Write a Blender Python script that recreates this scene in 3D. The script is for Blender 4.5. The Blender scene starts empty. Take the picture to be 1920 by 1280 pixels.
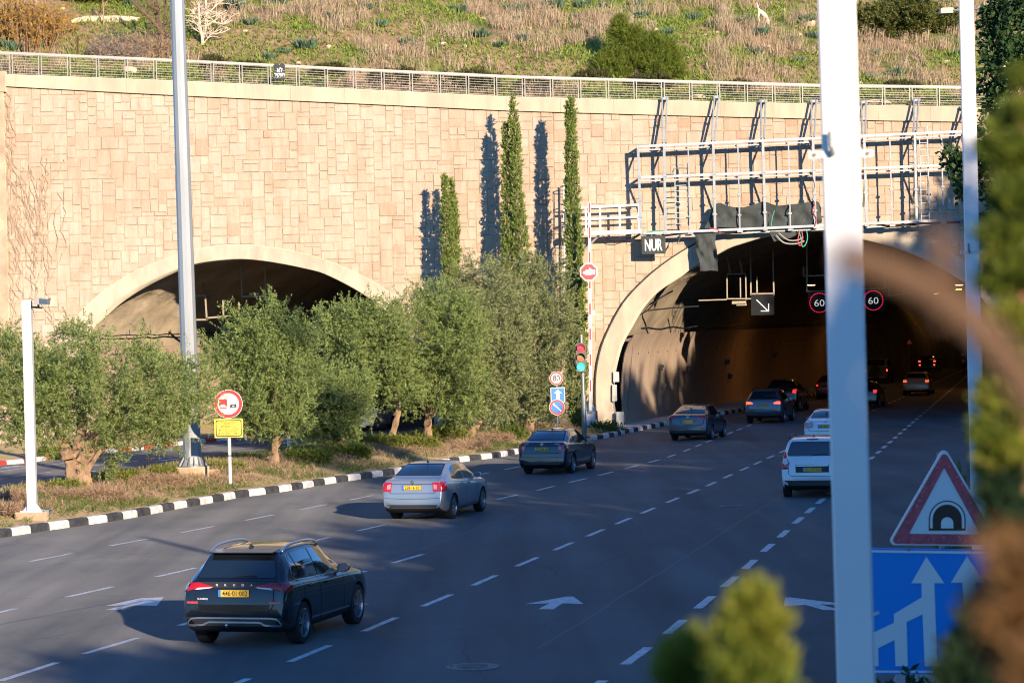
import bpy, bmesh, math, random
import numpy as np
from mathutils import Vector, Matrix
from mathutils.bvhtree import BVHTree

random.seed(7)
RNG = np.random.default_rng(7)
SC = bpy.context.scene
COL = SC.collection
R = math.radians

# ------------------------------------------------------------------ camera
F = 4800.0            # focal length in pixels of the 1920 px wide frame (90 mm on full frame)
HC = 5.0              # eye height above the carriageway
ROLL = 0.022
PITCH = 32.0 / F
cam_d = bpy.data.cameras.new("camera")
cam_d.sensor_width = 36.0
cam_d.lens = 36.0 * F / 1920.0
cam_d.clip_start = 0.1
cam_d.clip_end = 3000.0
cam_d.dof.use_dof = True
cam_d.dof.focus_distance = 75.0
cam_d.dof.aperture_fstop = 5.0
cam = bpy.data.objects.new("camera", cam_d)
COL.objects.link(cam)
cR, sR = math.cos(ROLL), math.sin(ROLL)
FW = Vector((0, math.cos(PITCH), -math.sin(PITCH)))
UP = Vector((0, math.sin(PITCH), math.cos(PITCH)))
RT = Vector((1, 0, 0))
CX = RT * cR - UP * sR
CY = RT * sR + UP * cR
mw = Matrix.Identity(4)
for i in range(3):
    mw[i][0] = CX[i]; mw[i][1] = CY[i]; mw[i][2] = -FW[i]
mw.translation = (0, 0, HC)
cam.matrix_world = mw
SC.camera = cam
EYE = Vector((0, 0, HC))

# ------------------------------------------------------------------ light
SUN_EL = R(14.5)
SUN_AZ = R(24.0)      # the sun stands behind the camera, to its right
TO_SUN = Vector((math.sin(SUN_AZ) * math.cos(SUN_EL), -math.cos(SUN_AZ) * math.cos(SUN_EL), math.sin(SUN_EL)))
sd = bpy.data.lights.new("sun", "SUN")
sd.energy = 4.6
sd.angle = R(0.65)
sd.color = (1.0, 0.79, 0.58)
so = bpy.data.objects.new("sun", sd)
so.rotation_euler = (-TO_SUN).to_track_quat('-Z', 'Y').to_euler()
so.location = TO_SUN * 200
COL.objects.link(so)
W = bpy.data.worlds.new("World")
SC.world = W
W.use_nodes = True
nt = W.node_tree
nt.nodes.clear()
wo = nt.nodes.new("ShaderNodeOutputWorld")
bg = nt.nodes.new("ShaderNodeBackground")
sk = nt.nodes.new("ShaderNodeTexSky")
sk.sky_type = 'NISHITA'
sk.sun_disc = False
sk.sun_elevation = SUN_EL
sk.sun_rotation = R(180.0) - SUN_AZ
sk.air_density = 1.0
sk.dust_density = 0.0
sk.ozone_density = 8.0
bg.inputs[1].default_value = 0.15
nt.links.new(sk.outputs[0], bg.inputs[0])
nt.links.new(bg.outputs[0], wo.inputs[0])
SC.view_settings.view_transform = 'Standard'
SC.view_settings.look = 'None'
SC.view_settings.gamma = 1.0
SC.view_settings.exposure = 0.92
try:
    SC.cycles.use_denoising = True
    SC.cycles.max_bounces = 6
    SC.cycles.pixel_filter_type = 'BLACKMAN_HARRIS'
    SC.cycles.filter_width = 1.05
    SC.cycles.transparent_max_bounces = 8
    SC.cycles.sample_clamp_indirect = 4.0
    SC.cycles.caustics_reflective = False
    SC.cycles.caustics_refractive = False
except Exception:
    pass

# ------------------------------------------------------------------ picture <-> place
def ray(px, py):
    u = (px - 960.0) / F
    v = (640.0 - py) / F
    return (CX * u + CY * v + FW)

def G(px, py, z=0.0):
    d = ray(px, py)
    t = (z - HC) / d.z
    return EYE + d * t

def AT(px, py, Y):
    d = ray(px, py)
    return EYE + d * (Y / d.y)

def YW(x):            # depth of the portal wall's face
    return 119.5 + 0.08 * x

def WALL(px, py, off=0.0):
    d = ray(px, py)
    t = (119.5 - off) / (d.y - 0.08 * d.x)
    return EYE + d * t

# ------------------------------------------------------------------ bookkeeping
def tag(o, label=None, cat=None, group=None, kind=None):
    if label: o["label"] = label
    if cat: o["category"] = cat
    if group: o["group"] = group
    if kind: o["kind"] = kind
    return o

def thing(name, label, cat, loc=(0, 0, 0), rz=0.0, group=None):
    o = bpy.data.objects.new(name, None)
    o.empty_display_size = 0.2
    o.location = loc
    o.rotation_euler = (0, 0, rz)
    COL.objects.link(o)
    tag(o, label, cat, group)
    return o

def copy_tree(o, parent=None):
    c = o.copy()
    COL.objects.link(c)
    if parent is not None:
        c.parent = parent
        c.matrix_parent_inverse = o.matrix_parent_inverse.copy()
    for ch in list(KIDS.get(o.name, [])):
        d = copy_tree(ch, c)
        KIDS.setdefault(c.name, []).append(d)
    return c
KIDS = {}

# ------------------------------------------------------------------ mesh builder
class MB:
    def __init__(self):
        self.v = []; self.f = []; self.m = []
    def add(self, vs, fs, mi=0):
        b = len(self.v)
        self.v.extend([tuple(p) for p in vs])
        for f in fs:
            self.f.append([i + b for i in f]); self.m.append(mi)
        return self
    def box(self, c, s, rz=0.0, mi=0, M=None):
        hx, hy, hz = s[0] / 2, s[1] / 2, s[2] / 2
        cc = math.cos(rz); ss = math.sin(rz)
        vs = []
        for z in (-hz, hz):
            for x, y in ((-hx, -hy), (hx, -hy), (hx, hy), (-hx, hy)):
                vs.append((c[0] + x * cc - y * ss, c[1] + x * ss + y * cc, c[2] + z))
        if M is not None: vs = [M @ Vector(p) for p in vs]
        return self.add(vs, [(3, 2, 1, 0), (4, 5, 6, 7), (0, 1, 5, 4), (1, 2, 6, 5), (2, 3, 7, 6), (3, 0, 4, 7)], mi)
    def bar(self, a, b, w, h=None, up=Vector((0, 0, 1)), mi=0):
        a = Vector(a); b = Vector(b); h = h or w
        d = (b - a)
        if d.length < 1e-6: return self
        d.normalize()
        if abs(d.dot(up)) > 0.98: up = Vector((0, 1, 0))
        s = d.cross(up).normalized(); t = s.cross(d).normalized()
        vs = []
        for p in (a, b):
            for i, j in ((-1, -1), (1, -1), (1, 1), (-1, 1)):
                vs.append(p + s * (i * w / 2) + t * (j * h / 2))
        return self.add(vs, [(3, 2, 1, 0), (4, 5, 6, 7), (0, 1, 5, 4), (1, 2, 6, 5), (2, 3, 7, 6), (3, 0, 4, 7)], mi)
    def tube(self, path, rad, n=8, mi=0, cap=True, phase=0.0):
        path = [Vector(p) for p in path]
        if not hasattr(rad, '__len__'): rad = [rad] * len(path)
        vs = []; fs = []
        prev = None
        for i, p in enumerate(path):
            d = (path[min(i + 1, len(path) - 1)] - path[max(i - 1, 0)])
            d = d.normalized() if d.length > 1e-9 else Vector((0, 0, 1))
            if prev is None:
                up = Vector((0, 0, 1)) if abs(d.z) < 0.9 else Vector((0, -1, 0))
                s = d.cross(up).normalized()
            else:
                s = (prev - d * prev.dot(d))
                s = s.normalized() if s.length > 1e-6 else d.orthogonal().normalized()
            prev = s
            t = d.cross(s)
            for k in range(n):
                a = 2 * math.pi * (k + phase) / n
                vs.append(p + s * (math.cos(a) * rad[i]) + t * (math.sin(a) * rad[i]))
        for i in range(len(path) - 1):
            for k in range(n):
                k2 = (k + 1) % n
                fs.append((i * n + k, i * n + k2, (i + 1) * n + k2, (i + 1) * n + k))
        if cap:
            fs.append(tuple(range(n))[::-1])
            fs.append(tuple((len(path) - 1) * n + k for k in range(n)))
        return self.add(vs, fs, mi)
    def lathe(self, c, prof, n=24, axis='Z', mi=0, M=None):
        vs = []; fs = []
        for r, h in prof:
            for k in range(n):
                a = 2 * math.pi * k / n
                x, y = r * math.cos(a), r * math.sin(a)
                if axis == 'Z': p = (x, y, h)
                elif axis == 'X': p = (h, x, y)
                else: p = (x, h, y)
                vs.append(Vector(c) + Vector(p))
        for i in range(len(prof) - 1):
            for k in range(n):
                k2 = (k + 1) % n
                fs.append((i * n + k, i * n + k2, (i + 1) * n + k2, (i + 1) * n + k))
        if M is not None: vs = [M @ p for p in vs]
        return self.add(vs, fs, mi)
    def poly(self, pts, mi=0):
        return self.add(pts, [tuple(range(len(pts)))], mi)
    def slab(self, pts, off, mi=0):
        off = Vector(off); n = len(pts)
        vs = [Vector(p) for p in pts] + [Vector(p) + off for p in pts]
        fs = [tuple(range(n)), tuple(range(2 * n - 1, n - 1, -1))]
        for i in range(n):
            j = (i + 1) % n
            fs.append((i, n + i, n + j, j))
        return self.add(vs, fs, mi)
    def grid(self, P, mi=0):      # P[i][j] points
        ni = len(P); nj = len(P[0])
        vs = [p for r in P for p in r]
        fs = [(i * nj + j, i * nj + j + 1, (i + 1) * nj + j + 1, (i + 1) * nj + j) for i in range(ni - 1) for j in range(nj - 1)]
        return self.add(vs, fs, mi)
    def build(self, name, mats, parent=None, smooth=False, local=False, origin=None, sharp=None):
        me = bpy.data.meshes.new(name)
        vs = np.array(self.v, dtype=np.float64).reshape(-1, 3)
        if parent is None and not local:
            o_ = origin if origin is not None else ((vs[:, 0].min() + vs[:, 0].max()) / 2, (vs[:, 1].min() + vs[:, 1].max()) / 2, vs[:, 2].min())
        elif parent is not None and not local:
            q = parent
            o_ = np.zeros(3)
            while q is not None:
                o_ = o_ + np.array(q.location); q = q.parent
        else:
            o_ = (0, 0, 0)
        o_ = np.array(o_, dtype=np.float64)
        vs = vs - o_
        me.from_pydata(vs.tolist(), [], self.f)
        if not isinstance(mats, (list, tuple)): mats = [mats]
        for m in mats: me.materials.append(m)
        if len(mats) > 1:
            me.polygons.foreach_set("material_index", np.array(self.m, dtype=np.int32))
        if smooth:
            me.polygons.foreach_set("use_smooth", np.ones(len(me.polygons), dtype=bool))
        me.validate()
        me.update()
        if sharp is not None and smooth:
            me.set_sharp_from_angle(angle=R(sharp))
        ob = bpy.data.objects.new(name, me)
        COL.objects.link(ob)
        if parent is not None:
            ob.parent = parent
            KIDS.setdefault(parent.name, []).append(ob)
        elif not local:
            ob.location = o_
        return ob

# ------------------------------------------------------------------ materials
def _nodes(name):
    m = bpy.data.materials.new(name)
    m.use_nodes = True
    t = m.node_tree
    b = t.nodes["Principled BSDF"]
    return m, t, b

def mat(name, col, rough=0.6, metal=0.0, spec=0.5, coat=0.0, noise=None, bump=None, var=0.0, emit=None, stretch=(1, 1, 1), alt=None):
    """noise=(scale, amount) mottles the colour; bump=(scale, strength, dist); var = per-piece value change."""
    m, t, b = _nodes(name)
    c4 = (*col, 1.0)
    b.inputs["Roughness"].default_value = rough
    if rough > .7 and "Diffuse Roughness" in b.inputs: b.inputs["Diffuse Roughness"].default_value = 1.0
    b.inputs["Metallic"].default_value = metal
    b.inputs["Specular IOR Level"].default_value = spec
    b.inputs["Coat Weight"].default_value = coat
    b.inputs["Coat Roughness"].default_value = 0.04
    b.inputs["Base Color"].default_value = c4
    if emit:
        b.inputs["Emission Color"].default_value = (*emit[0], 1.0)
        b.inputs["Emission Strength"].default_value = emit[1]
    cur = None
    if noise or bump:
        tc = t.nodes.new("ShaderNodeTexCoord")
        mp = t.nodes.new("ShaderNodeMapping")
        mp.inputs["Scale"].default_value = stretch
        t.links.new(tc.outputs["Object"], mp.inputs[0])
    if noise:
        nz = t.nodes.new("ShaderNodeTexNoise")
        nz.inputs["Scale"].default_value = noise[0]
        nz.inputs["Detail"].default_value = 6.0
        nz.inputs["Roughness"].default_value = 0.62
        t.links.new(mp.outputs[0], nz.inputs["Vector"])
        rp = t.nodes.new("ShaderNodeValToRGB")
        a = noise[1]
        c2 = alt if alt else tuple(min(1, x * (1 + a)) for x in col)
        c1 = col if alt else tuple(x * (1 - a) for x in col)
        rp.color_ramp.elements[0].position = 0.35
        rp.color_ramp.elements[1].position = 0.68
        rp.color_ramp.elements[0].color = (*c1, 1)
        rp.color_ramp.elements[1].color = (*c2, 1)
        t.links.new(nz.outputs[0], rp.inputs[0])
        cur = rp.outputs[0]
    if var:
        gi = t.nodes.new("ShaderNodeNewGeometry")
        hs = t.nodes.new("ShaderNodeHueSaturation")
        if cur: t.links.new(cur, hs.inputs["Color"])
        else: hs.inputs["Color"].default_value = c4
        mr = t.nodes.new("ShaderNodeMapRange")
        mr.inputs[3].default_value = 1 - var; mr.inputs[4].default_value = 1 + var
        t.links.new(gi.outputs["Random Per Island"], mr.inputs[0])
        t.links.new(mr.outputs[0], hs.inputs["Value"])
        cur = hs.outputs[0]
    if cur: t.links.new(cur, b.inputs["Base Color"])
    if bump:
        nb = t.nodes.new("ShaderNodeTexNoise")
        nb.inputs["Scale"].default_value = bump[0]
        nb.inputs["Detail"].default_value = 5.0
        t.links.new(mp.outputs[0], nb.inputs["Vector"])
        bn = t.nodes.new("ShaderNodeBump")
        bn.inputs["Strength"].default_value = bump[1]
        bn.inputs["Distance"].default_value = bump[2] if len(bump) > 2 else 0.02
        t.links.new(nb.outputs[0], bn.inputs["Height"])
        t.links.new(bn.outputs[0], b.inputs["Normal"])
    return m

def leaf_mat(name, cols, trans=0.3, rough=0.6, spec=0.25):
    """foliage: per-leaf random colour from a ramp, with some light let through"""
    m, t, b = _nodes(name)
    gi = t.nodes.new("ShaderNodeNewGeometry")
    rp = t.nodes.new("ShaderNodeValToRGB")
    e = rp.color_ramp.elements
    n = len(cols)
    e[0].position = 0.0; e[0].color = (*cols[0], 1)
    e[1].position = 1.0; e[1].color = (*cols[-1], 1)
    for i in range(1, n - 1):
        k = e.new(i / (n - 1)); k.color = (*cols[i], 1)
    t.links.new(gi.outputs["Random Per Island"], rp.inputs[0])
    t.links.new(rp.outputs[0], b.inputs["Base Color"])
    b.inputs["Roughness"].default_value = rough
    b.inputs["Specular IOR Level"].default_value = spec
    tr = t.nodes.new("ShaderNodeBsdfTranslucent")
    t.links.new(rp.outputs[0], tr.inputs[0])
    mx = t.nodes.new("ShaderNodeMixShader")
    mx.inputs[0].default_value = trans
    out = t.nodes["Material Output"]
    t.links.new(b.outputs[0], mx.inputs[1])
    t.links.new(tr.outputs[0], mx.inputs[2])
    t.links.new(mx.outputs[0], out.inputs[0])
    return m

# ------------------------------------------------------------------ lettering
_tc = {}
def glyphs(s, bold=0.0):
    """outline text as a flat mesh (verts, faces), height of capitals ~0.7, baseline 0; centred in x"""
    key = (s, bold)
    if key in _tc: return _tc[key]
    c = bpy.data.curves.new('lettering', 'FONT')
    c.body = s
    c.offset = bold
    c.resolution_u = 3
    o = bpy.data.objects.new('lettering', c)
    COL.objects.link(o)
    dg = bpy.context.evaluated_depsgraph_get()
    dg.update()
    me = bpy.data.meshes.new_from_object(o.evaluated_get(dg))
    vs = [(v.co.x, v.co.y) for v in me.vertices]
    fs = [tuple(p.vertices) for p in me.polygons]
    bpy.data.objects.remove(o); bpy.data.curves.remove(c); bpy.data.meshes.remove(me)
    xs = [v[0] for v in vs]; mx = (min(xs) + max(xs)) / 2
    w = max(xs) - min(xs)
    vs = [(x - mx, y) for x, y in vs]
    _tc[key] = (vs, fs, w)
    return _tc[key]

def text_on(mb, s, O, ex, ey, height, width=None, bold=0.0, mi=0):
    """put text on a surface: O = centre of baseline, cap height `height`, squeezed to `width`"""
    vs, fs, w = glyphs(s, bold)
    k = height / 0.69
    kx = (width / w) if width else k
    ex = Vector(ex); ey = Vector(ey); O = Vector(O)
    mb.add([O + ex * (x * kx) + ey * (y * k) for x, y in vs], fs, mi)

def circ(r, n=32, a0=0.0):
    return [(r * math.cos(a0 + 2 * math.pi * i / n), r * math.sin(a0 + 2 * math.pi * i / n)) for i in range(n)]

class Frame:
    """a flat board facing a direction; u to the right, v up, w towards the viewer"""
    def __init__(self, O, rz=0.0, tilt=0.0):
        self.O = Vector(O)
        self.ex = Vector((math.cos(rz), math.sin(rz), 0))
        self.ey = Vector((0, 0, 1))
        if tilt:
            q = Matrix.Rotation(tilt, 3, Vector((0, 1, 0)))
            self.ex = q @ self.ex; self.ey = q @ self.ey
        self.n = self.ex.cross(self.ey)
    def P(self, u, v, w=0.0):
        return self.O + self.ex * u + self.ey * v + self.n * w
    def poly(self, mb, pts, w, mi=0):
        mb.poly([self.P(u, v, w) for u, v in pts], mi)
    def slab(self, mb, pts, w0, w1, mi=0):
        mb.slab([self.P(u, v, w1) for u, v in pts], self.n * (w0 - w1), mi)
    def ring(self, mb, r0, r1, w, n=36, c=(0, 0), mi=0):
        a = [self.P(c[0] + x, c[1] + y, w) for x, y in circ(r0, n)]
        b = [self.P(c[0] + x, c[1] + y, w) for x, y in circ(r1, n)]
        mb.add(a + b, [(i, (i + 1) % n, n + (i + 1) % n, n + i) for i in range(n)], mi)

def rrect(w, h, r, n=5):
    pts = []
    for cx, cy, a0 in ((w / 2 - r, h / 2 - r, 0), (-w / 2 + r, h / 2 - r, 90), (-w / 2 + r, -h / 2 + r, 180), (w / 2 - r, -h / 2 + r, 270)):
        for i in range(n + 1):
            a = R(a0 + 90 * i / n)
            pts.append((cx + r * math.cos(a), cy + r * math.sin(a)))
    return pts

def interp(pts, x):
    """piecewise linear y(x) through sorted points"""
    xs = [p[0] for p in pts]; ys = [p[1] for p in pts]
    return float(np.interp(x, xs, ys))

def resample(pts, n):
    P = np.array([tuple(p) for p in pts], dtype=float)
    d = np.r_[0, np.cumsum(np.linalg.norm(np.diff(P, axis=0), axis=1))]
    t = np.linspace(0, d[-1], n)
    return np.stack([np.interp(t, d, P[:, k]) for k in range(P.shape[1])], axis=1)

def smooth_curve(pts, n):
    """Catmull-Rom through points, then n equal steps"""
    P = np.array([tuple(p) for p in pts], dtype=float)
    Q = np.vstack([2 * P[0] - P[1], P, 2 * P[-1] - P[-2]])
    out = []
    for i in range(1, len(Q) - 2):
        for t in np.linspace(0, 1, 12, endpoint=False):
            a, b, c, d = Q[i - 1], Q[i], Q[i + 1], Q[i + 2]
            out.append(0.5 * ((2 * b) + (-a + c) * t + (2 * a - 5 * b + 4 * c - d) * t * t + (-a + 3 * b - 3 * c + d) * t ** 3))
    out.append(P[-1])
    return resample(out, n)

def hash_noise(x, y, s=1.0, seed=0):
    """cheap smooth value noise, numpy friendly"""
    x = np.asarray(x, dtype=float) / s; y = np.asarray(y, dtype=float) / s
    xi = np.floor(x); yi = np.floor(y)
    fx = x - xi; fy = y - yi
    fx = fx * fx * (3 - 2 * fx); fy = fy * fy * (3 - 2 * fy)
    def h(a, b):
        v = np.sin(a * 127.1 + b * 311.7 + seed * 74.7) * 43758.5453
        return v - np.floor(v)
    return (h(xi, yi) * (1 - fx) * (1 - fy) + h(xi + 1, yi) * fx * (1 - fy) + h(xi, yi + 1) * (1 - fx) * fy + h(xi + 1, yi + 1) * fx * fy)
# ================================================================== ground, roads, kerbs
def asphalt_mat():
    m, t, b = _nodes("asphalt")
    tc = t.nodes.new("ShaderNodeTexCoord")
    mp = t.nodes.new("ShaderNodeMapping")
    mp.inputs["Rotation"].default_value = (0, 0, R(14))
    mp.inputs["Scale"].default_value = (1.0, 0.06, 1.0)
    t.links.new(tc.outputs["Object"], mp.inputs[0])
    n1 = t.nodes.new("ShaderNodeTexNoise"); n1.inputs["Scale"].default_value = 0.9; n1.inputs["Detail"].default_value = 5
    t.links.new(mp.outputs[0], n1.inputs["Vector"])
    n2 = t.nodes.new("ShaderNodeTexNoise"); n2.inputs["Scale"].default_value = 40.0; n2.inputs["Detail"].default_value = 3
    t.links.new(tc.outputs["Object"], n2.inputs["Vector"])
    n3 = t.nodes.new("ShaderNodeTexNoise"); n3.inputs["Scale"].default_value = 0.25; n3.inputs["Detail"].default_value = 6
    t.links.new(tc.outputs["Object"], n3.inputs["Vector"])
    def ramp(src, a, b_, p0=0.3, p1=0.7):
        r = t.nodes.new("ShaderNodeValToRGB")
        r.color_ramp.elements[0].position = p0; r.color_ramp.elements[1].position = p1
        r.color_ramp.elements[0].color = (*a, 1); r.color_ramp.elements[1].color = (*b_, 1)
        t.links.new(src, r.inputs[0]); return r.outputs[0]
    c1 = ramp(n1.outputs[0], (0.048, 0.0525, 0.056), (0.100, 0.102, 0.103))
    c2 = ramp(n2.outputs[0], (0.72, 0.72, 0.72), (1.28, 1.28, 1.28))
    c3 = ramp(n3.outputs[0], (0.84, 0.84, 0.86), (1.14, 1.13, 1.11))
    mx = t.nodes.new("ShaderNodeMix"); mx.data_type = 'RGBA'; mx.blend_type = 'MULTIPLY'; mx.inputs[0].default_value = 1
    t.links.new(c1, mx.inputs[6]); t.links.new(c2, mx.inputs[7])
    mx2 = t.nodes.new("ShaderNodeMix"); mx2.data_type = 'RGBA'; mx2.blend_type = 'MULTIPLY'; mx2.inputs[0].default_value = 1
    t.links.new(mx.outputs[2], mx2.inputs[6]); t.links.new(c3, mx2.inputs[7])
    n4 = t.nodes.new("ShaderNodeTexNoise"); n4.inputs["Scale"].default_value = 0.55; n4.inputs["Detail"].default_value = 8; n4.inputs["Roughness"].default_value = .72
    mp4 = t.nodes.new("ShaderNodeMapping"); mp4.inputs["Rotation"].default_value = (0, 0, R(14)); mp4.inputs["Scale"].default_value = (1.0, 0.22, 1.0); mp4.inputs["Location"].default_value = (31, 7, 0)
    t.links.new(tc.outputs["Object"], mp4.inputs[0]); t.links.new(mp4.outputs[0], n4.inputs["Vector"])
    c4 = ramp(n4.outputs[0], (1.05, 1.05, 1.05), (0.72, 0.72, 0.73), .54, .72)
    vo = t.nodes.new("ShaderNodeTexVoronoi"); vo.feature = 'DISTANCE_TO_EDGE'; vo.inputs["Scale"].default_value = .16
    ad = t.nodes.new("ShaderNodeMix"); ad.data_type = 'RGBA'; ad.blend_type = 'ADD'; ad.inputs[0].default_value = 1.1
    t.links.new(tc.outputs["Object"], ad.inputs[6]); t.links.new(n3.outputs["Color"], ad.inputs[7]); t.links.new(ad.outputs[2], vo.inputs["Vector"])
    c5 = ramp(vo.outputs["Distance"], (0.62, 0.62, 0.62), (1, 1, 1), .0008, .0035)
    for cc in (c4, c5):
        m3 = t.nodes.new("ShaderNodeMix"); m3.data_type = 'RGBA'; m3.blend_type = 'MULTIPLY'; m3.inputs[0].default_value = 1
        t.links.new(mx2.outputs[2], m3.inputs[6]); t.links.new(cc, m3.inputs[7]); mx2 = m3
    t.links.new(mx2.outputs[2], b.inputs["Base Color"])
    b.inputs["Diffuse Roughness"].default_value = 1.0
    b.inputs["Roughness"].default_value = 0.78
    b.inputs["Specular IOR Level"].default_value = 0.35
    bn = t.nodes.new("ShaderNodeBump"); bn.inputs["Strength"].default_value = 0.35; bn.inputs["Distance"].default_value = 0.01
    t.links.new(n2.outputs[0], bn.inputs["Height"]); t.links.new(bn.outputs[0], b.inputs["Normal"])
    return m

ASPHALT = asphalt_mat()
PAINT_W = mat("road_paint_white", (0.58, 0.58, 0.56), 0.6, noise=(7.0, 0.30))
PAINT_R = mat("road_paint_red", (0.40, 0.05, 0.04), 0.6, noise=(6.0, 0.2))
KERB_W = mat("kerb_white", (0.70, 0.68, 0.64), 0.65, noise=(4.0, 0.26), bump=(25, 0.3, 0.01))
KERB_K = mat("kerb_black", (0.055, 0.056, 0.058), 0.65, noise=(5.0, 0.5), bump=(25, 0.3, 0.01))
KERB_R = mat("kerb_red", (0.52, 0.06, 0.05), 0.65, noise=(4.0, 0.2), bump=(25, 0.3, 0.01))
SOIL = mat("soil", (0.26, 0.175, 0.105), 0.95, noise=(2.2, 0.4), alt=(0.17, 0.16, 0.06), bump=(9, 0.6, 0.06))
PAVE = mat("pavement_concrete", (0.30, 0.29, 0.27), 0.85, noise=(1.5, 0.2), bump=(30, 0.2, 0.005))
EARTH = mat("earth", (0.17, 0.13, 0.08), 0.95, noise=(0.4, 0.3), alt=(0.11, 0.12, 0.05))

mb = MB(); mb.poly([(-700, -300, -0.03), (700, -300, -0.03), (700, 900, -0.03), (-700, 900, -0.03)])
tag(mb.build("ground", EARTH), kind="structure")
mb = MB(); mb.poly([(-60, -60, 0), (70, -60, 0), (70, 150, 0), (-60, 150, 0)])
mb.poly([(0, 150, 0), (130, 150, 0), (130, 460, 0), (0, 460, 0)])
tag(mb.build("road", ASPHALT), kind="structure")

# the kerb of the planted median on the road side (nearest first)
KERB_PX = [(-90, 1022), (0, 1008), (40, 1002), (77, 996), (147, 986), (213, 976.5), (277, 965), (337, 953), (397, 942.5), (450, 932.5),
           (500, 926), (547, 919), (593, 911), (640, 903.5), (683, 897.5), (722, 891.5), (743, 888.5), (800, 876.5), (869, 865.5),
           (906, 861), (936, 857), (966, 851.5), (1030, 840), (1090, 829), (1149, 819), (1170, 813.5), (1212, 805), (1250, 797.5),
           (1300, 788.5), (1355, 778.5), (1392, 771), (1460, 757), (1530, 741), (1600, 724)]
KERB = [G(*p) for p in KERB_PX]
KH = 0.20
def kerb_strip(name, pts, L, mats, h=KH, w=0.22, side=1, z0=-0.02):
    """kerb stones laid along a line, alternating paint; the body lies on the `side` of travel (1 = left)"""
    P = smooth_curve([(p[0], p[1]) for p in pts], 900)
    d = np.r_[0, np.cumsum(np.linalg.norm(np.diff(P, axis=0), axis=1))]
    n = int(d[-1] / L)
    mb = MB()
    for i in range(n):
        a, b_ = i * L + 0.006, (i + 1) * L - 0.006
        ts = np.linspace(a, b_, 4)
        rows = []
        for t in ts:
            x = np.interp(t, d, P[:, 0]); y = np.interp(t, d, P[:, 1])
            x2 = np.interp(min(t + .2, d[-1]), d, P[:, 0]); y2 = np.interp(min(t + .2, d[-1]), d, P[:, 1])
            x1 = np.interp(max(t - .2, 0), d, P[:, 0]); y1 = np.interp(max(t - .2, 0), d, P[:, 1])
            tx, ty = x2 - x1, y2 - y1; l = math.hypot(tx, ty); tx /= l; ty /= l
            nx, ny = -ty * side, tx * side
            rows.append([(x, y, z0), (x + nx * .015, y + ny * .015, h - .05), (x + nx * .06, y + ny * .06, h), (x + nx * w, y + ny * w, h), (x + nx * w, y + ny * w, z0)])
        b0 = len(mb.v)
        mb.grid(rows, i % 2)
        mb.f.append([b0 + k for k in range(5)][::-1]); mb.m.append(i % 2)
        mb.f.append([b0 + 15 + k for k in range(5)]); mb.m.append(i % 2)
    return tag(mb.build(name, mats), kind="structure")
kerb_strip("median_kerb", KERB, 0.88, [KERB_K, KERB_W], side=1)

# the far side of the median (along the other carriageway)
MEDL_PX = [(-110, 955), (0, 933), (36, 927), (140, 911), (240, 897), (389, 873), (478, 861), (544, 850), (599, 842), (700, 829), (800, 817), (836, 812)]
MEDL = [G(*p) for p in MEDL_PX]
def med_z(x, y, w):
    return KH - 0.02 + 0.30 * np.sin(np.pi * np.clip(w, 0, 1)) ** 1.2 + 0.10 * (hash_noise(x, y, 1.3, 3) - .5) * np.sin(np.pi * np.clip(w, 0, 1))
NR = 140
_R = smooth_curve([(p[0], p[1]) for p in KERB[:25]], NR)
_L0 = [(p[0], p[1]) for p in MEDL]
_L = smooth_curve(_L0, NR)
MED = []
for i in range(NR):
    row = []
    rx, ry = _R[i]; lx, ly = _L[i]
    dx, dy = lx - rx, ly - ry; l = math.hypot(dx, dy)
    rx += dx / l * .2; ry += dy / l * .2
    for j in range(15):
        w = j / 14
        x = rx + (lx - rx) * w; y = ry + (ly - ry) * w
        row.append((x, y, float(med_z(x, y, w)) if j < 14 else 0.06))
    MED.append(row)
mb = MB(); mb.grid(MED)
tag(mb.build("median_ground", SOIL, smooth=True), kind="structure")
MEDA = np.array(MED)
MED_BVH = BVHTree.FromPolygons([tuple(p) for r in MED for p in r], [(i * 15 + j, i * 15 + j + 1, (i + 1) * 15 + j + 1, (i + 1) * 15 + j) for i in range(NR - 1) for j in range(14)])
def on_median(x, y, default=0.2):
    h = MED_BVH.ray_cast(Vector((x, y, 5)), Vector((0, 0, -1)))
    return h[0].z if h[0] else default
def GM(px, py):
    """point of the median seen at a pixel"""
    h = MED_BVH.ray_cast(EYE, ray(px, py).normalized())
    return h[0] if h[0] else G(px, py, 0.25)

# the walkway between kerb and tunnel wall beyond the portal
mb = MB()
far = [G(*p) for p in KERB_PX[24:]]
row0 = []; row1 = []
for p in far:
    row0.append((p.x - .18, p.y + .06, KH - .004)); row1.append((p.x - 3.2, p.y + 1.6, KH - .004))
mb.grid([row0, row1])
tag(mb.build("tunnel_walkway", PAVE), kind="structure")

# far left verge with its red and white kerb
RK_PX = [(-120, 889), (0, 872.5), (52, 867.5), (118, 858.5), (190, 850.5), (267, 843), (337, 834.5), (427, 825), (520, 815), (620, 804.5), (700, 796)]
RK = [G(*p) for p in RK_PX]
kerb_strip("verge_kerb", RK, 1.0, [KERB_W, KERB_R], h=0.17, side=1)
_r = resample([(p.x, p.y) for p in RK], 40)
mb = MB()
rows = []
for k in range(8):
    rows.append([(x - .2 - k * (0.8 + .25 * i / 40), y + 1.2 * k * .28, 0.15 + 0.02 * k + .06 * random.random()) for i, (x, y) in enumerate(_r)])
mb.grid(rows)
tag(mb.build("verge_ground", SOIL, smooth=True), kind="structure")

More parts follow.
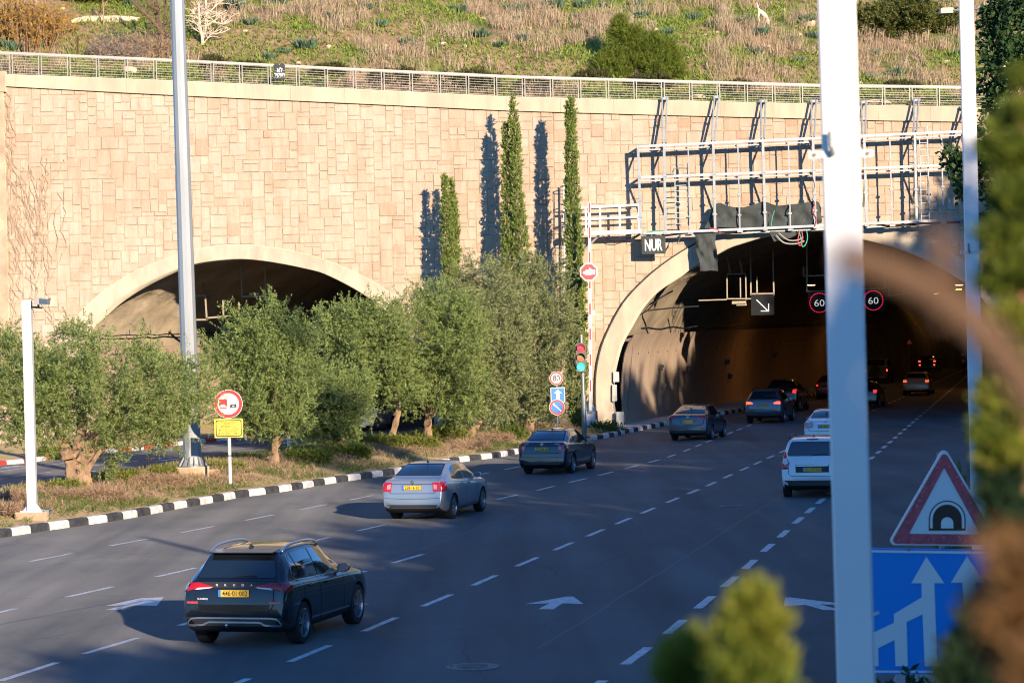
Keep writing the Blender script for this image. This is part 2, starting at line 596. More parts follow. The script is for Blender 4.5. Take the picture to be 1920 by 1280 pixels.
# the right edge of the road: kerb, pavement, slope up to where the photographer stands
def red(y):           # right edge of carriageway
    return 7.5 + (y - 46.0) * 0.215
mb = MB()
pts = [(red(y), y) for y in range(-30, 118, 4)]
kerb_strip("pavement_kerb", [(x, y, 0) for x, y in pts], 1.0, [PAVE, PAVE], h=0.15, side=-1)
rows = []
ys = list(np.linspace(-30, 117, 60))
for y in ys:
    x0 = red(y) + .2
    rows.append([(x0, y, .146), (x0 + 2.6, y, .146)])
mb = MB(); mb.grid(rows); tag(mb.build("pavement", PAVE), kind="structure")
def bank_h(y):
    return float(np.interp(y, [-40, 4, 9, 24, 40, 70, 100, 118], [3.1, 3.1, 2.6, 0.45, 0.5, 1.2, 2.0, 2.0]))
rows = []
for y in np.linspace(-40, 117.5, 80):
    x0 = red(y)
    h = bank_h(y)
    near = y < 26
    xs = [0.05, 0.6, 1.4, 3, 6, 12, 22, 40] if near else [2.85, 3.3, 4.2, 6, 9, 14, 24, 42]
    hs = [0, .55, .95, 1, 1.0, 1.05, 1.3, 2.0] if near else [0.1, .3, .6, 1, 1.6, 2.4, 3.5, 6.0]
    r_ = []
    for a, b_ in zip(xs, hs):
        r_.append((x0 + a, y, max(0.16, h * b_) + 0.05 * float(hash_noise(x0 + a, y, 1.5, 5))))
    rows.append(r_)
mb = MB(); mb.grid(rows)
BANK = rows
tag(mb.build("roadside_bank", mat("bank_grass_soil", (0.13, 0.10, 0.05), 0.95, noise=(1.2, .4), alt=(0.07, 0.10, 0.03), bump=(8, .6, .05)), smooth=True), kind="structure")
BANK_BVH = BVHTree.FromPolygons([tuple(p) for r in rows for p in r], [(i * 8 + j, i * 8 + j + 1, (i + 1) * 8 + j + 1, (i + 1) * 8 + j) for i in range(len(rows) - 1) for j in range(7)])
def on_bank(x, y, default=0.15):
    h = BANK_BVH.ray_cast(Vector((x, y, 30)), Vector((0, 0, -1)))
    return h[0].z if h[0] else default

# ------------------------------------------------------------------ painted markings
mk = MB()
ZM = 0.004
def dash(p, q, w, mi=0):
    p = Vector((p[0], p[1], 0)); q = Vector((q[0], q[1], 0))
    d = (q - p).normalized(); n = Vector((-d.y, d.x, 0)) * (w / 2)
    z = Vector((0, 0, ZM))
    c = [(p + n) + z, (p - n) + z, (q - n) + z, (q + n) + z]
    # slightly worn, uneven ends
    rows = []
    m = 7
    for i in range(m + 1):
        t = i / m
        j = 0.006
        rows.append([c[0].lerp(c[3], t) + n.normalized() * random.uniform(-j, j), c[1].lerp(c[2], t) + n.normalized() * random.uniform(-j, j)])
    mk.grid(rows, mi)
def lane_line(starts, length, w, extra_before=0, extra_after=0, gaps=()):
    P = [G(*s) for s in starts]
    pts = [(P[0].x, P[0].y)]
    for a, b_ in zip(P[:-1], P[1:]):
        d = (b_ - a).length
        k = max(1, round(d / 3.68))
        for i in range(1, k + 1):
            q = a.lerp(b_, i / k); pts.append((q.x, q.y))
    step0 = Vector(pts[1]) - Vector(pts[0])
    for i in range(extra_before):
        pts.insert(0, tuple(Vector(pts[0]) - step0))
    step1 = (Vector(pts[-1]) - Vector(pts[max(-4, -len(pts))])) / (min(4, len(pts)) - 1)
    for i in range(extra_after):
        pts.append(tuple(Vector(pts[-1]) + step1))
    for i, p in enumerate(pts):
        q = Vector(pts[i + 1]) if i + 1 < len(pts) else Vector(p) + step1
        d = (q - Vector(p)).normalized()
        dash(p, Vector(p) + d * length, w)
lane_line([(57, 1052), (206, 1023), (340, 998), (460, 975), (563, 955), (655, 937), (946, 880)], 1.9, 0.13, 3, 0)
lane_line([(125, 1119), (293, 1081), (670, 995), (932, 936), (1007, 919), (1068, 904), (1123, 891), (1173, 878), (1216, 867), (1252, 857), (1282, 846), (1324, 829)], 1.9, 0.13, 3, 5)
lane_line([(0, 1276), (158, 1225), (337, 1172), (737, 1055)], 2.0, 0.13, 2, 0)
lane_line([(543, 1240), (682, 1183), (793, 1136), (887, 1097), (969, 1061), (1039, 1031), (1101, 1005), (1155, 982), (1203, 962), (1250, 942), (1325, 911), (1357, 896), (1388, 882), (1414, 870.5), (1439, 859)], 1.95, 0.13, 3, 40)
lane_line([(1172, 1245), (1250, 1188), (1308, 1140), (1357, 1100), (1397, 1066), (1431, 1034), (1462, 1007), (1490, 981), (1533, 944), (1631, 861), (1724, 781)], 1.95, 0.16, 3, 30)
def px_poly(pts, mi=0):
    mk.poly([G(x, y, ZM) for x, y in pts][::-1], mi)
px_poly([(580, 1136), (0, 0)][:0] or [(197, 1135), (262, 1121), (307, 1118.5), (294, 1135), (251, 1134), (222, 1142), (195, 1143), (236, 1133.5)])
px_poly([(984, 1131.5), (1063, 1117.5), (1075, 1117.5), (1094, 1131.5), (1055, 1130), (1037, 1141.5), (1009, 1141), (1030, 1130)])
px_poly([(1472, 1119.5), (1481, 1119), (1572, 1130), (1575, 1133), (1537, 1132), (1566, 1140), (1568, 1143), (1545, 1143), (1510, 1133), (1470, 1135.5)])
px_poly([(628, 1129), (692, 1131), (668, 1135), (640, 1134)])
# the other carriageway
for a, b_ in [((23, 893.5), (50, 890)), ((68, 888), (97, 884)), ((68, 901), (113, 896)), ((0, 909.7), (13.5, 907.5)), ((84, 872.5), (118.6, 868)),
              ((0, 883.5), (50, 877)), ((380, 848), (405, 846)), ((400, 858), (441, 853)), ((435, 842), (477, 837.5)), ((470, 849), (507, 844.5)),
              ((544, 839), (574, 836)), ((237, 879), (289, 872)), ((285, 860), (333, 855)), ((227, 867), (258, 864)), ((247, 853), (287, 849)),
              ((300, 868), (345, 862)), ((140, 888), (190, 881)), ((150, 876), (190, 870.5)), ((505, 834), (540, 830)), ((600, 832), (630, 829))]:
    dash(G(*a), G(*b_), 0.13)
for a, b_ in [((380, 838), (470, 828)), ((389, 874.5), (478, 862.5)), ((478, 862.5), (544, 851.5)), ((544, 851.5), (640, 838)), ((0, 879), (60, 872)), ((118, 866), (200, 856)), ((200, 856), (330, 842)), ((0, 934.8), (36, 929)), ((36, 929), (240, 899)), ((240, 899), (389, 874.5))]:
    dash(G(*a), G(*b_), 0.12)
for a, b_, c in [((0, 877), (40, 872.5), 0), ((40, 872.5), (75, 868.5), 1), ((272, 865), (292, 863.8), 1), ((292, 863.8), (335, 860), 0), ((450, 857), (465, 855.8), 1), ((465, 855.8), (520, 851.5), 0), ((520, 851.5), (546, 849.5), 1)]:
    dash(G(*a), G(*b_), 0.3, c)
# repaired seam lines in the tarmac
tag(mk.build("road_marking", [PAINT_W, PAINT_R], local=False, origin=(0, 0, 0)), kind="structure")
sm = MB()
for a, b_ in [((1010, 1215), (1290, 1040)), ((1290, 1040), (1470, 925)), ((640, 1085), (905, 985)), ((905, 985), (1140, 900)), ((0, 1170), (260, 1120)), ((1100, 868), (1330, 812))]:
    pa, pb = G(*a, .002), G(*b_, .002)
    n = Vector((-(pb - pa).y, (pb - pa).x, 0)).normalized() * .02
    k = 14; rows = []
    for i in range(k + 1):
        q = pa.lerp(pb, i / k) + n * random.uniform(-1.5, 1.5)
        rows.append([q + n, q - n])
    sm.grid(rows)
tag(sm.build("tar_seam", mat("tar_seam_grey", (0.10, 0.10, 0.10), 0.7), origin=(0, 0, 0)), kind="structure")
# oil-dark tyre lanes come from the asphalt noise itself
IRON = mat("cast_iron", (0.16, 0.15, 0.145), 0.6, 0.3, noise=(14, .3), bump=(60, .4, .01))
def manhole(px, py, r, label):
    c = G(px, py)
    t = thing("manhole_cover", label, "manhole cover", (c.x, c.y, 0.0), group="manhole covers in the carriageway")
    a = MB(); a.lathe((0, 0, 0), [(0.0, .012), (r * .78, .012), (r * .80, .008)], 40)
    for i in range(-3, 4):
        a.box((0, i * r * .2, .013), (r * 1.2 * math.sqrt(max(.05, 1 - (i * .2 / .8) ** 2)), .03, .008))
    a.build("lid", IRON, t, local=True)
    a = MB(); a.lathe((0, 0, 0), [(r * .82, .003), (r * .83, .013), (r * .99, .013), (r, .002)], 40)
    a.build("rim", mat("manhole_concrete", (.2, .19, .18), .8, noise=(8, .25)), t, local=True)
manhole(886, 1250, 0.40, "round manhole cover in the bare tarmac at the bottom of the picture")
manhole(1370, 948.5, 0.34, "small flat manhole cover lying between the white van and the dashed line")
# ================================================================== portal wall and the two tunnels
def stone_mat():
    m, t, b = _nodes("limestone")
    gi = t.nodes.new("ShaderNodeNewGeometry")
    rp = t.nodes.new("ShaderNodeValToRGB")
    cols = [(0, (0.44, 0.357, 0.272)), (0.1, (0.468, 0.397, 0.316)), (0.5, (0.482, 0.42, 0.343)), (0.8, (0.462, 0.382, 0.302)), (0.94, (0.50, 0.445, 0.366)), (1, (0.425, 0.325, 0.243))]
    e = rp.color_ramp.elements
    e[0].position = 0; e[0].color = (*cols[0][1], 1); e[1].position = 1; e[1].color = (*cols[-1][1], 1)
    for p, c in cols[1:-1]:
        k = e.new(p); k.color = (*c, 1)
    t.links.new(gi.outputs["Random Per Island"], rp.inputs[0])
    tc = t.nodes.new("ShaderNodeTexCoord")
    mp = t.nodes.new("ShaderNodeMapping"); mp.inputs["Scale"].default_value = (1, 1, 0.35)
    t.links.new(tc.outputs["Object"], mp.inputs[0])
    n1 = t.nodes.new("ShaderNodeTexNoise"); n1.inputs["Scale"].default_value = 2.4; n1.inputs["Detail"].default_value = 8; n1.inputs["Roughness"].default_value = .7
    t.links.new(mp.outputs[0], n1.inputs["Vector"])
    r2 = t.nodes.new("ShaderNodeValToRGB")
    r2.color_ramp.elements[0].position = .3; r2.color_ramp.elements[0].color = (0.86, 0.79, 0.73, 1)
    r2.color_ramp.elements[1].position = .62; r2.color_ramp.elements[1].color = (1.06, 1.04, 1.02, 1)
    t.links.new(n1.outputs[0], r2.inputs[0])
    n3 = t.nodes.new("ShaderNodeTexNoise"); n3.inputs["Scale"].default_value = 0.12; n3.inputs["Detail"].default_value = 4
    t.links.new(tc.outputs["Object"], n3.inputs["Vector"])
    r3 = t.nodes.new("ShaderNodeValToRGB")
    r3.color_ramp.elements[0].position = .35; r3.color_ramp.elements[0].color = (0.93, 0.87, 0.82, 1)
    r3.color_ramp.elements[1].position = .65; r3.color_ramp.elements[1].color = (1.03, 1.02, 1.0, 1)
    t.links.new(n3.outputs[0], r3.inputs[0])
    mx = t.nodes.new("ShaderNodeMix"); mx.data_type = 'RGBA'; mx.blend_type = 'MULTIPLY'; mx.inputs[0].default_value = 1
    t.links.new(rp.outputs[0], mx.inputs[6]); t.links.new(r2.outputs[0], mx.inputs[7])
    mx2 = t.nodes.new("ShaderNodeMix"); mx2.data_type = 'RGBA'; mx2.blend_type = 'MULTIPLY'; mx2.inputs[0].default_value = 1
    t.links.new(mx.outputs[2], mx2.inputs[6]); t.links.new(r3.outputs[0], mx2.inputs[7])
    mp5 = t.nodes.new("ShaderNodeMapping"); mp5.inputs["Scale"].default_value = (1.1, 1.1, .045)
    t.links.new(tc.outputs["Object"], mp5.inputs[0])
    n5 = t.nodes.new("ShaderNodeTexNoise"); n5.inputs["Scale"].default_value = 1.0; n5.inputs["Detail"].default_value = 7; n5.inputs["Roughness"].default_value = .75
    t.links.new(mp5.outputs[0], n5.inputs["Vector"])
    r5 = t.nodes.new("ShaderNodeValToRGB")
    r5.color_ramp.elements[0].position = .54; r5.color_ramp.elements[0].color = (1, 1, 1, 1)
    r5.color_ramp.elements[1].position = .74; r5.color_ramp.elements[1].color = (0.80, 0.745, 0.67, 1)
    t.links.new(n5.outputs[0], r5.inputs[0])
    mx3 = t.nodes.new("ShaderNodeMix"); mx3.data_type = 'RGBA'; mx3.blend_type = 'MULTIPLY'; mx3.inputs[0].default_value = 1
    t.links.new(mx2.outputs[2], mx3.inputs[6]); t.links.new(r5.outputs[0], mx3.inputs[7]); mx2 = mx3
    t.links.new(mx2.outputs[2], b.inputs["Base Color"])
    b.inputs["Roughness"].default_value = .85; b.inputs["Specular IOR Level"].default_value = .25
    n2 = t.nodes.new("ShaderNodeTexNoise"); n2.inputs["Scale"].default_value = 9; n2.inputs["Detail"].default_value = 6
    t.links.new(tc.outputs["Object"], n2.inputs["Vector"])
    bn = t.nodes.new("ShaderNodeBump"); bn.inputs["Strength"].default_value = .55; bn.inputs["Distance"].default_value = .05
    t.links.new(n2.outputs[0], bn.inputs["Height"]); t.links.new(bn.outputs[0], b.inputs["Normal"])
    return m
STONE = stone_mat()
MORTAR = mat("mortar", (0.49, 0.395, 0.285), 0.9, noise=(3, .2))
CONC = mat("portal_concrete", (0.55, 0.48, 0.37), 0.8, noise=(1.3, .16), bump=(12, .35, .02), stretch=(1, 1, .4))
COPE = mat("coping_concrete", (0.60, 0.49, 0.36), 0.8, noise=(1.0, .14), bump=(14, .25, .02), stretch=(1, 1, .25))
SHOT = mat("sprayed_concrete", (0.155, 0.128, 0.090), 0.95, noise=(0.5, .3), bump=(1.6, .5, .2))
SHOT_LIT = mat("sprayed_concrete_lit", (0.25, 0.21, 0.15), 0.95, noise=(0.5, .3), bump=(1.6, .5, .2))  # lighter copy of the lining; the left vault's sunlight is in its colour
DADO = mat("tunnel_panel", (0.46, 0.36, 0.27), 0.55, noise=(.9, .12), stretch=(1, 1, .3))
JOINT = mat('panel_joint', (.16, .12, .09), .8)
DARKIN = mat("tunnel_dark", (0.03, 0.028, 0.026), .9)

# arch outlines on the wall plane, from the left foot over the crown to the right foot
LX = [(108, 835), (101, 780), (100, 725), (108, 672), (124, 628), (147, 590), (180, 557), (217, 530), (267, 502), (332, 477), (367, 467), (405, 461), (441, 458), (485, 460.5), (534, 467), (578, 477), (616, 489), (660, 507), (703, 530), (745, 558), (785, 597), (815, 640), (834, 690), (843, 740), (844, 815)]
LI = [(137, 835), (131, 780), (131, 730), (138, 680), (148, 645), (163, 617), (187, 594), (217, 567), (267, 535), (332, 505), (367, 495), (405, 489), (450, 486), (490, 489), (534, 496), (572, 504), (605, 512.5), (645, 531), (684, 553.5), (722, 582), (756, 617), (786, 660), (804, 705), (813, 750), (815, 815)]
RX = [(1122, 815), (1121, 793), (1117, 759), (1117, 714), (1121, 679), (1132, 639), (1156, 589), (1180, 554), (1220, 514.5), (1260, 484), (1307, 456), (1370, 430), (1440, 414), (1520, 407), (1590, 413), (1647, 426), (1680, 434), (1747, 455), (1817, 495), (1862, 538), (1898, 590), (1922, 640), (1934, 690), (1937, 740), (1936, 815)]
RI = [(1158, 815), (1156, 799), (1149, 767), (1147, 732), (1149, 706), (1154, 679), (1164, 645), (1183, 610), (1202, 578), (1228, 549), (1260, 527), (1347, 474), (1390, 457), (1447, 442), (1520, 434), (1580, 441), (1613, 448), (1680, 466), (1747, 494), (1817, 538), (1852, 576), (1878, 620), (1896, 665), (1905, 710), (1906, 815)]
NA = 90
def arch(px):
    P = smooth_curve([(q.x, q.z) for q in (WALL(*p) for p in px)], NA)
    return P            # x, z
LXc, LIc, RXc, RIc = arch(LX), arch(LI), arch(RX), arch(RI)
for c in (LXc, LIc, RXc, RIc):
    c[0, 1] = -0.05; c[-1, 1] = -0.05
LM = (LXc + LIc) / 2; RM = (RXc + RIc) / 2

COPT = [(-260, 124), (0, 139), (15, 140), (320, 151), (640, 166), (960, 182), (1280, 189), (1400, 192), (1533, 195), (1613, 197), (1813, 201), (2100, 206), (2400, 210)]
COPB = [(-260, 147), (0, 162), (320, 179), (640, 193.5), (960, 208.5), (1280, 217.5), (1513, 223), (1613, 226), (1807, 229), (2100, 234), (2400, 238)]
cT = [(q.x, q.z) for q in (WALL(*p) for p in COPT)]
cB = [(q.x, q.z) for q in (WALL(*p) for p in COPB)]
def cop_top(x): return np.interp(x, [p[0] for p in cT], [p[1] for p in cT])
def cop_bot(x): return np.interp(x, [p[0] for p in cB], [p[1] for p in cB])
XL, XR = -27.5, 33.0
def wp(x, z, off=0.0):
    return (x, 119.5 + 0.08 * x - off, z)

def in_poly(P, x, z):
    inside = False
    n = len(P); j = n - 1
    for i in range(n):
        if (P[i][1] > z) != (P[j][1] > z) and x < (P[j][0] - P[i][0]) * (z - P[i][1]) / (P[j][1] - P[i][1]) + P[i][0]:
            inside = not inside
        j = i
    return inside
def arch_top(P, x):
    """height of the arch outline above x, or None"""
    best = None
    for a, b_ in zip(P[:-1], P[1:]):
        if (a[0] - x) * (b_[0] - x) <= 0 and a[0] != b_[0]:
            z = a[1] + (b_[1] - a[1]) * (x - a[0]) / (b_[0] - a[0])
            if best is None or z > best: best = z
    return best

wall = thing("retaining_wall", "tall pale limestone wall above and around both tunnel mouths", "wall", (0, 119.5, 0))
# mortar bed behind the stones
xs = sorted(set(list(np.arange(XL, XR + .01, .25)) + [LM[:, 0].min() + 1e-3, LM[:, 0].max() - 1e-3, RM[:, 0].min() + 1e-3, RM[:, 0].max() - 1e-3]))
mb = MB()
for xa, xb in zip(xs[:-1], xs[1:]):
    za = zb = -0.1
    for A in (LM, RM):
        if A[:, 0].min() <= xa and xb <= A[:, 0].max():
            za = arch_top(A, xa + 1e-6) or -.1; zb = arch_top(A, xb - 1e-6) or -.1
    mb.add([wp(xa, za), wp(xb, zb), wp(xb, float(cop_top(xb)) - .05), wp(xa, float(cop_top(xa)) - .05)], [(0, 1, 2, 3)])
mb.build("mortar_bed", MORTAR, wall)
# the stones: rectangles of many sizes, laid into a grid like the ashlar of the wall
CELL = 0.195
nc = int((XR - XL) / CELL); nr = int(17.5 / CELL)
occ = np.zeros((nr, nc), dtype=bool)
sizes = [(3, 2), (4, 2), (3, 3), (2, 3), (3, 4), (2, 2), (4, 3), (3, 1), (4, 1), (2, 2), (4, 2), (3, 2), (4, 2), (3, 3)]
mb = MB()
rnd = random.Random(21)
LMp = [tuple(p) for p in LM]; RMp = [tuple(p) for p in RM]
def hidden(x, z):
    if z < LM[:, 1].max() + .1 and LM[:, 0].min() < x < LM[:, 0].max() and in_poly(LMp, x, z): return True
    if z < RM[:, 1].max() + .1 and RM[:, 0].min() < x < RM[:, 0].max() and in_poly(RMp, x, z): return True
    return False
STN = []
for r in range(nr):
    for c in range(nc):
        if occ[r, c]: continue
        cand = sizes[:]; rnd.shuffle(cand)
        run = 0
        while c + run < nc and run < 8 and not occ[r, c + run]: run += 1
        for w, h in cand + [(3, 1), (2, 1), (1, 2), (1, 1)]:
            if run - w == 1 and run > 2: continue
            if r + h <= nr and c + w <= nc and not occ[r:r + h, c:c + w].any():
                occ[r:r + h, c:c + w] = True
                STN.append((c, r, w, h)); break
for c, r, w, h in STN:
    x0 = XL + c * CELL; x1 = x0 + w * CELL; z0 = r * CELL; z1 = z0 + h * CELL
    xm, zm = (x0 + x1) / 2, (z0 + z1) / 2
    top = float(cop_bot(xm)) + .06
    if z0 > top - .03: continue
    z1 = min(z1, top)
    if hidden(xm, zm) or hidden(x0, z0) or hidden(x1, z0) or hidden(x0, z1) or hidden(x1, z1): continue
    j = rnd.uniform(.006, .015)
    x0 += j; x1 -= j; z0 += j; z1 -= j
    d = rnd.uniform(.018, .042); e = rnd.uniform(.014, .032)
    k = lambda: rnd.uniform(-.010, .010)
    vs = [wp(x0 + k(), z0 + k(), .0), wp(x1 + k(), z0 + k(), .0), wp(x1 + k(), z1 + k(), .0), wp(x0 + k(), z1 + k(), .0)]
    vs += [wp(x0 + e + k(), z0 + e + k(), d + k()), wp(x1 - e + k(), z0 + e + k(), d + k()), wp(x1 - e + k(), z1 - e + k(), d + k()), wp(x0 + e + k(), z1 - e + k(), d + k())]
    mb.add(vs, [(4, 5, 6, 7), (0, 1, 5, 4), (1, 2, 6, 5), (2, 3, 7, 6), (3, 0, 4, 7)])
mb.build("stone_facing", STONE, wall)
# coping
mb = MB()
xs = np.arange(XL, XR + .1, 2.5)
for xa, xb in zip(xs[:-1], xs[1:]):
    a, b_ = xa + .004, xb - .004
    rows = []
    for x in (a, b_):
        zt = float(cop_top(x)); zb = float(cop_bot(x))
        rows.append([wp(x, zb, -.1), wp(x, zb, .17), wp(x, zt - .03, .17), wp(x, zt, .14), wp(x, zt, -.35), wp(x, zt - .4, -.35)])
    b0 = len(mb.v); mb.grid(rows)
    mb.f.append([b0 + i for i in range(6)]); mb.m.append(0)
    mb.f.append([b0 + 6 + i for i in range(6)][::-1]); mb.m.append(0)
mb.build("coping", COPE, wall)
# plain pier at the left end
mb = MB()
p0 = WALL(-34, 400); p1 = WALL(13, 400)
zt = float(cop_top(p1.x)) + .12
mb.slab([wp(p0.x - .9, -.1, .22), wp(p1.x, -.1, .22), wp(p1.x, zt - .95, .22), wp(p0.x - .9, zt - .95, .22)], (0, .3, 0))
mb.slab([wp(p0.x - .9, zt - .95, .30), wp(p1.x + .12, zt - .95, .30), wp(p1.x + .12, zt, .30), wp(p0.x - .9, zt, .30)], (0, .5, 0))
mb.build("end_pier", mat("pier_render", (.52, .40, .28), .85, noise=(1.1, .22), bump=(8, .4, .02)), wall)

def tunnel(name, label, X, I, ax, length, dado_pts, dado_len, right):
    t = thing(name, label, "tunnel", (float(I[:, 0].mean()), YW(float(I[:, 0].mean())), 0))
    # portal ring, proud of the stones
    mb = MB(); rows = []
    for i in range(NA):
        x0, z0 = X[i]; x1, z1 = I[i]
        rows.append([wp(x0, z0, -.05), wp(x0, z0, .13), wp(x0 * .96 + x1 * .04, z0 * .96 + z1 * .04, .16), wp(x1 * .96 + x0 * .04, z1 * .96 + z0 * .04, .16), wp(x1, z1, .12), wp(x1 + ax * .55, z1, -.6)])
    mb.grid(rows)
    mb.build("portal_ring", CONC, t, smooth=True, sharp=40)
    # rough vault behind the ring
    c0 = np.array([I[:, 0].mean(), 3.0])
    S = (I - c0) * np.array([1.035, 1.045]) + c0
    S[0, 1] = S[-1, 1] = -.1
    mb = MB(); rows = []
    d = [0.12, .6, 1.2, 2, 3, 4, 5, 6, 7, 8.5, 10, 12, 15, 19, 24, 30, 40, 55, 80, 120, 180, length]
    d = [q for q in d if q <= length]
    for k, q in enumerate(d):
        row = []
        for i in range(NA):
            nx, nz = S[i] - c0; l = math.hypot(nx, nz); nx /= l; nz /= l
            am = .17 if 2 < i < NA - 3 and k > 0 else 0
            b_ = am * (float(hash_noise(i * .35, q * .8, 1.0, 9)) + .6 * float(hash_noise(i * .9, q * 2.2, 1.0, 4)) - .5)
            x = S[i, 0] + nx * b_; z = S[i, 1] + nz * b_
            row.append((x + ax * q, 119.5 + .08 * x + q, z))
        rows.append(row)
    mb.grid(rows)
    mb.build("vault", SHOT if right else SHOT_LIT, t, smooth=True)
    mb = MB()
    mb.poly([Vector(p) for p in rows[-1]])
    mb.build("far_end", DARKIN, t)
    # smooth wall panels at the side
    mb = MB()
    q0 = [Vector(p) for p in dado_pts]
    n = int(dado_len / 1.5)
    for k in range(n):
        a, b_ = k * 1.5 + .008, (k + 1) * 1.5 - .008
        off = (Vector((ax * a, a, 0)), Vector((ax * b_, b_, 0)))
        mb.grid([[p + off[0] for p in q0], [p + off[1] for p in q0]])
    mb.build("side_panel", DADO, t, smooth=True)
    mb = MB(); th = Vector((-.03, 0, 0)); e = Vector((ax * dado_len, dado_len, 0))
    mb.grid([[p + th for p in q0], [p + th + e for p in q0]])
    mb.grid([[q0[0], q0[0] + th], [q0[-1], q0[-1] + th]])
    mb.build("panel_backing", JOINT, t, smooth=True)
    return t, rows
AXR, AXL = 0.262, 0.36
def dado_profile(px, dY):
    out = []
    for p in px:
        q = AT(p[0], p[1], dY); out.append(q)
    return smooth_curve(out, 10)
dR = dado_profile([(1173, 806), (1168, 780), (1165, 745), (1166, 708), (1171, 666), (1180, 640), (1189, 627)], 120.6)
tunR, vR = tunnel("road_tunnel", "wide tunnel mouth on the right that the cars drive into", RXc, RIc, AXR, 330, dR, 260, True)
dL = dado_profile([(160, 836), (157, 810), (155, 770), (157, 735), (162, 700), (170, 672), (178, 652)], 119.2)
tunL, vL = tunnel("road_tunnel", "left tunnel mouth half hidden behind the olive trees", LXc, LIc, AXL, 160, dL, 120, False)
# black joint around the right ring, and cable inside the left wall
BLK = mat("black_rubber", (0.015, 0.015, 0.016), .6)
mb = MB(); mb.tube([wp(RXc[i, 0] - (.03 if i < NA / 2 else -.03), RXc[i, 1] + .02, .15) for i in range(2, 50)], .035, 6)
mb.build("joint_strip", BLK, tunR)
mb = MB()
for q in (dL[-1], ):
    q = Vector(q)
    mb.tube([q + Vector((AXL * k + .1, k, .55 + .03 * math.sin(k * 3))) for k in np.linspace(.5, 34, 40)], .03, 6)
    for k in range(1, 30, 2):
        mb.bar(q + Vector((AXL * k + .1, k, .55)), q + Vector((AXL * k + .1, k, .8)), .03)
mb.build("wall_cable", BLK, tunL)
mb = MB()
q = Vector(dR[-1])
for pts in ([(1215, 582), (1262, 577), (1310, 574)], [(1200, 590), (1214, 582), (1235, 560), (1262, 545)]):
    mb.tube([AT(x, y, 122.6) for x, y in pts], .04, 6)
mb.tube([q + Vector((AXR * k + .25, k, .25 + .05 * math.sin(k))) for k in np.linspace(.5, 60, 40)], .05, 6)
mb.build("wall_cable", BLK, tunR)
# small lamps and boxes on the right tunnel's panels
BOXM = mat("dark_box", (.05, .05, .05), .5)
for px, py, Y in [(1295, 722, 130.0), (1342, 689, 136.5), (1415, 677, 148), (1415, 704, 149), (1285, 687, 129.0), (1480, 664, 165)]:
    k = Y - 120.6
    base = AT(px, py, Y)
    # slide onto the panel face
    P_ = np.array([tuple(p) for p in dR])
    xw = float(np.interp(base.z, P_[:, 2], P_[:, 0])) + AXR * k
    mb = MB(); mb.box((xw + .09, Y, base.z), (.16, .34, .3)); mb.box((xw + .2, Y + .05, base.z + .04), (.1, .2, .14)); mb.bar((xw, Y, base.z - .05), (xw + .2, Y, base.z - .12), .05)
    mb.build("wall_box", BOXM, tunR)
# grout holes row
P_ = np.array([tuple(p) for p in dR])
zz = P_[7, 2]
for k in np.arange(3, 60, 2.3):
    mb = MB(); mb.lathe((P_[7, 0] + AXR * k + .005, 120.6 + k, zz), [(0.0, .012), (.07, .012), (.07, -.05)], 8, axis='X')
    mb.build("anchor_plate", BOXM, tunR)

# sodium lamps under the right vault, well inside (they tint the carriageway orange)
LAMP = mat("lamp_glow", (1, .5, .2), .5, emit=((1.0, .48, .14), 14.0))
LAMPB = mat("lamp_body", (.12, .12, .12), .5)
def vault_lamp(k, du, z, power, lit=True):
    xm = float((RIc[0, 0] + RIc[-1, 0]) / 2) + du + AXR * k; Y = YW(xm) + k
    t = thing("tunnel_lamp", "small glowing sodium lamp hanging in a row under the dark vault of the right tunnel", "lamp", (xm, Y, z), group="sodium lamps inside the right tunnel")
    mb = MB(); mb.box((0, 0, .12), (.5, .35, .16)); mb.bar((0, 0, .2), (0, 0, 1.6), .05); mb.build("housing", LAMPB, t, local=True)
    mb = MB(); mb.box((0, 0, .025), (.42, .28, .03)); mb.build("lens", LAMP, t, local=True)
    if power:
        ld = bpy.data.lights.new("sodium_light", 'AREA'); ld.energy = power; ld.color = (1.0, .40, .085); ld.size = .6
        lo = bpy.data.objects.new("sodium_light", ld); lo.location = (0, 0, -.08); COL.objects.link(lo); lo.parent = t
for k, du, pw in [(30, -4.5, 38), (46, 3.0, 50), (64, -4.5, 18), (85, 3.0, 10), (110, -4.5, 6), (140, 3.0, 4)]:
    vault_lamp(k, du, 6.9, pw)
for k, du in [(75, 0.5), (95, 4.2), (120, -2.0), (128, 5.2), (165, -3.0), (190, 3.4)]:
    vault_lamp(k, du, 6.9, 0)
# ================================================================== railing, gantry frame, signs, poles
GALV = mat("galvanised_steel", (0.23, 0.26, 0.28), 0.5, 0.4, noise=(5, .14))
WHITEP = mat("white_paint_steel", (0.70, 0.70, 0.69), 0.4, noise=(2.5, .06))
STEELD = mat("dark_steel", (0.10, 0.10, 0.10), .5, .4)
RAILM = mat("railing_steel", (0.36, 0.35, 0.32), .55, .2, noise=(2, .1))
SIGNW = mat("sign_white", (0.82, 0.82, 0.80), .4)
SIGNR = mat("sign_red", (0.70, 0.035, 0.035), .4)
SIGNB = mat("sign_blue", (0.0, 0.17, 0.55), .4)
SIGNY = mat("sign_yellow", (0.80, 0.66, 0.08), .45)
SIGNK = mat("sign_black", (0.02, 0.02, 0.022), .45)
BOARD = mat("dark_board", (0.042, 0.050, 0.049), .6, spec=.2, noise=(3, .25))

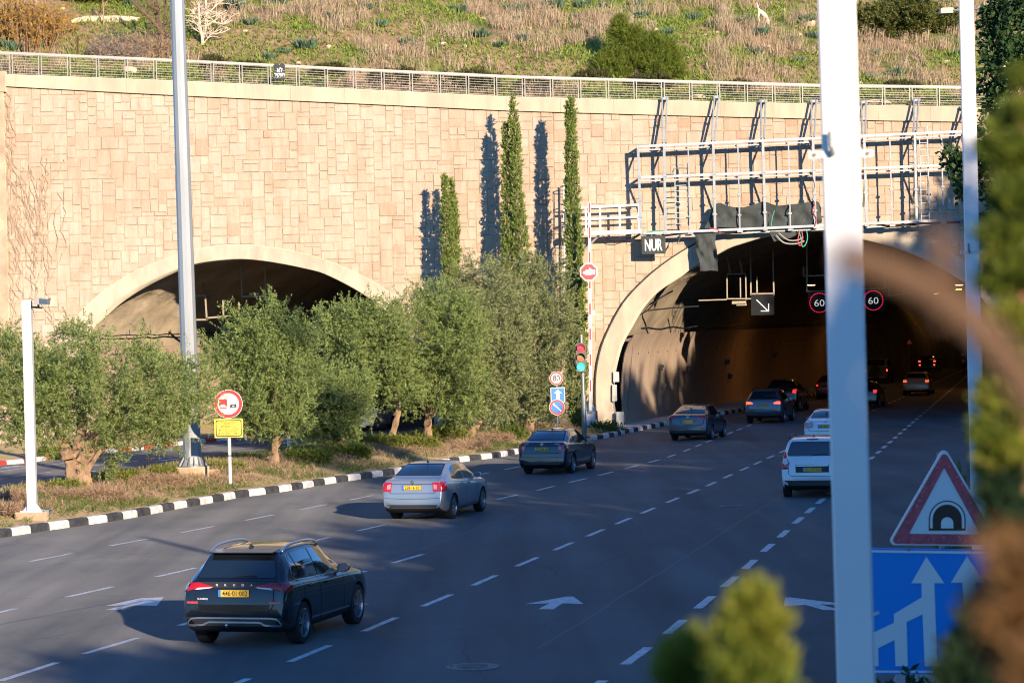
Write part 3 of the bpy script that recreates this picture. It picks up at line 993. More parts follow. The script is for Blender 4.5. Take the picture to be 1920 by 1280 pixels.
# ---- railing on the coping
rail = thing("railing", "long pale metal railing with thin wires along the top of the stone wall", "railing", tuple(WALL(960, 182, -.1)))
def railpt(px, py): return WALL(px, py, -.12)
RT_PX = [(-160, 92), (0, 99), (320, 113), (640, 129), (960, 144), (1280, 153), (1533, 160), (1757, 163), (2050, 168)]
rt = [(q.x, q.z) for q in (railpt(*p) for p in RT_PX)]
def rail_top(x): return float(np.interp(x, [p[0] for p in rt], [p[1] for p in rt]))
def rp_(x, z, off=-.12): return Vector(wp(x, z, off))
mb = MB()
xs = np.arange(-26.8, 30.5, .8)
path = [rp_(x, rail_top(x)) for x in xs]
for a, b_ in zip(path[:-1], path[1:]): mb.bar(a, b_, .06, .115)
mb.build("handrail", RAILM, rail)
x = railpt(-140, 100).x; step = 52.5 / F * 119.6
while x < 29.5:
    mb = MB(); x1 = x + step - .12
    for xx in (x, x1):
        mb.bar(rp_(xx, float(cop_top(xx)) + .0), rp_(xx, rail_top(xx) - .05), .042, .04)
    for k in range(8):
        t = (k + .6) / 8.3
        mb.bar(rp_(x, float(cop_top(x)) + t * (rail_top(x) - float(cop_top(x)))), rp_(x1, float(cop_top(x1)) + t * (rail_top(x1) - float(cop_top(x1)))), .016, .016)
    mb.build("railing_panel", RAILM, rail)
    x += step
# ---- black tablet with Hebrew lettering fixed to the railing
o = WALL(524, 134, .02)
t = thing("tablet_sign", "black double-arched tablet with white Hebrew letters on the railing", "sign", tuple(o))
fr = Frame(o, 0.08)
k = 119.5 / F
def arch2(w, h):
    pts = [(-w, -h)]; pts.append((w, -h))
    for i in range(13):
        a = math.pi * i / 12; pts.append((w / 2 + w / 2 * math.cos(a), h - w / 2 + w / 2 * math.sin(a)))
    for i in range(1, 13):
        a = math.pi * i / 12; pts.append((-w / 2 + w / 2 * math.cos(a), h - w / 2 + w / 2 * math.sin(a)))
    return pts
mb = MB(); fr.slab(mb, arch2(10.3 * k, 15 * k), -.03, 0.0); mb.build("board", BOARD, t)
mb = MB()
text_on(mb, "\u05d0\u05dc", fr.P(.3 * k, -1.5 * k, .008), fr.ex, fr.ey, 8.0 * k, 10.5 * k, .02)
text_on(mb, "\u05e8\u05d9\u05e7\u05e4\u05ea", fr.P(-.3 * k, -9.5 * k, .008), fr.ex, fr.ey, 7.0 * k, 19 * k, .02)
mb.build("lettering", SIGNW, t)
mb = MB()
for yy in (0.6, -11.5): mb.bar(fr.P(-11 * k, yy * k, .02), fr.P(11 * k, yy * k, .02), .015)
mb.build("tie_wire", GALV, t)

# ---- bare steel sign frame over the right tunnel
OFF = 1.15
def gp(px, py, off=OFF): return WALL(px, py, off)
gan = thing("lattice_gantry", "bare galvanised lattice frame bolted to the wall over the right tunnel", "steel frame", tuple(gp(1520, 425)))
def strut(a, b_, w, h=None, name="post", m=None):
    mb = MB(); mb.bar(a, b_, w, h or w, up=Vector((0, 1, 0))); return mb.build(name, m or GALV, gan)
thick = [(1196, 272, 1202, 440), (1245, 268, 1248, 440), (1337, 264, 1341, 436), (1430, 260, 1435, 433), (1524, 257, 1529, 429), (1620, 256, 1625, 425), (1715, 251, 1719, 420), (1809, 247, 1813, 416)]
thin = [(1290, 266, 1294.5, 437), (1383, 263, 1387.5, 434), (1478, 259, 1482, 431), (1572, 256, 1577, 428), (1668, 253, 1673, 423), (1765, 249, 1769, 418)]
for a in thick:
    mb = MB()
    p, q = gp(a[0], a[1]), gp(a[2], a[3])
    mb.bar(p, q, .115, .12, up=Vector((0, 1, 0)))
    for tt in (.36, .62, .8, .985): mb.box(p.lerp(q, tt), (.2, .18, .08 if tt < .9 else .10))
    mb.build("post", GALV, gan)
for a in thin:
    mb = MB()
    p, q = gp(a[0], a[1]), gp(a[2], a[3])
    mb.bar(p, q, .06, .06, up=Vector((0, 1, 0)))
    for tt in (.38, .6, .82): mb.box(p.lerp(q, tt), (.16, .14, .08))
    mb.box(q, (.26, .2, .09))
    mb.build("post", GALV, gan)
for a in [(1194, 275, 1818, 246), (1199, 333, 1818, 308), (1202, 438, 1818, 411)]:
    mb = MB()
    p, q = gp(a[0], a[1]), gp(a[2], a[3])
    mb.bar(p, q, .12, .115)
    mb.bar(p + Vector((0, .2, -.16)), q + Vector((0, .2, -.16)), .05, .06)
    mb.build("beam", GALV, gan)
# rear braces back to the wall and the arms up to the coping
for a in thick:
    mb = MB()
    for py in (a[1] + 4, (a[1] + a[3]) / 2 - 22, a[3] - 3):
        t_ = (py - a[1]) / (a[3] - a[1]); px = a[0] + (a[2] - a[0]) * t_
        p = gp(px, py); q = p + Vector((0.02, 1.12, 0))
        mb.bar(p, q, .08)
    p = gp(a[0], a[1] + 4); q = gp(a[0] + .3 * (a[2] - a[0]), a[1] + 36)
    mb.bar(p + Vector((0, 1.1, 0)), q + Vector((0, .05, 0)), .07)
    p = gp(a[0] + .5 * (a[2] - a[0]), (a[1] + a[3]) / 2 - 20); q = gp(a[2], a[3] - 40)
    mb.bar(p + Vector((0, .1, 0)), q + Vector((0, 1.1, 0)), .07)
    mb.build("brace", GALV, gan)
for px0, py0, px1, py1 in [(1246, 183, 1245, 268), (1344, 180, 1337, 264), (1431, 188, 1430, 260), (1526, 188, 1524, 257), (1619, 190, 1620, 256), (1718, 186, 1716, 251), (1808, 200, 1809, 247)]:
    mb = MB()
    p = WALL(px0, py0, .42); q = gp(px1, py1)
    s = Vector((.11, 0, 0))
    for d in (-1, 1): mb.bar(p + s * d, q + s * d * .6, .07, .12, up=Vector((0, 1, 0)))
    mb.box(p + Vector((0, .15, -.05)), (.36, .4, .12)); mb.box(p.lerp(q, .5), (.28, .1, .06))
    mb.build("hanger_arm", GALV, gan)
# cables draped along the lowest beam
CABM = mat("cable_black", (.02, .02, .02), .6); CABG = mat("cable_green", (.04, .35, .22), .6); CABR = mat("cable_red", (.55, .05, .08), .6); CABY = mat("cable_grey", (.35, .33, .28), .7)
def cable(pts, off, r, m, name="cable", parent=gan):
    P = smooth_curve([gp(x, y, off) for x, y in pts], 26)
    mb = MB(); mb.tube([Vector(p) for p in P], r, 5); mb.build(name, m, parent)
cable([(1205, 440), (1240, 442), (1290, 437), (1340, 440), (1400, 433)], 1.0, .045, CABM)
cable([(1610, 427), (1640, 419), (1665, 424), (1720, 420), (1800, 416)], .95, .06, CABM)
cable([(1612, 420), (1640, 427), (1690, 422), (1760, 420)], .85, .05, CABM)
cable([(1497, 431), (1502, 448), (1504, 462), (1510, 459), (1514, 446), (1512, 431)], 1.22, .028, CABG)
cable([(1503, 432), (1505, 450), (1500, 461), (1496, 451), (1499, 434)], 1.24, .026, CABR)
cable([(1455, 441), (1470, 455), (1492, 457), (1508, 452)], 1.2, .035, CABY)
cable([(1460, 437), (1478, 450), (1496, 450), (1506, 444)], 1.23, .03, CABY)
cable([(1524, 330), (1528, 350), (1523, 368), (1529, 385), (1525, 410)], 1.24, .02, CABY)
cable([(1452, 395), (1448, 408), (1446, 424)], 1.3, .022, CABG)
cable([(1528, 382), (1524, 396), (1531, 410), (1528, 424)], 1.27, .02, CABR)
cable([(1330, 428), (1345, 430), (1352, 438)], 1.22, .02, CABR)
cable([(1212, 436), (1230, 433), (1246, 432)], 1.2, .025, CABG)
cable([(1278, 438), (1273, 448), (1270, 456), (1276, 446)], 1.15, .02, CABM)
# ladder inside the frame
lad = thing("ladder", "light metal ladder standing inside the bare sign frame", "ladder", tuple(gp(1278, 425, .95)))
mb = MB()
for a in ((1265, 308, 1266.5, 424), (1289, 306, 1291, 423)): mb.bar(gp(a[0], a[1], .95), gp(a[2], a[3], .95), .05)
mb.build("rail", GALV, lad)
for i in range(9):
    y = 338 + i * 10.2
    mb = MB(); mb.bar(gp(1265.5, y, .95), gp(1290, y - 1, .95), .035); mb.build("rung", GALV, lad)
mb = MB(); mb.tube([gp(1261, 324, .95), gp(1264, 316, .95), gp(1280, 315, .95), gp(1289, 316, .95), gp(1290, 328, .95)], .03, 6); mb.build("grab_rail", STEELD, lad)
lad2 = thing("ladder", "second ladder with a tall hand pole at the right end of the frame", "ladder", tuple(gp(1732, 420, .95)))
mb = MB(); mb.bar(gp(1738, 232, .95), gp(1743, 418, .95), .06); mb.bar(gp(1724, 260, .95), gp(1728, 418, .95), .045); mb.build("rail", GALV, lad2)
for i in range(12):
    y = 268 + i * 12.5
    mb = MB(); mb.bar(gp(1724 + i * .3, y, .95), gp(1739 + i * .35, y - .5, .95), .03); mb.build("rung", GALV, lad2)

# ---- dark tarpaulins
TARP = mat("tarpaulin", (0.055, 0.066, 0.064), .75, noise=(1.6, .3), bump=(3.5, .8, .08))
def cloth(name, label, top, bot, off, sag=.12, nu=26, nv=10, group=None, seed=1):
    T = smooth_curve([gp(x, y, off) for x, y in top], nu); B = smooth_curve([gp(x, y, off) for x, y in bot], nu)
    rows = []
    for i in range(nu):
        row = []
        for j in range(nv):
            t = j / (nv - 1)
            p = Vector(T[i]).lerp(Vector(B[i]), t)
            w = (float(hash_noise(i * .45 + seed * 9, j * .25, 1, seed)) - .5) * sag * 2 * (0.3 + math.sin(math.pi * t))
            p.y += w; p.x += (float(hash_noise(i * .2, j * .5, 1, seed + 4)) - .5) * .08
            row.append(p)
        rows.append(row)
    back = [[p + Vector((0, .015, 0)) for p in r] for r in rows]
    mb = MB(); mb.grid([r for r in rows]); b0 = len(mb.v); mb.grid([r[::-1] for r in back])
    return tag(mb.build(name, TARP, smooth=True), label, "tarpaulin", group)
cloth("tarpaulin", "long dark tarpaulin sagging across the middle of the bare sign frame",
      [(1336, 395), (1347, 380), (1368, 387), (1390, 389), (1412, 384), (1433, 378), (1455, 385), (1478, 384), (1515, 379), (1534, 377), (1541, 390)],
      [(1322, 428), (1345, 426), (1370, 427), (1390, 426), (1412, 426), (1433, 425), (1455, 425), (1478, 424), (1512, 423), (1530, 421), (1540, 418)], .95, .28, 40, 12, seed=2)
cloth("tarpaulin", "narrow dark tarpaulin strip hanging down from the lowest beam over the arch edge",
      [(1302, 439), (1315, 439), (1328, 438), (1341, 437)], [(1313, 508), (1322, 508), (1334, 507), (1347, 508)], 1.1, .22, 14, 16, seed=5)
cloth("tarpaulin", "small torn dark cloth hanging beside the red and green cables",
      [(1443, 434), (1465, 434), (1490, 433), (1513, 432)], [(1452, 453), (1466, 450), (1482, 446), (1500, 436)], 1.0, .1, 12, 6, seed=8)

# ---- NUR board
o = gp(1225.5, 459)
t = thing("letter_board", "dark board with white letters NUR hanging below the frame", "sign", tuple(o))
fr = Frame(o, 0.02, 0.022 * 0)
k = (119.5 - OFF) / F
mb = MB(); fr.slab(mb, [(-22.5 * k, -17 * k), (22.5 * k, -17 * k), (22.5 * k, 17 * k), (-22.5 * k, 17 * k)], -.12, 0); mb.build("board", BOARD, t)
mb = MB(); text_on(mb, "NUR", fr.P(0, -10.5 * k, .008), fr.ex, fr.ey, 21 * k, 33 * k, .02); mb.build("lettering", SIGNW, t)
mb = MB()
for u in (-15, -3, 14): mb.bar(fr.P(u * k, 17 * k, -.05), fr.P(u * k, 22 * k, -.05), .05)
mb.build("hanger", GALV, t)

# ---- white catwalk left of the frame
cat = thing("catwalk", "white railed maintenance catwalk left of the bare frame, behind the barrier arm", "catwalk", tuple(gp(1145, 435)))
for nm, a, b_, w, h in [("guard_rail", (1060, 391), (1199, 384), .10, .10), ("guard_rail", (1060, 413), (1199, 406.5), .09, .09), ("deck_beam", (1060, 439.5), (1201, 434), .5, .19)]:
    mb = MB(); mb.bar(gp(*a), gp(*b_), w, h); mb.build(nm, WHITEP, cat)
for x in (1070, 1098, 1125, 1161.5, 1197.5):
    mb = MB(); mb.bar(gp(x, 390 - (x - 1060) * .05), gp(x + .8, 437), .085); mb.build("guard_post", WHITEP, cat)
mb = MB(); mb.bar(gp(1124, 440), WALL(1092, 473, .1), .07)
mb.bar(gp(1090, 437), WALL(1090, 437, .05), .1); mb.bar(gp(1190, 433), WALL(1190, 433, .05), .1)
mb.build("bracket", WHITEP, cat)
mb = MB()
for nm, a, b_ in [("r", (1060, 391), (1199, 384)), ("r", (1060, 413), (1199, 406.5))]:
    mb.bar(WALL(*a, .3), WALL(*b_, .3), .04)
mb.build("rear_rail", WHITEP, cat)
cable([(1128, 441), (1145, 450), (1160, 452), (1180, 446), (1200, 441)], .6, .018, CABM, parent=cat)
# caged ladder at its left end, behind the cypress
cl = thing("ladder", "tall caged access ladder against the wall behind the lone cypress", "ladder", tuple(WALL(1056, 600, .5)))
mb = MB()
for dx in (0, .55): mb.bar(WALL(1057, 345, .55) + Vector((dx, 0, 0)), WALL(1061, 640, .55) + Vector((dx, 0, 0)), .07)
mb.build("rail", WHITEP, cl)
mb = MB()
for i in range(22): y = 350 + i * 13; mb.bar(WALL(1057 + (y - 345) * .0135, y, .55), WALL(1057 + (y - 345) * .0135, y, .55) + Vector((.55, 0, 0)), .03)
mb.build("rung", WHITEP, cl)
for i in range(7):
    y = 350 + i * 34; p = WALL(1057 + (y - 345) * .0135, y, .55)
    mb = MB(); mb.tube([p, p + Vector((-.15, -.3, 0)), p + Vector((.05, -.62, 0)), p + Vector((.5, -.62, 0)), p + Vector((.7, -.3, 0)), p + Vector((.55, 0, 0))], .025, 5); mb.build("cage_hoop", STEELD, cl)
mb = MB()
for dx, dy in ((-.15, -.3), (.05, -.62), (.5, -.62)):
    mb.bar(WALL(1057, 350, .55) + Vector((dx, dy, 0)), WALL(1060, 555, .55) + Vector((dx, dy, 0)), .025)
mb.build("cage_bar", STEELD, cl)

# ---- barrier
o = GM(1107, 803)
YB = o.y; k = YB / F
bar = thing("boom_barrier", "upright red and white boom barrier with an octagonal hand sign beside the right tunnel", "barrier", tuple(o))
def bp(px, py, dy=0.0): return AT(px, py, YB + dy)
mb = MB()
mb.slab([bp(1097.5, 803), bp(1118.5, 802), bp(1115.5, 770), bp(1098.5, 770)], (0, .45, 0)); mb.build("cabinet", mat("cabinet_pale", (.55, .60, .64), .5, noise=(2, .1)), bar)
mb = MB(); mb.slab([bp(1098, 770.5, -.02), bp(1116.5, 770.5, -.02), bp(1116, 763, -.02), bp(1098, 763, -.02)], (0, .5, 0)); mb.build("cabinet_cap", mat("cabinet_blue", (.04, .22, .48), .5), bar)
mb = MB(); mb.slab([bp(1103, 774, -.1), bp(1111, 774, -.1), bp(1111.5, 757, -.1), bp(1110, 736, -.1), bp(1104, 736, -.1), bp(1103, 757, -.1)], (0, .1, 0)); mb.build("arm_bracket", GALV, bar)
pA, pB = bp(1107.5, 770, -.12), bp(1105, 379, -.12)
def armx(t): return pA.lerp(pB, t)
mb = MB(); mb.bar(pA, pB, .13, .08, up=Vector((0, 1, 0)));
mb.build("boom_arm", WHITEP, bar)
mb = MB()
for y0, y1 in ((380, 399), (426, 447), (472, 492), (528, 541), (569, 589), (616, 637), (664, 685), (712, 733)):
    t0 = (770 - y0) / 391; t1 = (770 - y1) / 391
    a, b_ = armx(t0), armx(t1)
    mb.bar(a + Vector((0, -.045, 0)), b_ + Vector((0, -.045, 0)), .065, .02, up=Vector((0, 1, 0)))
mb.build("red_stripe", SIGNR, bar)
fr = Frame(bp(1104, 510, -.22), 0.05)
oc = lambda r: [(r * math.cos(R(22.5 + 45 * i)), r * math.sin(R(22.5 + 45 * i))) for i in range(8)]
mb = MB(); fr.slab(mb, oc(18 * k), -.03, 0); mb.build("sign_plate", SIGNW, bar)
mb = MB(); fr.poly(mb, oc(15.5 * k), .006); mb.build("sign_face", SIGNR, bar)
hand = [(-11.5, -1.5), (-8.5, -4.2), (-4, -5.6), (2, -5.6), (7, -4.4), (11.8, -5.0), (12.2, 4.2), (8, 3.4), (4, 6.2), (2, 8.2), (.2, 8.4), (.8, 6.4), (3, 4.0), (-2, 4.4), (-6.5, 3.4), (-7.2, 1.8), (-9.5, 1.2)]
mb = MB(); fr.poly(mb, [(x * k, y * k) for x, y in hand], .010); mb.build("hand_symbol", SIGNW, bar)
mb = MB(); mb.slab([bp(1110, 582, .5), bp(1116, 582, .5), bp(1116, 591, .5), bp(1110, 591, .5)], (0, .12, 0)); mb.build("wall_box", WHITEP, bar)

# ---- traffic light
o = GM(1095.5, 806); YT = o.y - 4.5; o = AT(1095.5, 806, YT); o.z = on_median(o.x, YT, .2); k = YT / F
tl = thing("traffic_light", "traffic light showing green beside the barrier, on a grey pole", "traffic light", tuple(o))
mb = MB(); mb.tube([o, AT(1093.8, 740, YT)], .105, 12); mb.tube([AT(1093.8, 742, YT), AT(1089.5, 627, YT + .12)], .075, 12); mb.build("pole", GALV, tl)
HOUS = mat("signal_housing", (.12, .115, .105), .6)
fr = Frame(AT(1089, 670, YT - .22), 0.0, 0.03)
mb = MB(); fr.slab(mb, [(u * k, v * k) for u, v in rrect(19, 54, 3)], -.2, 0); mb.build("housing", HOUS, tl)
for nm, v, col, em in (("red_lens", 17.5, (.62, .05, .08), 0.4), ("amber_lens", 0, (.45, .20, .08), 0), ("green_lens", -17.5, (.05, .5, .35), 1.6)):
    m_ = mat(nm + "_glass", col, .25, coat=.5, emit=(((.03, .85, .55) if 'green' in nm else (.8, .05, .05)), em) if em else None)
    mb = MB(); pts = [fr.P(x, y + v * k, .03) for x, y in circ(7.4 * k, 24)]
    c = fr.P(0, v * k, .06); mb.add(pts + [c], [(i, (i + 1) % 24, 24) for i in range(24)]); lens = mb.build(nm, m_, tl, smooth=True)
    mb = MB(); rows = []
    for w, f in ((0, 1.0), (.26, .98)):
        rows.append([fr.P(7.9 * k * math.cos(a) * f, v * k + 7.9 * k * math.sin(a) * f, w * (.35 + .65 * max(0, math.sin(a) * .9 + .35))) for a in np.linspace(R(-30), R(210), 18)])
    mb.grid(rows); mb.build("visor", HOUS, tl)

# ---- sign post in front of the olive trees (speed limit, one-way arrow, no parking)
YS = 105.0; base = G(1046, 806); k = YS / F
zb = on_median(AT(1046, 806, YS).x, YS)
o = AT(1046, 806, YS); o.z = zb
sp = thing("sign_post", "grey post with a speed sign, blue arrow board and no parking disc by the olives", "road sign", tuple(o))
mb = MB(); mb.tube([o, AT(1043, 700, YS)], .045, 10); mb.build("pole", GALV, sp)
def disc(fr, r, mats, parent, face=0.86, rim=None):
    mb = MB(); fr.slab(mb, circ(r, 40), -.03, 0); mb.build("sign_plate", SIGNW, parent)
    mb = MB(); fr.ring(mb, r * .97, r * face, .004, 40); mb.build("red_ring", SIGNR, parent)
fr = Frame(AT(1043, 709, YS - .1), .1)
disc(fr, 12.8 * k, None, sp, .74)
mb = MB(); text_on(mb, "80", fr.P(.2 * k, -5 * k, .007), fr.ex, fr.ey, 10.5 * k, 13.5 * k, .02); mb.build("lettering", SIGNK, sp)
fr = Frame(AT(1046, 740, YS - .1), .1)
mb = MB(); fr.slab(mb, [(u * k, v * k) for u, v in rrect(27, 28, 1.5)], -.03, 0); mb.build("sign_plate", SIGNW, sp)
mb = MB(); fr.poly(mb, [(u * k, v * k) for u, v in rrect(25, 26, 1.2)], .004); mb.build("blue_face", SIGNB, sp)
mb = MB(); fr.poly(mb, [(u * k, v * k) for u, v in [(-3.2, -13), (3.2, -13), (3.2, 3), (7.5, 3), (0, 10.5), (-7.5, 3), (-3.2, 3)]], .008); mb.build("arrow_symbol", SIGNW, sp)
fr = Frame(AT(1044.5, 763.2, YS - .16), .1)
mb = MB(); fr.slab(mb, circ(14.8 * k, 40), -.03, 0); mb.build("sign_plate", SIGNW, sp)
mb = MB(); fr.poly(mb, circ(14.2 * k, 40), .004); mb.build("red_ring", SIGNR, sp)
mb = MB(); fr.poly(mb, circ(10.9 * k, 40), .008); mb.build("blue_face", SIGNB, sp)
mb = MB(); fr.poly(mb, [(u * k, v * k) for u, v in [(-8.3, 6.2), (-6.5, 8.0), (8.3, -6.2), (6.5, -8.0)]], .012); mb.build("slash", SIGNW, sp)

# ---- no-overtaking sign with yellow plate
o = GM(432, 912); YN = o.y; k = YN / F
ns = thing("road_sign", "round red and white no overtaking sign above a yellow Hebrew plate", "road sign", tuple(o))
mb = MB(); mb.tube([o - Vector((0, 0, .1)), AT(428, 745, YN)], .052, 12); mb.build("pole", WHITEP, ns)
mb = MB(); mb.tube([AT(430.5, 855, YN), AT(430.4, 852.5, YN)], .058, 12); mb.tube([o, o + Vector((0, 0, .08))], .075, 12); mb.build("collar", STEELD, ns)
fr = Frame(AT(428, 757, YN - .09), .03)
mb = MB(); fr.slab(mb, circ(26.8 * k, 48), -.03, 0); mb.build("sign_plate", SIGNW, ns)
mb = MB(); fr.ring(mb, 26 * k, 20 * k, .004, 48); mb.build("red_ring", SIGNR, ns)
mb = MB()
for pts in ([(-17, 9), (-2.2, 9), (-2.2, -5), (-4, -5), (-4, -3.2), (-6, -2.4), (-7, -2.4), (-7, -.8), (-13, -.8), (-13, -2.4), (-14, -2.4), (-16, -3.4), (-16, -5), (-17, -5)], [(-16.2, -6.8), (-3, -6.8), (-3, -9), (-16.2, -9)]):
    fr.poly(mb, [(u * k, v * k) for u, v in pts], .005)
mb.build("lorry_symbol", SIGNR, ns)
mb = MB()
for pts in ([(4.4, 1), (5.6, 1.2), (13.4, 1.2), (14.4, -1.6), (15.4, -3.2), (15.4, -8), (13.6, -8), (13.6, -6.6), (5.0, -6.6), (5.0, -8), (3.2, -8), (3.2, -3.2), (4.2, -1.6)],):
    fr.poly(mb, [(u * k, v * k) for u, v in pts], .005)
mb.build("car_symbol", SIGNK, ns)
mb = MB(); fr.poly(mb, [(u * k, v * k) for u, v in [(6.2, .2), (12.6, .2), (13.2, -1.4), (5.6, -1.4)]], .009); fr.poly(mb, [(u * k, v * k) for u, v in [(7.6, -3.4), (11.2, -3.4), (11.2, -5), (7.6, -5)]], .009); mb.build("car_window", SIGNW, ns)
mb = MB(); fr.poly(mb, [(u * k, v * k) for u, v in [(-16.5, -8.7), (15, -8.7), (15, -9.1), (-16.5, -9.1)]], .003); mb.build("ground_line", SIGNK, ns)
fr = Frame(AT(428.8, 802.5, YN - .1), .03)
mb = MB(); fr.slab(mb, [(u * k, v * k) for u, v in [(-26.5, -17.6), (26.5, -17.6), (26.5, 17.6), (-26.5, 17.6)]], -.02, 0); mb.build("yellow_plate", SIGNY, ns)
mb = MB()
A = rrect(48.5, 31, 4); B = rrect(45.0, 27.4, 3.0)
P1 = [fr.P(u * k, v * k, .004) for u, v in A]; P2 = [fr.P(u * k, v * k, .004) for u, v in B]
n = len(A); mb.add(P1 + P2, [(i, (i + 1) % n, n + (i + 1) % n, n + i) for i in range(n)]); mb.build("plate_border", SIGNK, ns)
FADED = mat("faded_lettering", (.27, .17, .015), .5)
mb = MB()
for s, v, w in (("\"\u05dc\u05d7 \u05d0\u05d9\u05e1\u05d5\u05e8\"", 7.2, 27), ("\u05e2\u05dc \u05de\u05e9\u05d0\u05d9\u05d5\u05ea", .8, 29), ("\u05dc\u05d1\u05e6\u05e2 \u05e2\u05e7\u05d9\u05e4\u05d5\u05ea", -5.8, 36), ("\u05d1\u05ea\u05d5\u05da \u05d4\u05de\u05e0\u05d4\u05e8\u05d5\u05ea", -12.4, 40)):
    if s.startswith('"'): s = "\"\u05d7\u05dc \u05d0\u05d9\u05e1\u05d5\u05e8\""
    text_on(mb, s[::-1], fr.P(0, v * k, .004), fr.ex, fr.ey, 5.2 * k, w * k, .03)
mb.build("lettering", FADED, ns)

# ---- thin white camera pole at the left
o = G(60, 988, .12); YC = o.y + .95; o = Vector((AT(60, 988, YC).x, YC, on_median(AT(60, 988, YC).x, YC + .3) - .12)); k = YC / F
cp = thing("camera_pole", "thin white square pole with a traffic camera on a concrete block at the far left", "pole", tuple(o))
BLOCK = mat("concrete_block", (.50, .36, .23), .9, noise=(2.5, .16), bump=(20, .3, .01))
mb = MB(); c = AT(60, 976, YC + .35); mb.box((c.x, c.y, AT(60, 975, YC).z - .06), (60 * k, .75, 27 * k + .15), rz=.12); mb.build("footing", BLOCK, cp)
topz = AT(60, 962, YC).z + .01
mb = MB(); a = Vector((AT(61, 960, YC + .3).x, YC + .3, topz)); b_ = AT(50.5, 563, YC + .3)
mb.bar(a, b_, .235, .235, up=Vector((0, 1, 0))); mb.build("mast", WHITEP, cp)
mb = MB(); mb.box(a + Vector((0, 0, .03)), (.56, .5, .04))
for sx in (-1, 1): mb.slab([a + Vector((sx * .11, -.02, 0)), a + Vector((sx * .27, -.02, 0)), a + Vector((sx * .11, -.02, .22))], (0, .04, 0))
mb.build("base_plate", WHITEP, cp)
mb = MB(); mb.slab([AT(57, 577, YC + .2), AT(78, 579, YC + .2), AT(78, 575.5, YC + .2), AT(57, 573.5, YC + .2)], (0, .12, 0)); mb.bar(AT(72, 576, YC + .2), AT(72, 568, YC + .2), .05); mb.build("camera_arm", STEELD, cp)
mb = MB(); mb.slab([AT(63, 571, YC - .1), AT(88, 571, YC - .1), AT(90, 559, YC - .1), AT(63.5, 557, YC - .1)], (0, .4, 0)); hb = mb.build("camera_housing", mat("camera_grey", (.33, .31, .28), .5), cp)
mb = MB(); mb.slab([AT(74, 569, YC - .13), AT(88, 569.5, YC - .13), AT(89, 561, YC - .13), AT(74, 559.5, YC - .13)], (0, .02, 0)); mb.build("camera_glass", mat("camera_window", (.05, .08, .14), .15, coat=.6), cp)
mb = MB(); p = AT(85, 962, YC); mb.box(p + Vector((0, .2, .0)), (.14, .12, .16)); mb.bar(p + Vector((.06, .2, .05)), p + Vector((.14, .1, .1)), .04); mb.build("junction_box", GALV, cp)

# ---- tall galvanised mast
o = GM(361, 894); o = Vector((o.x, o.y, o.z)); YM = o.y; k = YM / F
ms = thing("light_mast", "tall tapering galvanised mast on a round concrete base in the median", "mast", tuple(o))
mb = MB(); cx = AT(361, 885, YM).x
mb.lathe((cx, YM, 0), [(0, o.z - .1), (31 * k, o.z - .1), (31.5 * k, o.z + .30), (30 * k, o.z + .33), (0, o.z + .33)], 40); mb.build("base", BLOCK, ms, smooth=True, sharp=30)
zB = o.z + .33
path = []; rad = []
def mpt(py): return AT(335.0 + (py - 0) * (361.5 - 332.5) / 880.0 - 2.5, py, YM)
for py, hw in [(876, 23), (868, 19.5), (858, 17.5), (845, 16.7), (600, 15.6), (300, 14.3), (0, 13.2), (-500, 10.5), (-900, 8)]:
    q = mpt(py)
    if py == 876: q.z = zB
    path.append(q); rad.append(hw * k)
mb = MB(); mb.tube(path, rad, 12, phase=.5); mb.build("shaft", mat("mast_steel", (.36, .39, .40), .45, .4, noise=(1.6, .10), bump=(6, .1, .01), stretch=(1, 1, .2)), ms)
mb = MB()
for i in range(14):
    a = 2 * math.pi * i / 14
    d = Vector((math.cos(a), math.sin(a), 0)); b0 = path[0]
    mb.slab([b0 + d * 17 * k, b0 + d * 27.5 * k, b0 + d * 27.5 * k + Vector((0, 0, .05)), b0 + d * 17.6 * k + Vector((0, 0, .32))], (-d.y * .03, d.x * .03, 0))
mb.lathe(path[0], [(0, 0), (28 * k, 0), (28 * k, .035), (0, .035)], 28)
mb.build("base_flange", GALV, ms)
mb = MB(); q = mpt(840); mb.bar(q + Vector((-.05, -17.2 * k, 0)), q + Vector((-.05, -17.0 * k, .5)), .012, .012); mb.build("door_seam", STEELD, ms)
o2 = GM(398, 889)
mb = MB(); mb.box((o2.x, o2.y, o2.z), (.42, .4, .3), rz=.3); mb.build("side_block", BLOCK, ms)

# ---- electrical boxes at the foot of the right arch
ab = thing("electrical_cabinets", "stack of grey electrical boxes on the left foot of the right arch", "electrical box", tuple(wp(G(1150, 798).x + .3, .2, .4)))
for (x0, y0, x1, y1, d) in [(1150, 697, 1161, 716, .2), (1148, 721, 1157, 752, .2), (1156, 772, 1170, 800, .45)]:
    mb = MB(); mb.slab([WALL(x0, y1, d + .15), WALL(x1, y1 - .5, d + .15), WALL(x1 - .5, y0, d + .15), WALL(x0, y0, d + .15)], (0, d + .05, 0)); mb.build("box", mat("cabinet_grey", (.40, .43, .42), .5, noise=(3, .1)), ab)
mb = MB(); mb.tube([WALL(1119, 770, .2), WALL(1120, 786, .25), WALL(1124, 797, .3), WALL(1135, 803, .4)], .03, 6); mb.build("cable", BLK, ab)

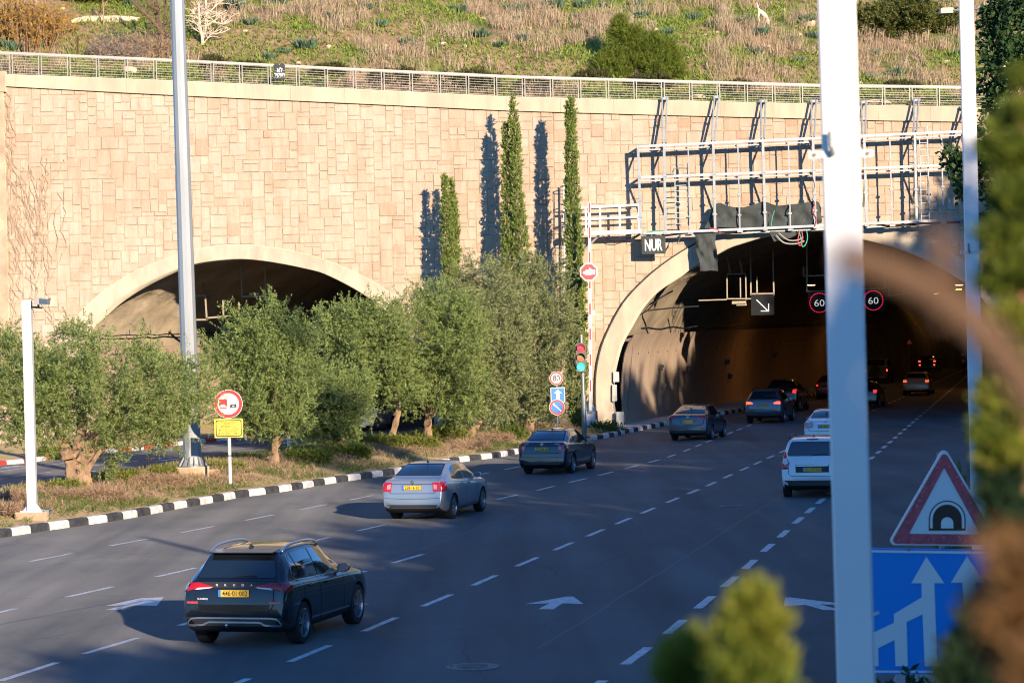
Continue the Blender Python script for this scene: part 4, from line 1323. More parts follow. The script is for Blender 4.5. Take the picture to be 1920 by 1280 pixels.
# ---- gantry signs hanging in the right tunnel
DISP = mat("display_board", (.012, .015, .020), .6, spec=.1)
LEDW = mat("led_white", (.5, .5, .48), .5, emit=((.85, .85, .80), .3)); LEDR = mat("led_red", (.6, .02, .03), .5, emit=((1, .02, .05), .7))
FRM = mat("hanger_frame", (.30, .26, .19), .55, .1)
YG = 127.5; k = YG / F
def hanging(px0, py0, px1, py1, label, tops, content):
    c = AT((px0 + px1) / 2, (py0 + py1) / 2, YG)
    t = thing("lane_display", label, "display sign", tuple(c))
    mb = MB(); mb.slab([AT(px0, py1, YG), AT(px1, py1 - (px1 - px0) * .022, YG), AT(px1 - .6, py0 - (px1 - px0) * .022, YG), AT(px0 - .6, py0, YG)], (0, .3, 0)); mb.build("display_board", DISP, t)
    for (a, b_, c_, d) in tops:
        mb = MB(); mb.bar(AT(a, b_, YG + .1), AT(c_, d, YG + .1), .07); mb.build("hanger", FRM, t)
    content(t); return t
def c_arrow(t):
    mb = MB()
    mb.bar(AT(1418.5, 562, YG - .04), AT(1439, 582, YG - .04), .05, .02, up=Vector((0, 1, 0)))
    mb.bar(AT(1441, 569, YG - .04), AT(1441, 584, YG - .04), .05, .02, up=Vector((0, 1, 0))); mb.bar(AT(1426.5, 583, YG - .04), AT(1441.6, 583, YG - .04), .05, .02, up=Vector((0, 1, 0)))
    mb.build("arrow_symbol", LEDW, t)
hanging(1408.5, 553, 1452, 591, "small dark lane display with a white diagonal arrow inside the tunnel", [(1407, 462, 1408, 553), (1449, 470, 1451, 553), (1408, 551, 1452, 550), (1419, 518, 1419.5, 551)], c_arrow)
def c60(cx, cy):
    def f(t):
        fr = Frame(AT(cx, cy, YG - .03), 0.0)
        mb = MB()
        for i in range(36):
            a = 2 * math.pi * i / 36
            fr.slab(mb, [(18 * k * math.cos(a) + u, 18 * k * math.sin(a) + v) for u, v in circ(.95 * k, 6)], 0, .02)
        mb.build("red_ring", LEDR, t)
        mb = MB(); text_on(mb, "60", fr.P(0, -6.6 * k, .01), fr.ex, fr.ey, 12.5 * k, 19 * k, -.004); mb.build("digits", LEDW, t)
    return f
hanging(1515, 547, 1560, 587, "60 speed display in the tunnel, left half beside the thick white post", [(1512.5, 437, 1513, 547), (1506.5, 500, 1506.5, 518), (1506, 517.5, 1560, 516), (1514, 546.5, 1560, 545)], c60(1536.3, 567.5))
hanging(1612, 543, 1661, 584, "60 speed display in the tunnel, the complete red ring right of the thick white post", [(1612, 542, 1661, 540), (1659, 450, 1660, 541)], c60(1637.5, 563))
hf = thing("hanging_frame", "pale rectangular pipe frame hanging left of the arrow display", "steel frame", tuple(AT(1381, 560, YG)))
mb = MB()
for a in [(1363, 514, 1363.5, 560), (1398, 512.5, 1399, 562), (1363, 514, 1399, 513), (1363.5, 560, 1408, 560), (1388, 520, 1388.5, 558), (1310, 563, 1363, 561.5)]:
    mb.bar(AT(a[0], a[1], YG - .6), AT(a[2], a[3], YG - .6), .06)
mb.build("frame", FRM, hf)
mb = MB()
for pts in ([(1361, 480), (1366, 492), (1369, 513)], [(1387, 488), (1390, 500), (1392, 513)]): mb.tube([AT(x, y, YG - .6) for x, y in pts], .05, 6)
mb.build("bent_hanger", FRM, hf)
mb = MB(); mb.box(AT(1385, 567, YG - .6), (.7, .4, .14)); mb.box(AT(1390, 571, YG - .5), (.5, .3, .1)); mb.build("camera", FRM, hf)
hf2 = thing("hanging_frame", "dim grey pipe frame hanging right of the 60 displays", "steel frame", tuple(AT(1678, 550, YG)))
mb = MB()
for a in [(1657, 507, 1657.5, 555), (1694, 506, 1695, 552), (1657, 507, 1695, 505.5), (1657, 555, 1757, 545), (1666, 512, 1666.5, 552), (1704, 510, 1704.5, 550)]:
    mb.bar(AT(a[0], a[1], YG + .2), AT(a[2], a[3], YG + .2), .075)
mb.bar(AT(1676, 440, YG + .2), AT(1676, 507, YG + .2), .06)
mb.build("frame", mat("dim_frame", (.20, .19, .17), .6), hf2)
# frames in the left tunnel
YL = 124.5
lf = thing("hanging_frame", "U-shaped pipe frame with a small camera in the left tunnel", "steel frame", tuple(AT(476, 556, YL)))
mb = MB()
for a in [(452, 486, 453.5, 556), (497, 494, 498.5, 555), (453, 556, 499, 555)]: mb.bar(AT(a[0], a[1], YL), AT(a[2], a[3], YL), .08)
mb.build("frame", FRM, lf)
mb = MB(); mb.box(AT(476, 551, YL), (.28, .5, .12), rz=.5); mb.bar(AT(476, 556, YL), AT(476, 551, YL), .06); mb.build("camera", mat("camera_pale", (.6, .55, .45), .5), lf)
lf2 = thing("hanging_frame", "low pipe frame behind the mast in the left tunnel", "steel frame", tuple(AT(395, 590, YL)))
mb = MB()
for a in [(355, 555, 386, 554), (385, 555, 388, 600), (340, 600, 390, 599), (388, 596, 432, 592), (418.5, 562, 419, 594), (448, 566, 448.5, 588)]: mb.bar(AT(a[0], a[1], YL), AT(a[2], a[3], YL), .085)
mb.build("frame", FRM, lf2)
mb = MB()
for i in range(4): mb.tube([AT(376 + i * 1.0, 520, YL + .1 * i), AT(380 + i, 538, YL), AT(384 + i * .6, 556, YL)], .02, 5)
mb.build("loose_cable", mat("cable_rust", (.30, .14, .06), .7), lf2)

# ---- white roadside signboard and dark marker posts behind the trees
for px, py0, py1, lab in [(541, 800, 851, "white marker post with a black top on the far side of the median"), (643, 812, 842, "short plain white marker post half hidden under the shaded olive")]:
    p = G(px, py1, .1)
    t = thing("marker_post", lab, "post", tuple(p))
    mb = MB(); mb.tube([p, AT(px, py0 + 14 if py0 < 805 else py0, p.y)], .065, 12); mb.build("post", WHITEP, t)
    if py0 < 805:
        mb = MB(); mb.tube([AT(px, py0 + 14, p.y), AT(px, py0 + 2, p.y), AT(px, py0 - 12, p.y)], [.066, .066, .02], 12); mb.build("cap", SIGNK, t)

# ---- painted patches low on the wall at the far left
mur = MB()
for pts, mi in [([(0, 822), (8, 824), (9, 852), (4, 856), (-6, 856), (-6, 822)], 0), ([(10, 812), (18, 810), (20, 824), (16, 832), (9, 828)], 1), ([(9, 832), (20, 830), (21, 850), (14, 856), (8, 852)], 2), ([(14, 800), (20, 802), (19, 811), (12, 810)], 0), ([(-4, 812), (3, 810), (4, 818), (-4, 820)], 2)]:
    c = [WALL(x, y, .095) for x, y in pts]
    mur.slab(c, (0, .02, 0), mi)
tag(mur.build("wall_painting", [mat("mural_blue", (.05, .22, .60), .7, noise=(3, .3)), mat("mural_orange", (.62, .22, .05), .7, noise=(3, .3)), mat("mural_pink", (.66, .40, .38), .7, noise=(3, .2))]),
    "small patches of blue, orange and pink paint low on the wall at the far left", "mural")

# ---- foreground: two white square posts and the near signs
PW = mat("post_white", (.80, .77, .74), .5, noise=(.8, .04))
def post(Y, pxh, w, lean, label, clamp_px, rz):
    c = AT(pxh, 608, Y)
    g = on_bank(c.x, Y, .15)
    t = thing("steel_post", label, "post", (c.x, Y, g))
    mb = MB()
    a = Vector((c.x + lean * 5, Y, g - .2)); b_ = Vector((c.x - lean * 4.2, Y, 9.2))
    sx = Vector((math.cos(rz), math.sin(rz), 0)) * (w / 2); sy = Vector((-math.sin(rz), math.cos(rz), 0)) * (w / 2)
    bev = .12
    ring = [(-1, -1 + bev), (-1 + bev, -1), (1 - bev, -1), (1, -1 + bev), (1, 1 - bev), (1 - bev, 1), (-1 + bev, 1), (-1, 1 - bev)]
    rows = [[p + sx * u + sy * v for u, v in ring] + [p + sx * ring[0][0] + sy * ring[0][1]] for p in (a, b_)]
    mb.grid(rows); mb.f.append([9 + i for i in range(8)]); mb.m.append(0)
    mb.build("shaft", PW, t)
    z = AT(pxh, clamp_px, Y).z; cc = a.lerp(b_, (z - a.z) / (b_.z - a.z))
    mb = MB(); mb.box(cc, (w * 1.03, w * 1.03, .035), rz=rz)
    for s in (-1, 1): mb.box(cc + sx * s * 1.35 - sy * .9, (w * .34, .012, .035), rz=rz)
    mb.build("clamp_band", mat("band_white", (.66, .66, .62), .5), t)
    mb = MB(); q = cc - sy * 1.05 - sx * .45
    mb.tube([q, q + Vector((0, -.025, .0)), q + Vector((-.01, -.035, .03)), q + Vector((-.012, -.035, .105))], .011, 8); mb.build("hook", GALV, t)
    mb = MB()
    for s in (-1, 1): q = cc + sx * s * 1.38 - sy * .98; mb.lathe(q, [(0, -.008), (.009, -.008), (.009, 0)], 8, axis='Y')
    mb.build("bolt", STEELD, t)
    return t
post(12.0, 1583.5, .178, .006, "thick white steel post close to the camera, running the full height of the picture", 291, -.13)
post(30.0, 1826, .168, .003, "thinner white post standing right of the near signs, beside the leaves", 473, -.15)

YF = 24.0; k = YF / F
gx = AT(1768, 1000, YF).x
fs = thing("road_sign", "near sign pair of a worn red tunnel triangle above a blue merging lanes board", "road sign", (gx, YF, on_bank(gx, YF)))
mb = MB(); mb.tube([Vector((gx + .05, YF + .12, on_bank(gx, YF) - .2)), Vector((gx + .02, YF + .12, AT(1768, 850, YF).z))], .045, 12); mb.build("pole", GALV, fs)
def fp(pts, off): return [AT(x, y, YF - off) for x, y in pts]
def rounded_tri(A, B, C, r, n=6):
    V = [Vector(p) for p in (A, B, C)]; out = []
    for i in range(3):
        p, a, b_ = V[i], V[i - 1], V[(i + 1) % 3]
        d1 = (a - p).normalized(); d2 = (b_ - p).normalized()
        ang = d1.angle(d2); L = r / math.tan(ang / 2)
        s = p + d1 * L; e = p + d2 * L; c = p + (d1 + d2).normalized() * (r / math.sin(ang / 2))
        v0 = s - c; v1 = e - c
        for j in range(n + 1):
            v = v0.lerp(v1, j / n).normalized() * r; q = c + v; out.append((q.x, q.y))
    return out
TA, TB, TC = (1770.5, 836), (1664, 1021), (1880, 1024)
mb = MB(); mb.slab(fp(rounded_tri(TA, TB, TC, 8), 0), (0, .03, 0)); mb.build("triangle_plate", SIGNW, fs)
FRED = mat("faded_red", (.56, .09, .11), .5, noise=(14, .25))
WORN = mat("worn_white", (.60, .50, .50), .6)
outer = rounded_tri((1770.5, 844), (1669.5, 1018.5), (1875, 1021.5), 7, 8); inner = rounded_tri((1770.3, 876), (1704.5, 1000), (1838, 1001), 1.5, 8)
mb = MB(); a = fp(outer, .006); b_ = fp(inner, .006); n = len(outer); mb.add(a + b_, [(i, (i + 1) % n, n + (i + 1) % n, n + i) for i in range(n)]); mb.build("red_border", FRED, fs)
rr = random.Random(5); mb = MB()
for i in range(46):
    t_ = rr.random(); side = rr.choice([0, 0, 1, 2]); vs = [(1770.5, 858), (1687, 1009), (1857, 1011)]
    p0, p1 = vs[side], vs[(side + 1) % 3]
    x = p0[0] + (p1[0] - p0[0]) * t_ + rr.uniform(-9, 9); y = p0[1] + (p1[1] - p0[1]) * t_ + rr.uniform(-7, 7)
    a = rr.uniform(0, 6.3); L = rr.uniform(2, 9); w = rr.uniform(.25, .8)
    dx, dy = math.cos(a), math.sin(a)
    xm, ym = x + dx * L / 2 + rr.uniform(-2, 2), y + dy * L / 2 + rr.uniform(-2, 2)
    mb.poly(fp([(x, y), (xm - dy * w, ym + dx * w), (x + dx * L, y + dy * L), (xm + dy * w, ym - dx * w)], .009))
mb.build("wear_mark", WORN, fs)
BROWN = mat("sign_brown", (.055, .026, .016), .5)
cxi, byi = 1776, 993.5
def arc_pts(w, h0, base, top_r):
    pts = [(cxi - w, base)]
    for i in range(17):
        a = math.pi - math.pi * i / 16; pts.append((cxi + w * math.cos(a), h0 - w * top_r * math.sin(a)))
    pts.append((cxi + w, base)); return pts
mb = MB(); mb.poly(fp(arc_pts(34.5, 973, 994, 1.02), .007)); mb.build("tunnel_outline", BROWN, fs)
mb = MB(); mb.poly(fp(arc_pts(32.2, 973, 990, 1.02), .010)); mb.build("tunnel_gap", SIGNW, fs)
mb = MB(); mb.poly(fp(arc_pts(27.3, 973, 993, 1.02), .013)); mb.build("tunnel_mouth", BROWN, fs)
mb = MB(); mb.poly(fp(arc_pts(11.5, 980.5, 990, 1.0), .016)); mb.build("tunnel_opening", SIGNW, fs)
mb = MB(); mb.slab(fp([(1618, 1027), (1888, 1030.5), (1897, 1264), (1625, 1263)], 0), (0, .03, 0)); mb.build("blue_board", mat("near_sign_blue", (0.0, .27, .78), .45), fs)
mb = MB()
for pts in ([(1619, 1030.5), (1886, 1034), (1886.2, 1038.6), (1619.2, 1035)], [(1625, 1256), (1894, 1257.5), (1894.2, 1261.5), (1625.2, 1260)]):
    mb.poly(fp(pts, .006))
mb.build("board_line", SIGNW, fs)
def sc4(pts): return [(1600 + x / 2.6656, 800 + y / 2.6656) for x, y in pts]
mb = MB()
for i, pts in enumerate(([(365, 648), (454, 780), (290, 780)], [(341, 779), (405, 779), (419, 1194), (357, 1194), (346, 935), (344, 935), (342, 850)], [(343, 850), (346, 935), (266, 974), (203, 975), (203, 934)],
            [(203, 974), (266, 973), (272, 1194), (211, 1194), (206, 1063)], [(204, 978), (207, 1063), (124, 1105), (100, 1105), (80, 1036)], [(80, 1100), (124, 1104), (126, 1194), (76, 1194)],
            [(568, 645), (655, 777), (488, 777)], [(545, 776), (609, 776), (622, 1194), (560, 1194)])):
    mb.poly(fp(sc4(pts), .006 + .0006 * i))
mb.build("lane_arrows", SIGNW, fs)
mb = MB(); mb.poly(fp([(1635, 1149), (1648, 1144), (1649, 1150), (1636, 1155)], .009)); mb.build("sticker", mat("sticker", (.55, .65, .70), .5), fs)
mb = MB()
for x, y in ((1704, 1030.5), (1822, 1031.5), (1725, 928), (1729, 1015), (1719, 1259)): mb.lathe(AT(x, y, YF - .008), [(0, -.006), (.011, -.006), (.011, 0)], 8, axis='Y')
mb.build("bolt", mat("rusty_bolt", (.20, .10, .06), .7), fs)

# ---- street lamp behind the leaves at the upper right
YLp = 66.0; k = YLp / F
bx = AT(1882, 600, YLp).x
sl = thing("street_lamp", "grey street lamp with a flat head reaching out from the leaves, upper right", "street lamp", (bx, YLp, on_bank(bx, YLp)))
mb = MB(); mb.tube([(bx, YLp, on_bank(bx, YLp) - .2), tuple(AT(1882, -10, YLp))], [.15, .10], 12); mb.build("pole", PW, sl)
mb = MB(); mb.tube([AT(1882, 12, YLp), AT(1850, 15, YLp), AT(1788, 20, YLp)], .028, 8); mb.build("arm", GALV, sl)
mb = MB(); mb.slab([AT(1764, 25.5, YLp), AT(1787, 24.5, YLp), AT(1789, 16, YLp), AT(1786, 14, YLp), AT(1766, 15, YLp), AT(1764, 17, YLp)], (0, .3, 0)); mb.build("lamp_head", mat("lamp_head_grey", (.42, .36, .30), .5), sl)
# ---- green bottle lying against the kerb
bo = G(507, 924)
t = thing("bottle", "green bottle lying in the gutter against the kerb", "bottle", (bo.x, bo.y, 0))
mb = MB(); mb.tube([(bo.x - .2, bo.y - .02, .045), (bo.x + .02, bo.y + .03, .045), (bo.x + .08, bo.y + .045, .045), (bo.x + .16, bo.y + .06, .045)], [.045, .045, .018, .018], 10); mb.build("glass", mat("green_glass", (.02, .22, .06), .2), t, smooth=True)
# ================================================================== foliage
def unit(v):
    return v / np.maximum(np.linalg.norm(v, axis=1, keepdims=True), 1e-9)
def leaves(name, pos, dirs, length, width, m, parent=None, bend=0.0, rng=RNG, face_up=0.0):
    """one diamond-shaped leaf per point, growing along dirs"""
    n = len(pos)
    pos = np.asarray(pos, float); d = unit(np.asarray(dirs, float))
    rv = rng.normal(size=(n, 3)); rv[:, 2] += face_up
    s = unit(np.cross(d, rv))
    nn = np.cross(s, d)
    L = np.broadcast_to(np.asarray(length, float), (n,))[:, None]; Wd = np.broadcast_to(np.asarray(width, float), (n,))[:, None]
    V = np.empty((n, 4, 3))
    V[:, 0] = pos
    V[:, 1] = pos + d * L * .45 + s * Wd * .5 + nn * L * bend
    V[:, 2] = pos + d * L
    V[:, 3] = pos + d * L * .45 - s * Wd * .5 + nn * L * bend
    V = V.reshape(-1, 3)
    if parent is not None:
        V = V - np.array(parent.location)
        org = None
    else:
        org = np.array([V[:, 0].mean(), V[:, 1].mean(), V[:, 2].min()]); V = V - org
    me = bpy.data.meshes.new(name)
    me.vertices.add(4 * n); me.loops.add(4 * n); me.polygons.add(n)
    me.vertices.foreach_set("co", V.astype(np.float32).ravel())
    me.loops.foreach_set("vertex_index", np.arange(4 * n, dtype=np.int32))
    me.polygons.foreach_set("loop_start", np.arange(0, 4 * n, 4, dtype=np.int32))
    me.materials.append(m)
    me.update(calc_edges=True)
    ob = bpy.data.objects.new(name, me); COL.objects.link(ob)
    if parent is not None:
        ob.parent = parent; KIDS.setdefault(parent.name, []).append(ob)
    else: ob.location = org
    return ob

def sprays(centers, dirs, per, twig, spread, rng=RNG):
    """leaf positions and directions along short twigs"""
    m = len(centers)
    t = rng.uniform(.1, 1, size=(m, per))
    d = unit(dirs)
    pos = centers[:, None, :] + d[:, None, :] * (t * twig[:, None])[:, :, None]
    ld = d[:, None, :] + rng.normal(size=(m, per, 3)) * spread
    pos = pos + rng.normal(size=pos.shape) * .02
    return pos.reshape(-1, 3), ld.reshape(-1, 3)

def blob_points(lobes, n, rng=RNG, shell=.55, squash=.85):
    """points in a union of lobes (x,y,z,r), denser towards the outside; returns points and outward directions"""
    lobes = np.asarray(lobes, float)
    wts = lobes[:, 3] ** 2; wts = wts / wts.sum()
    idx = rng.choice(len(lobes), size=n, p=wts)
    d = unit(rng.normal(size=(n, 3)))
    rad = rng.uniform(0, 1, n) ** shell
    # knobbly surface so that the outline is uneven
    kn = 1 + .28 * np.sin(d[:, 0] * 5.1 + idx * 1.7) * np.sin(d[:, 2] * 6.3 + idx) + .16 * np.sin(d[:, 1] * 11 + d[:, 0] * 9 + idx * 3)
    r = lobes[idx, 3] * rad * kn
    p = lobes[idx, :3] + d * r[:, None] * np.array([1, 1, squash])
    return p, d, rad

OLIVE = [leaf_mat("olive_leaf", [(0.105, 0.162, 0.04), (0.216, 0.284, 0.084), (0.358, 0.426, 0.157), (0.161, 0.236, 0.056), (0.29, 0.352, 0.123)], .25),
         leaf_mat("olive_leaf_grey", [(0.131, 0.162, 0.065), (0.225, 0.26, 0.107), (0.356, 0.39, 0.183), (0.179, 0.214, 0.091), (0.285, 0.318, 0.145)], .22),
         leaf_mat("olive_leaf_bright", [(.11, .135, .032), (.19, .215, .055), (.27, .285, .10), (.14, .17, .042)], .28)]
BARK = mat("olive_bark", (.30, .20, .12), .9, noise=(5, .35), bump=(10, .9, .06), stretch=(1, 1, .35))
BARKG = mat("grey_bark", (.20, .15, .11), .9, noise=(6, .35), bump=(12, .8, .04), stretch=(1, 1, .3))

def trunk_mesh(name, parent, limbs, m, n=9):
    mb = MB()
    for path, rad in limbs:
        P = smooth_curve(path, max(4, len(path) * 3)); rr = np.interp(np.linspace(0, 1, len(P)), np.linspace(0, 1, len(rad)), rad)
        rr = rr * (1 + .10 * np.sin(np.arange(len(P)) * 1.7))
        mb.tube([Vector(p) for p in P], list(rr), n)
    return mb.build(name, m, parent, smooth=True)

def olive(name, label, base_px, trunk_px, lobes_px, mi, ntw, per, leaf, group="olive trees in the median", depth_spread=.7, extra_limbs=(), dY=0, front=True):
    b0 = GM(*base_px); Y = b0.y + dY; k = Y / F
    base = Vector((b0.x, Y, on_median(b0.x, Y, b0.z)))
    t = thing(name, label, "tree", tuple(base), group=group)
    rng = np.random.default_rng(abs(hash(label)) % 1000 if False else sum(map(ord, label)))
    lobes = []
    for (px, py, r) in lobes_px:
        c = AT(px, py, Y); rr = r * k * 1.12
        lobes.append((c.x, Y + rng.uniform(-1, 1) * depth_spread * rr, c.z, rr))
        lobes.append((c.x + rng.uniform(-.3, .3) * rr, Y + rr * rng.uniform(.5, 1.0), c.z - .1 * rr, rr * .85))
        lobes.append((c.x + rng.uniform(-.2, .2) * rr, Y - rr * rng.uniform(.3, .7), c.z - .1 * rr, rr * .8 if front or px < 1020 else rr * .1))
    ntw = int(ntw * 1.5); per = int(per * 1.45); ncl = max(60, ntw // 16)
    pc, dc, rc = blob_points(lobes, ncl, rng, .42)
    ix = rng.integers(0, ncl, ntw)
    p = pc[ix] + rng.normal(size=(ntw, 3)) * (.17 + .0016 * (Y - 80)); d = unit(dc[ix] + rng.normal(size=(ntw, 3)) * .5); rad = rc[ix]
    keep = p[:, 2] > base.z + .5
    p, d, rad = p[keep], d[keep], rad[keep]
    td = d * .8 + np.array([0, 0, .45]) + rng.normal(size=d.shape) * .45
    tw = rng.uniform(.22, .55, len(p))
    lp, ld = sprays(p, td, per, tw, .55, rng)
    n = len(lp)
    leaves("crown", lp, ld, rng.uniform(.65, 1.35, n) * leaf[0] * .74, rng.uniform(.7, 1.3, n) * leaf[1] * .74, OLIVE[mi], t, .06, rng)
    limbs = []
    tp = [base - Vector((0, 0, .15))] + [AT(x, y, Y) for x, y, r in trunk_px]
    limbs.append((tp, [trunk_px[0][2] * k * 1.35] + [r * k for x, y, r in trunk_px]))
    top = tp[-1]
    for i in range(min(7, len(lobes_px))):
        c = Vector(lobes[2 * i][:3]); c = top.lerp(c, .85)
        mid = top.lerp(c, .5) + Vector((rng.uniform(-.2, .2), rng.uniform(-.2, .2), rng.uniform(0, .2)))
        r0 = trunk_px[-1][2] * k
        limbs.append(([top - Vector((0, 0, .1)), mid + Vector((0, .25, 0)), c + Vector((0, .4, 0))], [r0 * .6, r0 * .3, r0 * .08]))
    for path, rad_ in extra_limbs:
        limbs.append(([AT(x, y, Y + dy) for x, y, dy in path], [r * k for r in rad_]))
    trunk_mesh("trunk", t, limbs, BARK)
    return t

olive("olive_tree", "big spreading olive with a gnarled forked trunk between the camera pole and the mast",
      (148, 916), [(147, 905, 25), (147, 885, 20), (148, 860, 19)],
      [(150, 690, 80), (60, 710, 72), (245, 705, 78), (318, 735, 62), (205, 775, 72), (70, 780, 55), (295, 795, 45), (158, 645, 48), (20, 690, 55), (356, 715, 34), (110, 745, 70), (345, 780, 36), (60, 820, 44), (230, 810, 40), (330, 815, 28), (100, 815, 36), (8, 640, 30), (265, 650, 26), (-30, 740, 60)],
      0, 4600, 15, (.115, .034),
      extra_limbs=[([(140, 868, 0), (128, 850, .1), (118, 832, .1), (112, 812, .2)], [13, 10, 8, 6]), ([(146, 862, -.1), (146, 840, -.2), (152, 812, -.2), (160, 780, -.1)], [13, 11, 9, 6]),
                   ([(155, 866, 0), (176, 848, .1), (200, 832, .2), (222, 808, .3), (250, 800, .3)], [11, 8, 6, 5, 2.5]), ([(161, 885, -.1), (172, 868, -.15), (186, 848, -.2), (200, 838, 0)], [6, 4.5, 4, 3]),
                   ([(130, 860, -.3), (127, 846, -.3), (133, 842, -.3)], [15, 14, 12]), ([(130, 916, 0), (133, 890, -.1), (134, 862, -.2)], [9, 10, 13]), ([(168, 916, 0), (160, 895, 0), (152, 870, 0)], [8, 11, 13])])
olive("olive_tree", "upright dark-trunked olive right behind the round no overtaking sign",
      (516, 872), [(516, 862, 8), (515, 840, 6.5), (517, 822, 6)],
      [(490, 645, 62), (440, 690, 45), (540, 690, 56), (490, 745, 58), (560, 630, 36), (446, 640, 32), (505, 600, 32), (440, 740, 26), (545, 750, 40), (470, 605, 26), (412, 660, 22), (450, 780, 34), (500, 790, 34), (545, 785, 30)],
      0, 3000, 13, (.13, .04), extra_limbs=[([(518, 838, 0), (530, 822, 0), (545, 808, 0)], [4, 3, 2])])
olive("olive_tree", "low round olive standing in shade, dark blue-green, above the short marker post",
      (632, 851), [(632, 840, 8), (631, 825, 7), (634, 812, 6)],
      [(622, 752, 52), (600, 722, 40), (650, 762, 42), (580, 772, 32), (655, 722, 32), (615, 795, 34), (570, 745, 34), (655, 795, 28), (585, 805, 26)],
      0, 2400, 13, (.14, .042))
olive("olive_tree", "olive with a pale slanting trunk in front of the half hidden white car",
      (731, 833), [(733, 825, 7), (740, 800, 6), (746, 775, 5.5), (748, 760, 5)],
      [(682, 640, 58), (640, 605, 36), (738, 630, 56), (725, 700, 52), (672, 700, 46), (760, 572, 30), (700, 590, 38), (755, 740, 30), (690, 745, 36), (640, 650, 36), (612, 590, 20), (740, 700, 40)],
      0, 2700, 13, (.145, .045))
olive("olive_tree", "olive on a straight upright pale trunk in the middle of the row",
      (803, 829), [(803, 820, 7.5), (802, 800, 7), (803, 780, 6.5)],
      [(830, 630, 58), (800, 692, 52), (866, 680, 48), (846, 575, 40), (885, 740, 36), (822, 742, 38), (780, 600, 36), (800, 560, 22), (780, 745, 28), (875, 610, 40), (840, 768, 28), (770, 700, 36), (860, 770, 24)],
      0, 2700, 13, (.145, .045))
olive("olive_tree", "olive whose trunk leans to the right beside a clump of thin green shoots",
      (884, 821), [(886, 812, 8), (894, 798, 7), (902, 782, 6)],
      [(880, 580, 54), (930, 540, 42), (905, 640, 54), (925, 715, 44), (888, 760, 36), (860, 545, 28), (950, 600, 46), (870, 700, 40), (905, 505, 24), (930, 765, 32), (870, 770, 22), (945, 660, 40)],
      1, 2700, 13, (.15, .047), dY=1.5)
olive("olive_tree", "tallest greyish olive at the right end of the row behind the sign post",
      (992, 812), [(992, 805, 9), (993, 790, 8), (994, 778, 7)],
      [(1000, 580, 62), (960, 640, 54), (1036, 625, 54), (1010, 700, 56), (978, 765, 40), (1040, 700, 34), (945, 545, 40), (1028, 530, 38), (1048, 575, 28), (1000, 512, 26), (1046, 640, 28), (940, 700, 40), (1025, 765, 36), (965, 785, 28), (1034, 745, 28)],
      1, 3400, 13, (.15, .047), dY=.5, front=False)

# thin shoots beside the leaning trunk
SHOOT = mat("green_shoot", (.14, .15, .06), .7)
b0 = GM(868, 828)
t = thing("sapling_clump", "clump of thin green shoots at the foot of the leaning olive", "shrub", tuple(b0))
mb = MB()
for i in range(14):
    x0 = 862 + i * 1.4; mb.tube([AT(x0, 828, b0.y), AT(x0 - 5 - random.random() * 8, 806, b0.y + .2 * random.random()), AT(x0 - 14 - random.random() * 14, 778 + random.random() * 10, b0.y + .3)], [.014, .012, .006], 5)
mb.build("stem", SHOOT, t)
b0 = GM(195, 912)
t = thing("sapling_clump", "loose bush of thin grey-green shoots right of the gnarled olive trunk", "shrub", tuple(b0))
mb = MB(); pp = []; dd = []
for i in range(26):
    x0 = 186 + random.random() * 26; q = [AT(x0, 912, b0.y), AT(x0 + random.uniform(-8, 14), 885, b0.y + random.uniform(-.3, .3)), AT(x0 + random.uniform(-14, 36), 850 + random.random() * 16, b0.y + random.uniform(-.5, .5))]
    mb.tube(q, [.012, .010, .005], 5)
    for j in range(34):
        s = random.uniform(.25, 1); p = q[0].lerp(q[1], s * 2) if s < .5 else q[1].lerp(q[2], s * 2 - 1)
        pp.append(p); dd.append((random.gauss(.2, 1), random.gauss(0, 1), random.gauss(.5, .8)))
mb.build("stem", SHOOT, t)
leaves("leaves", pp, dd, .10, .03, OLIVE[0], t)

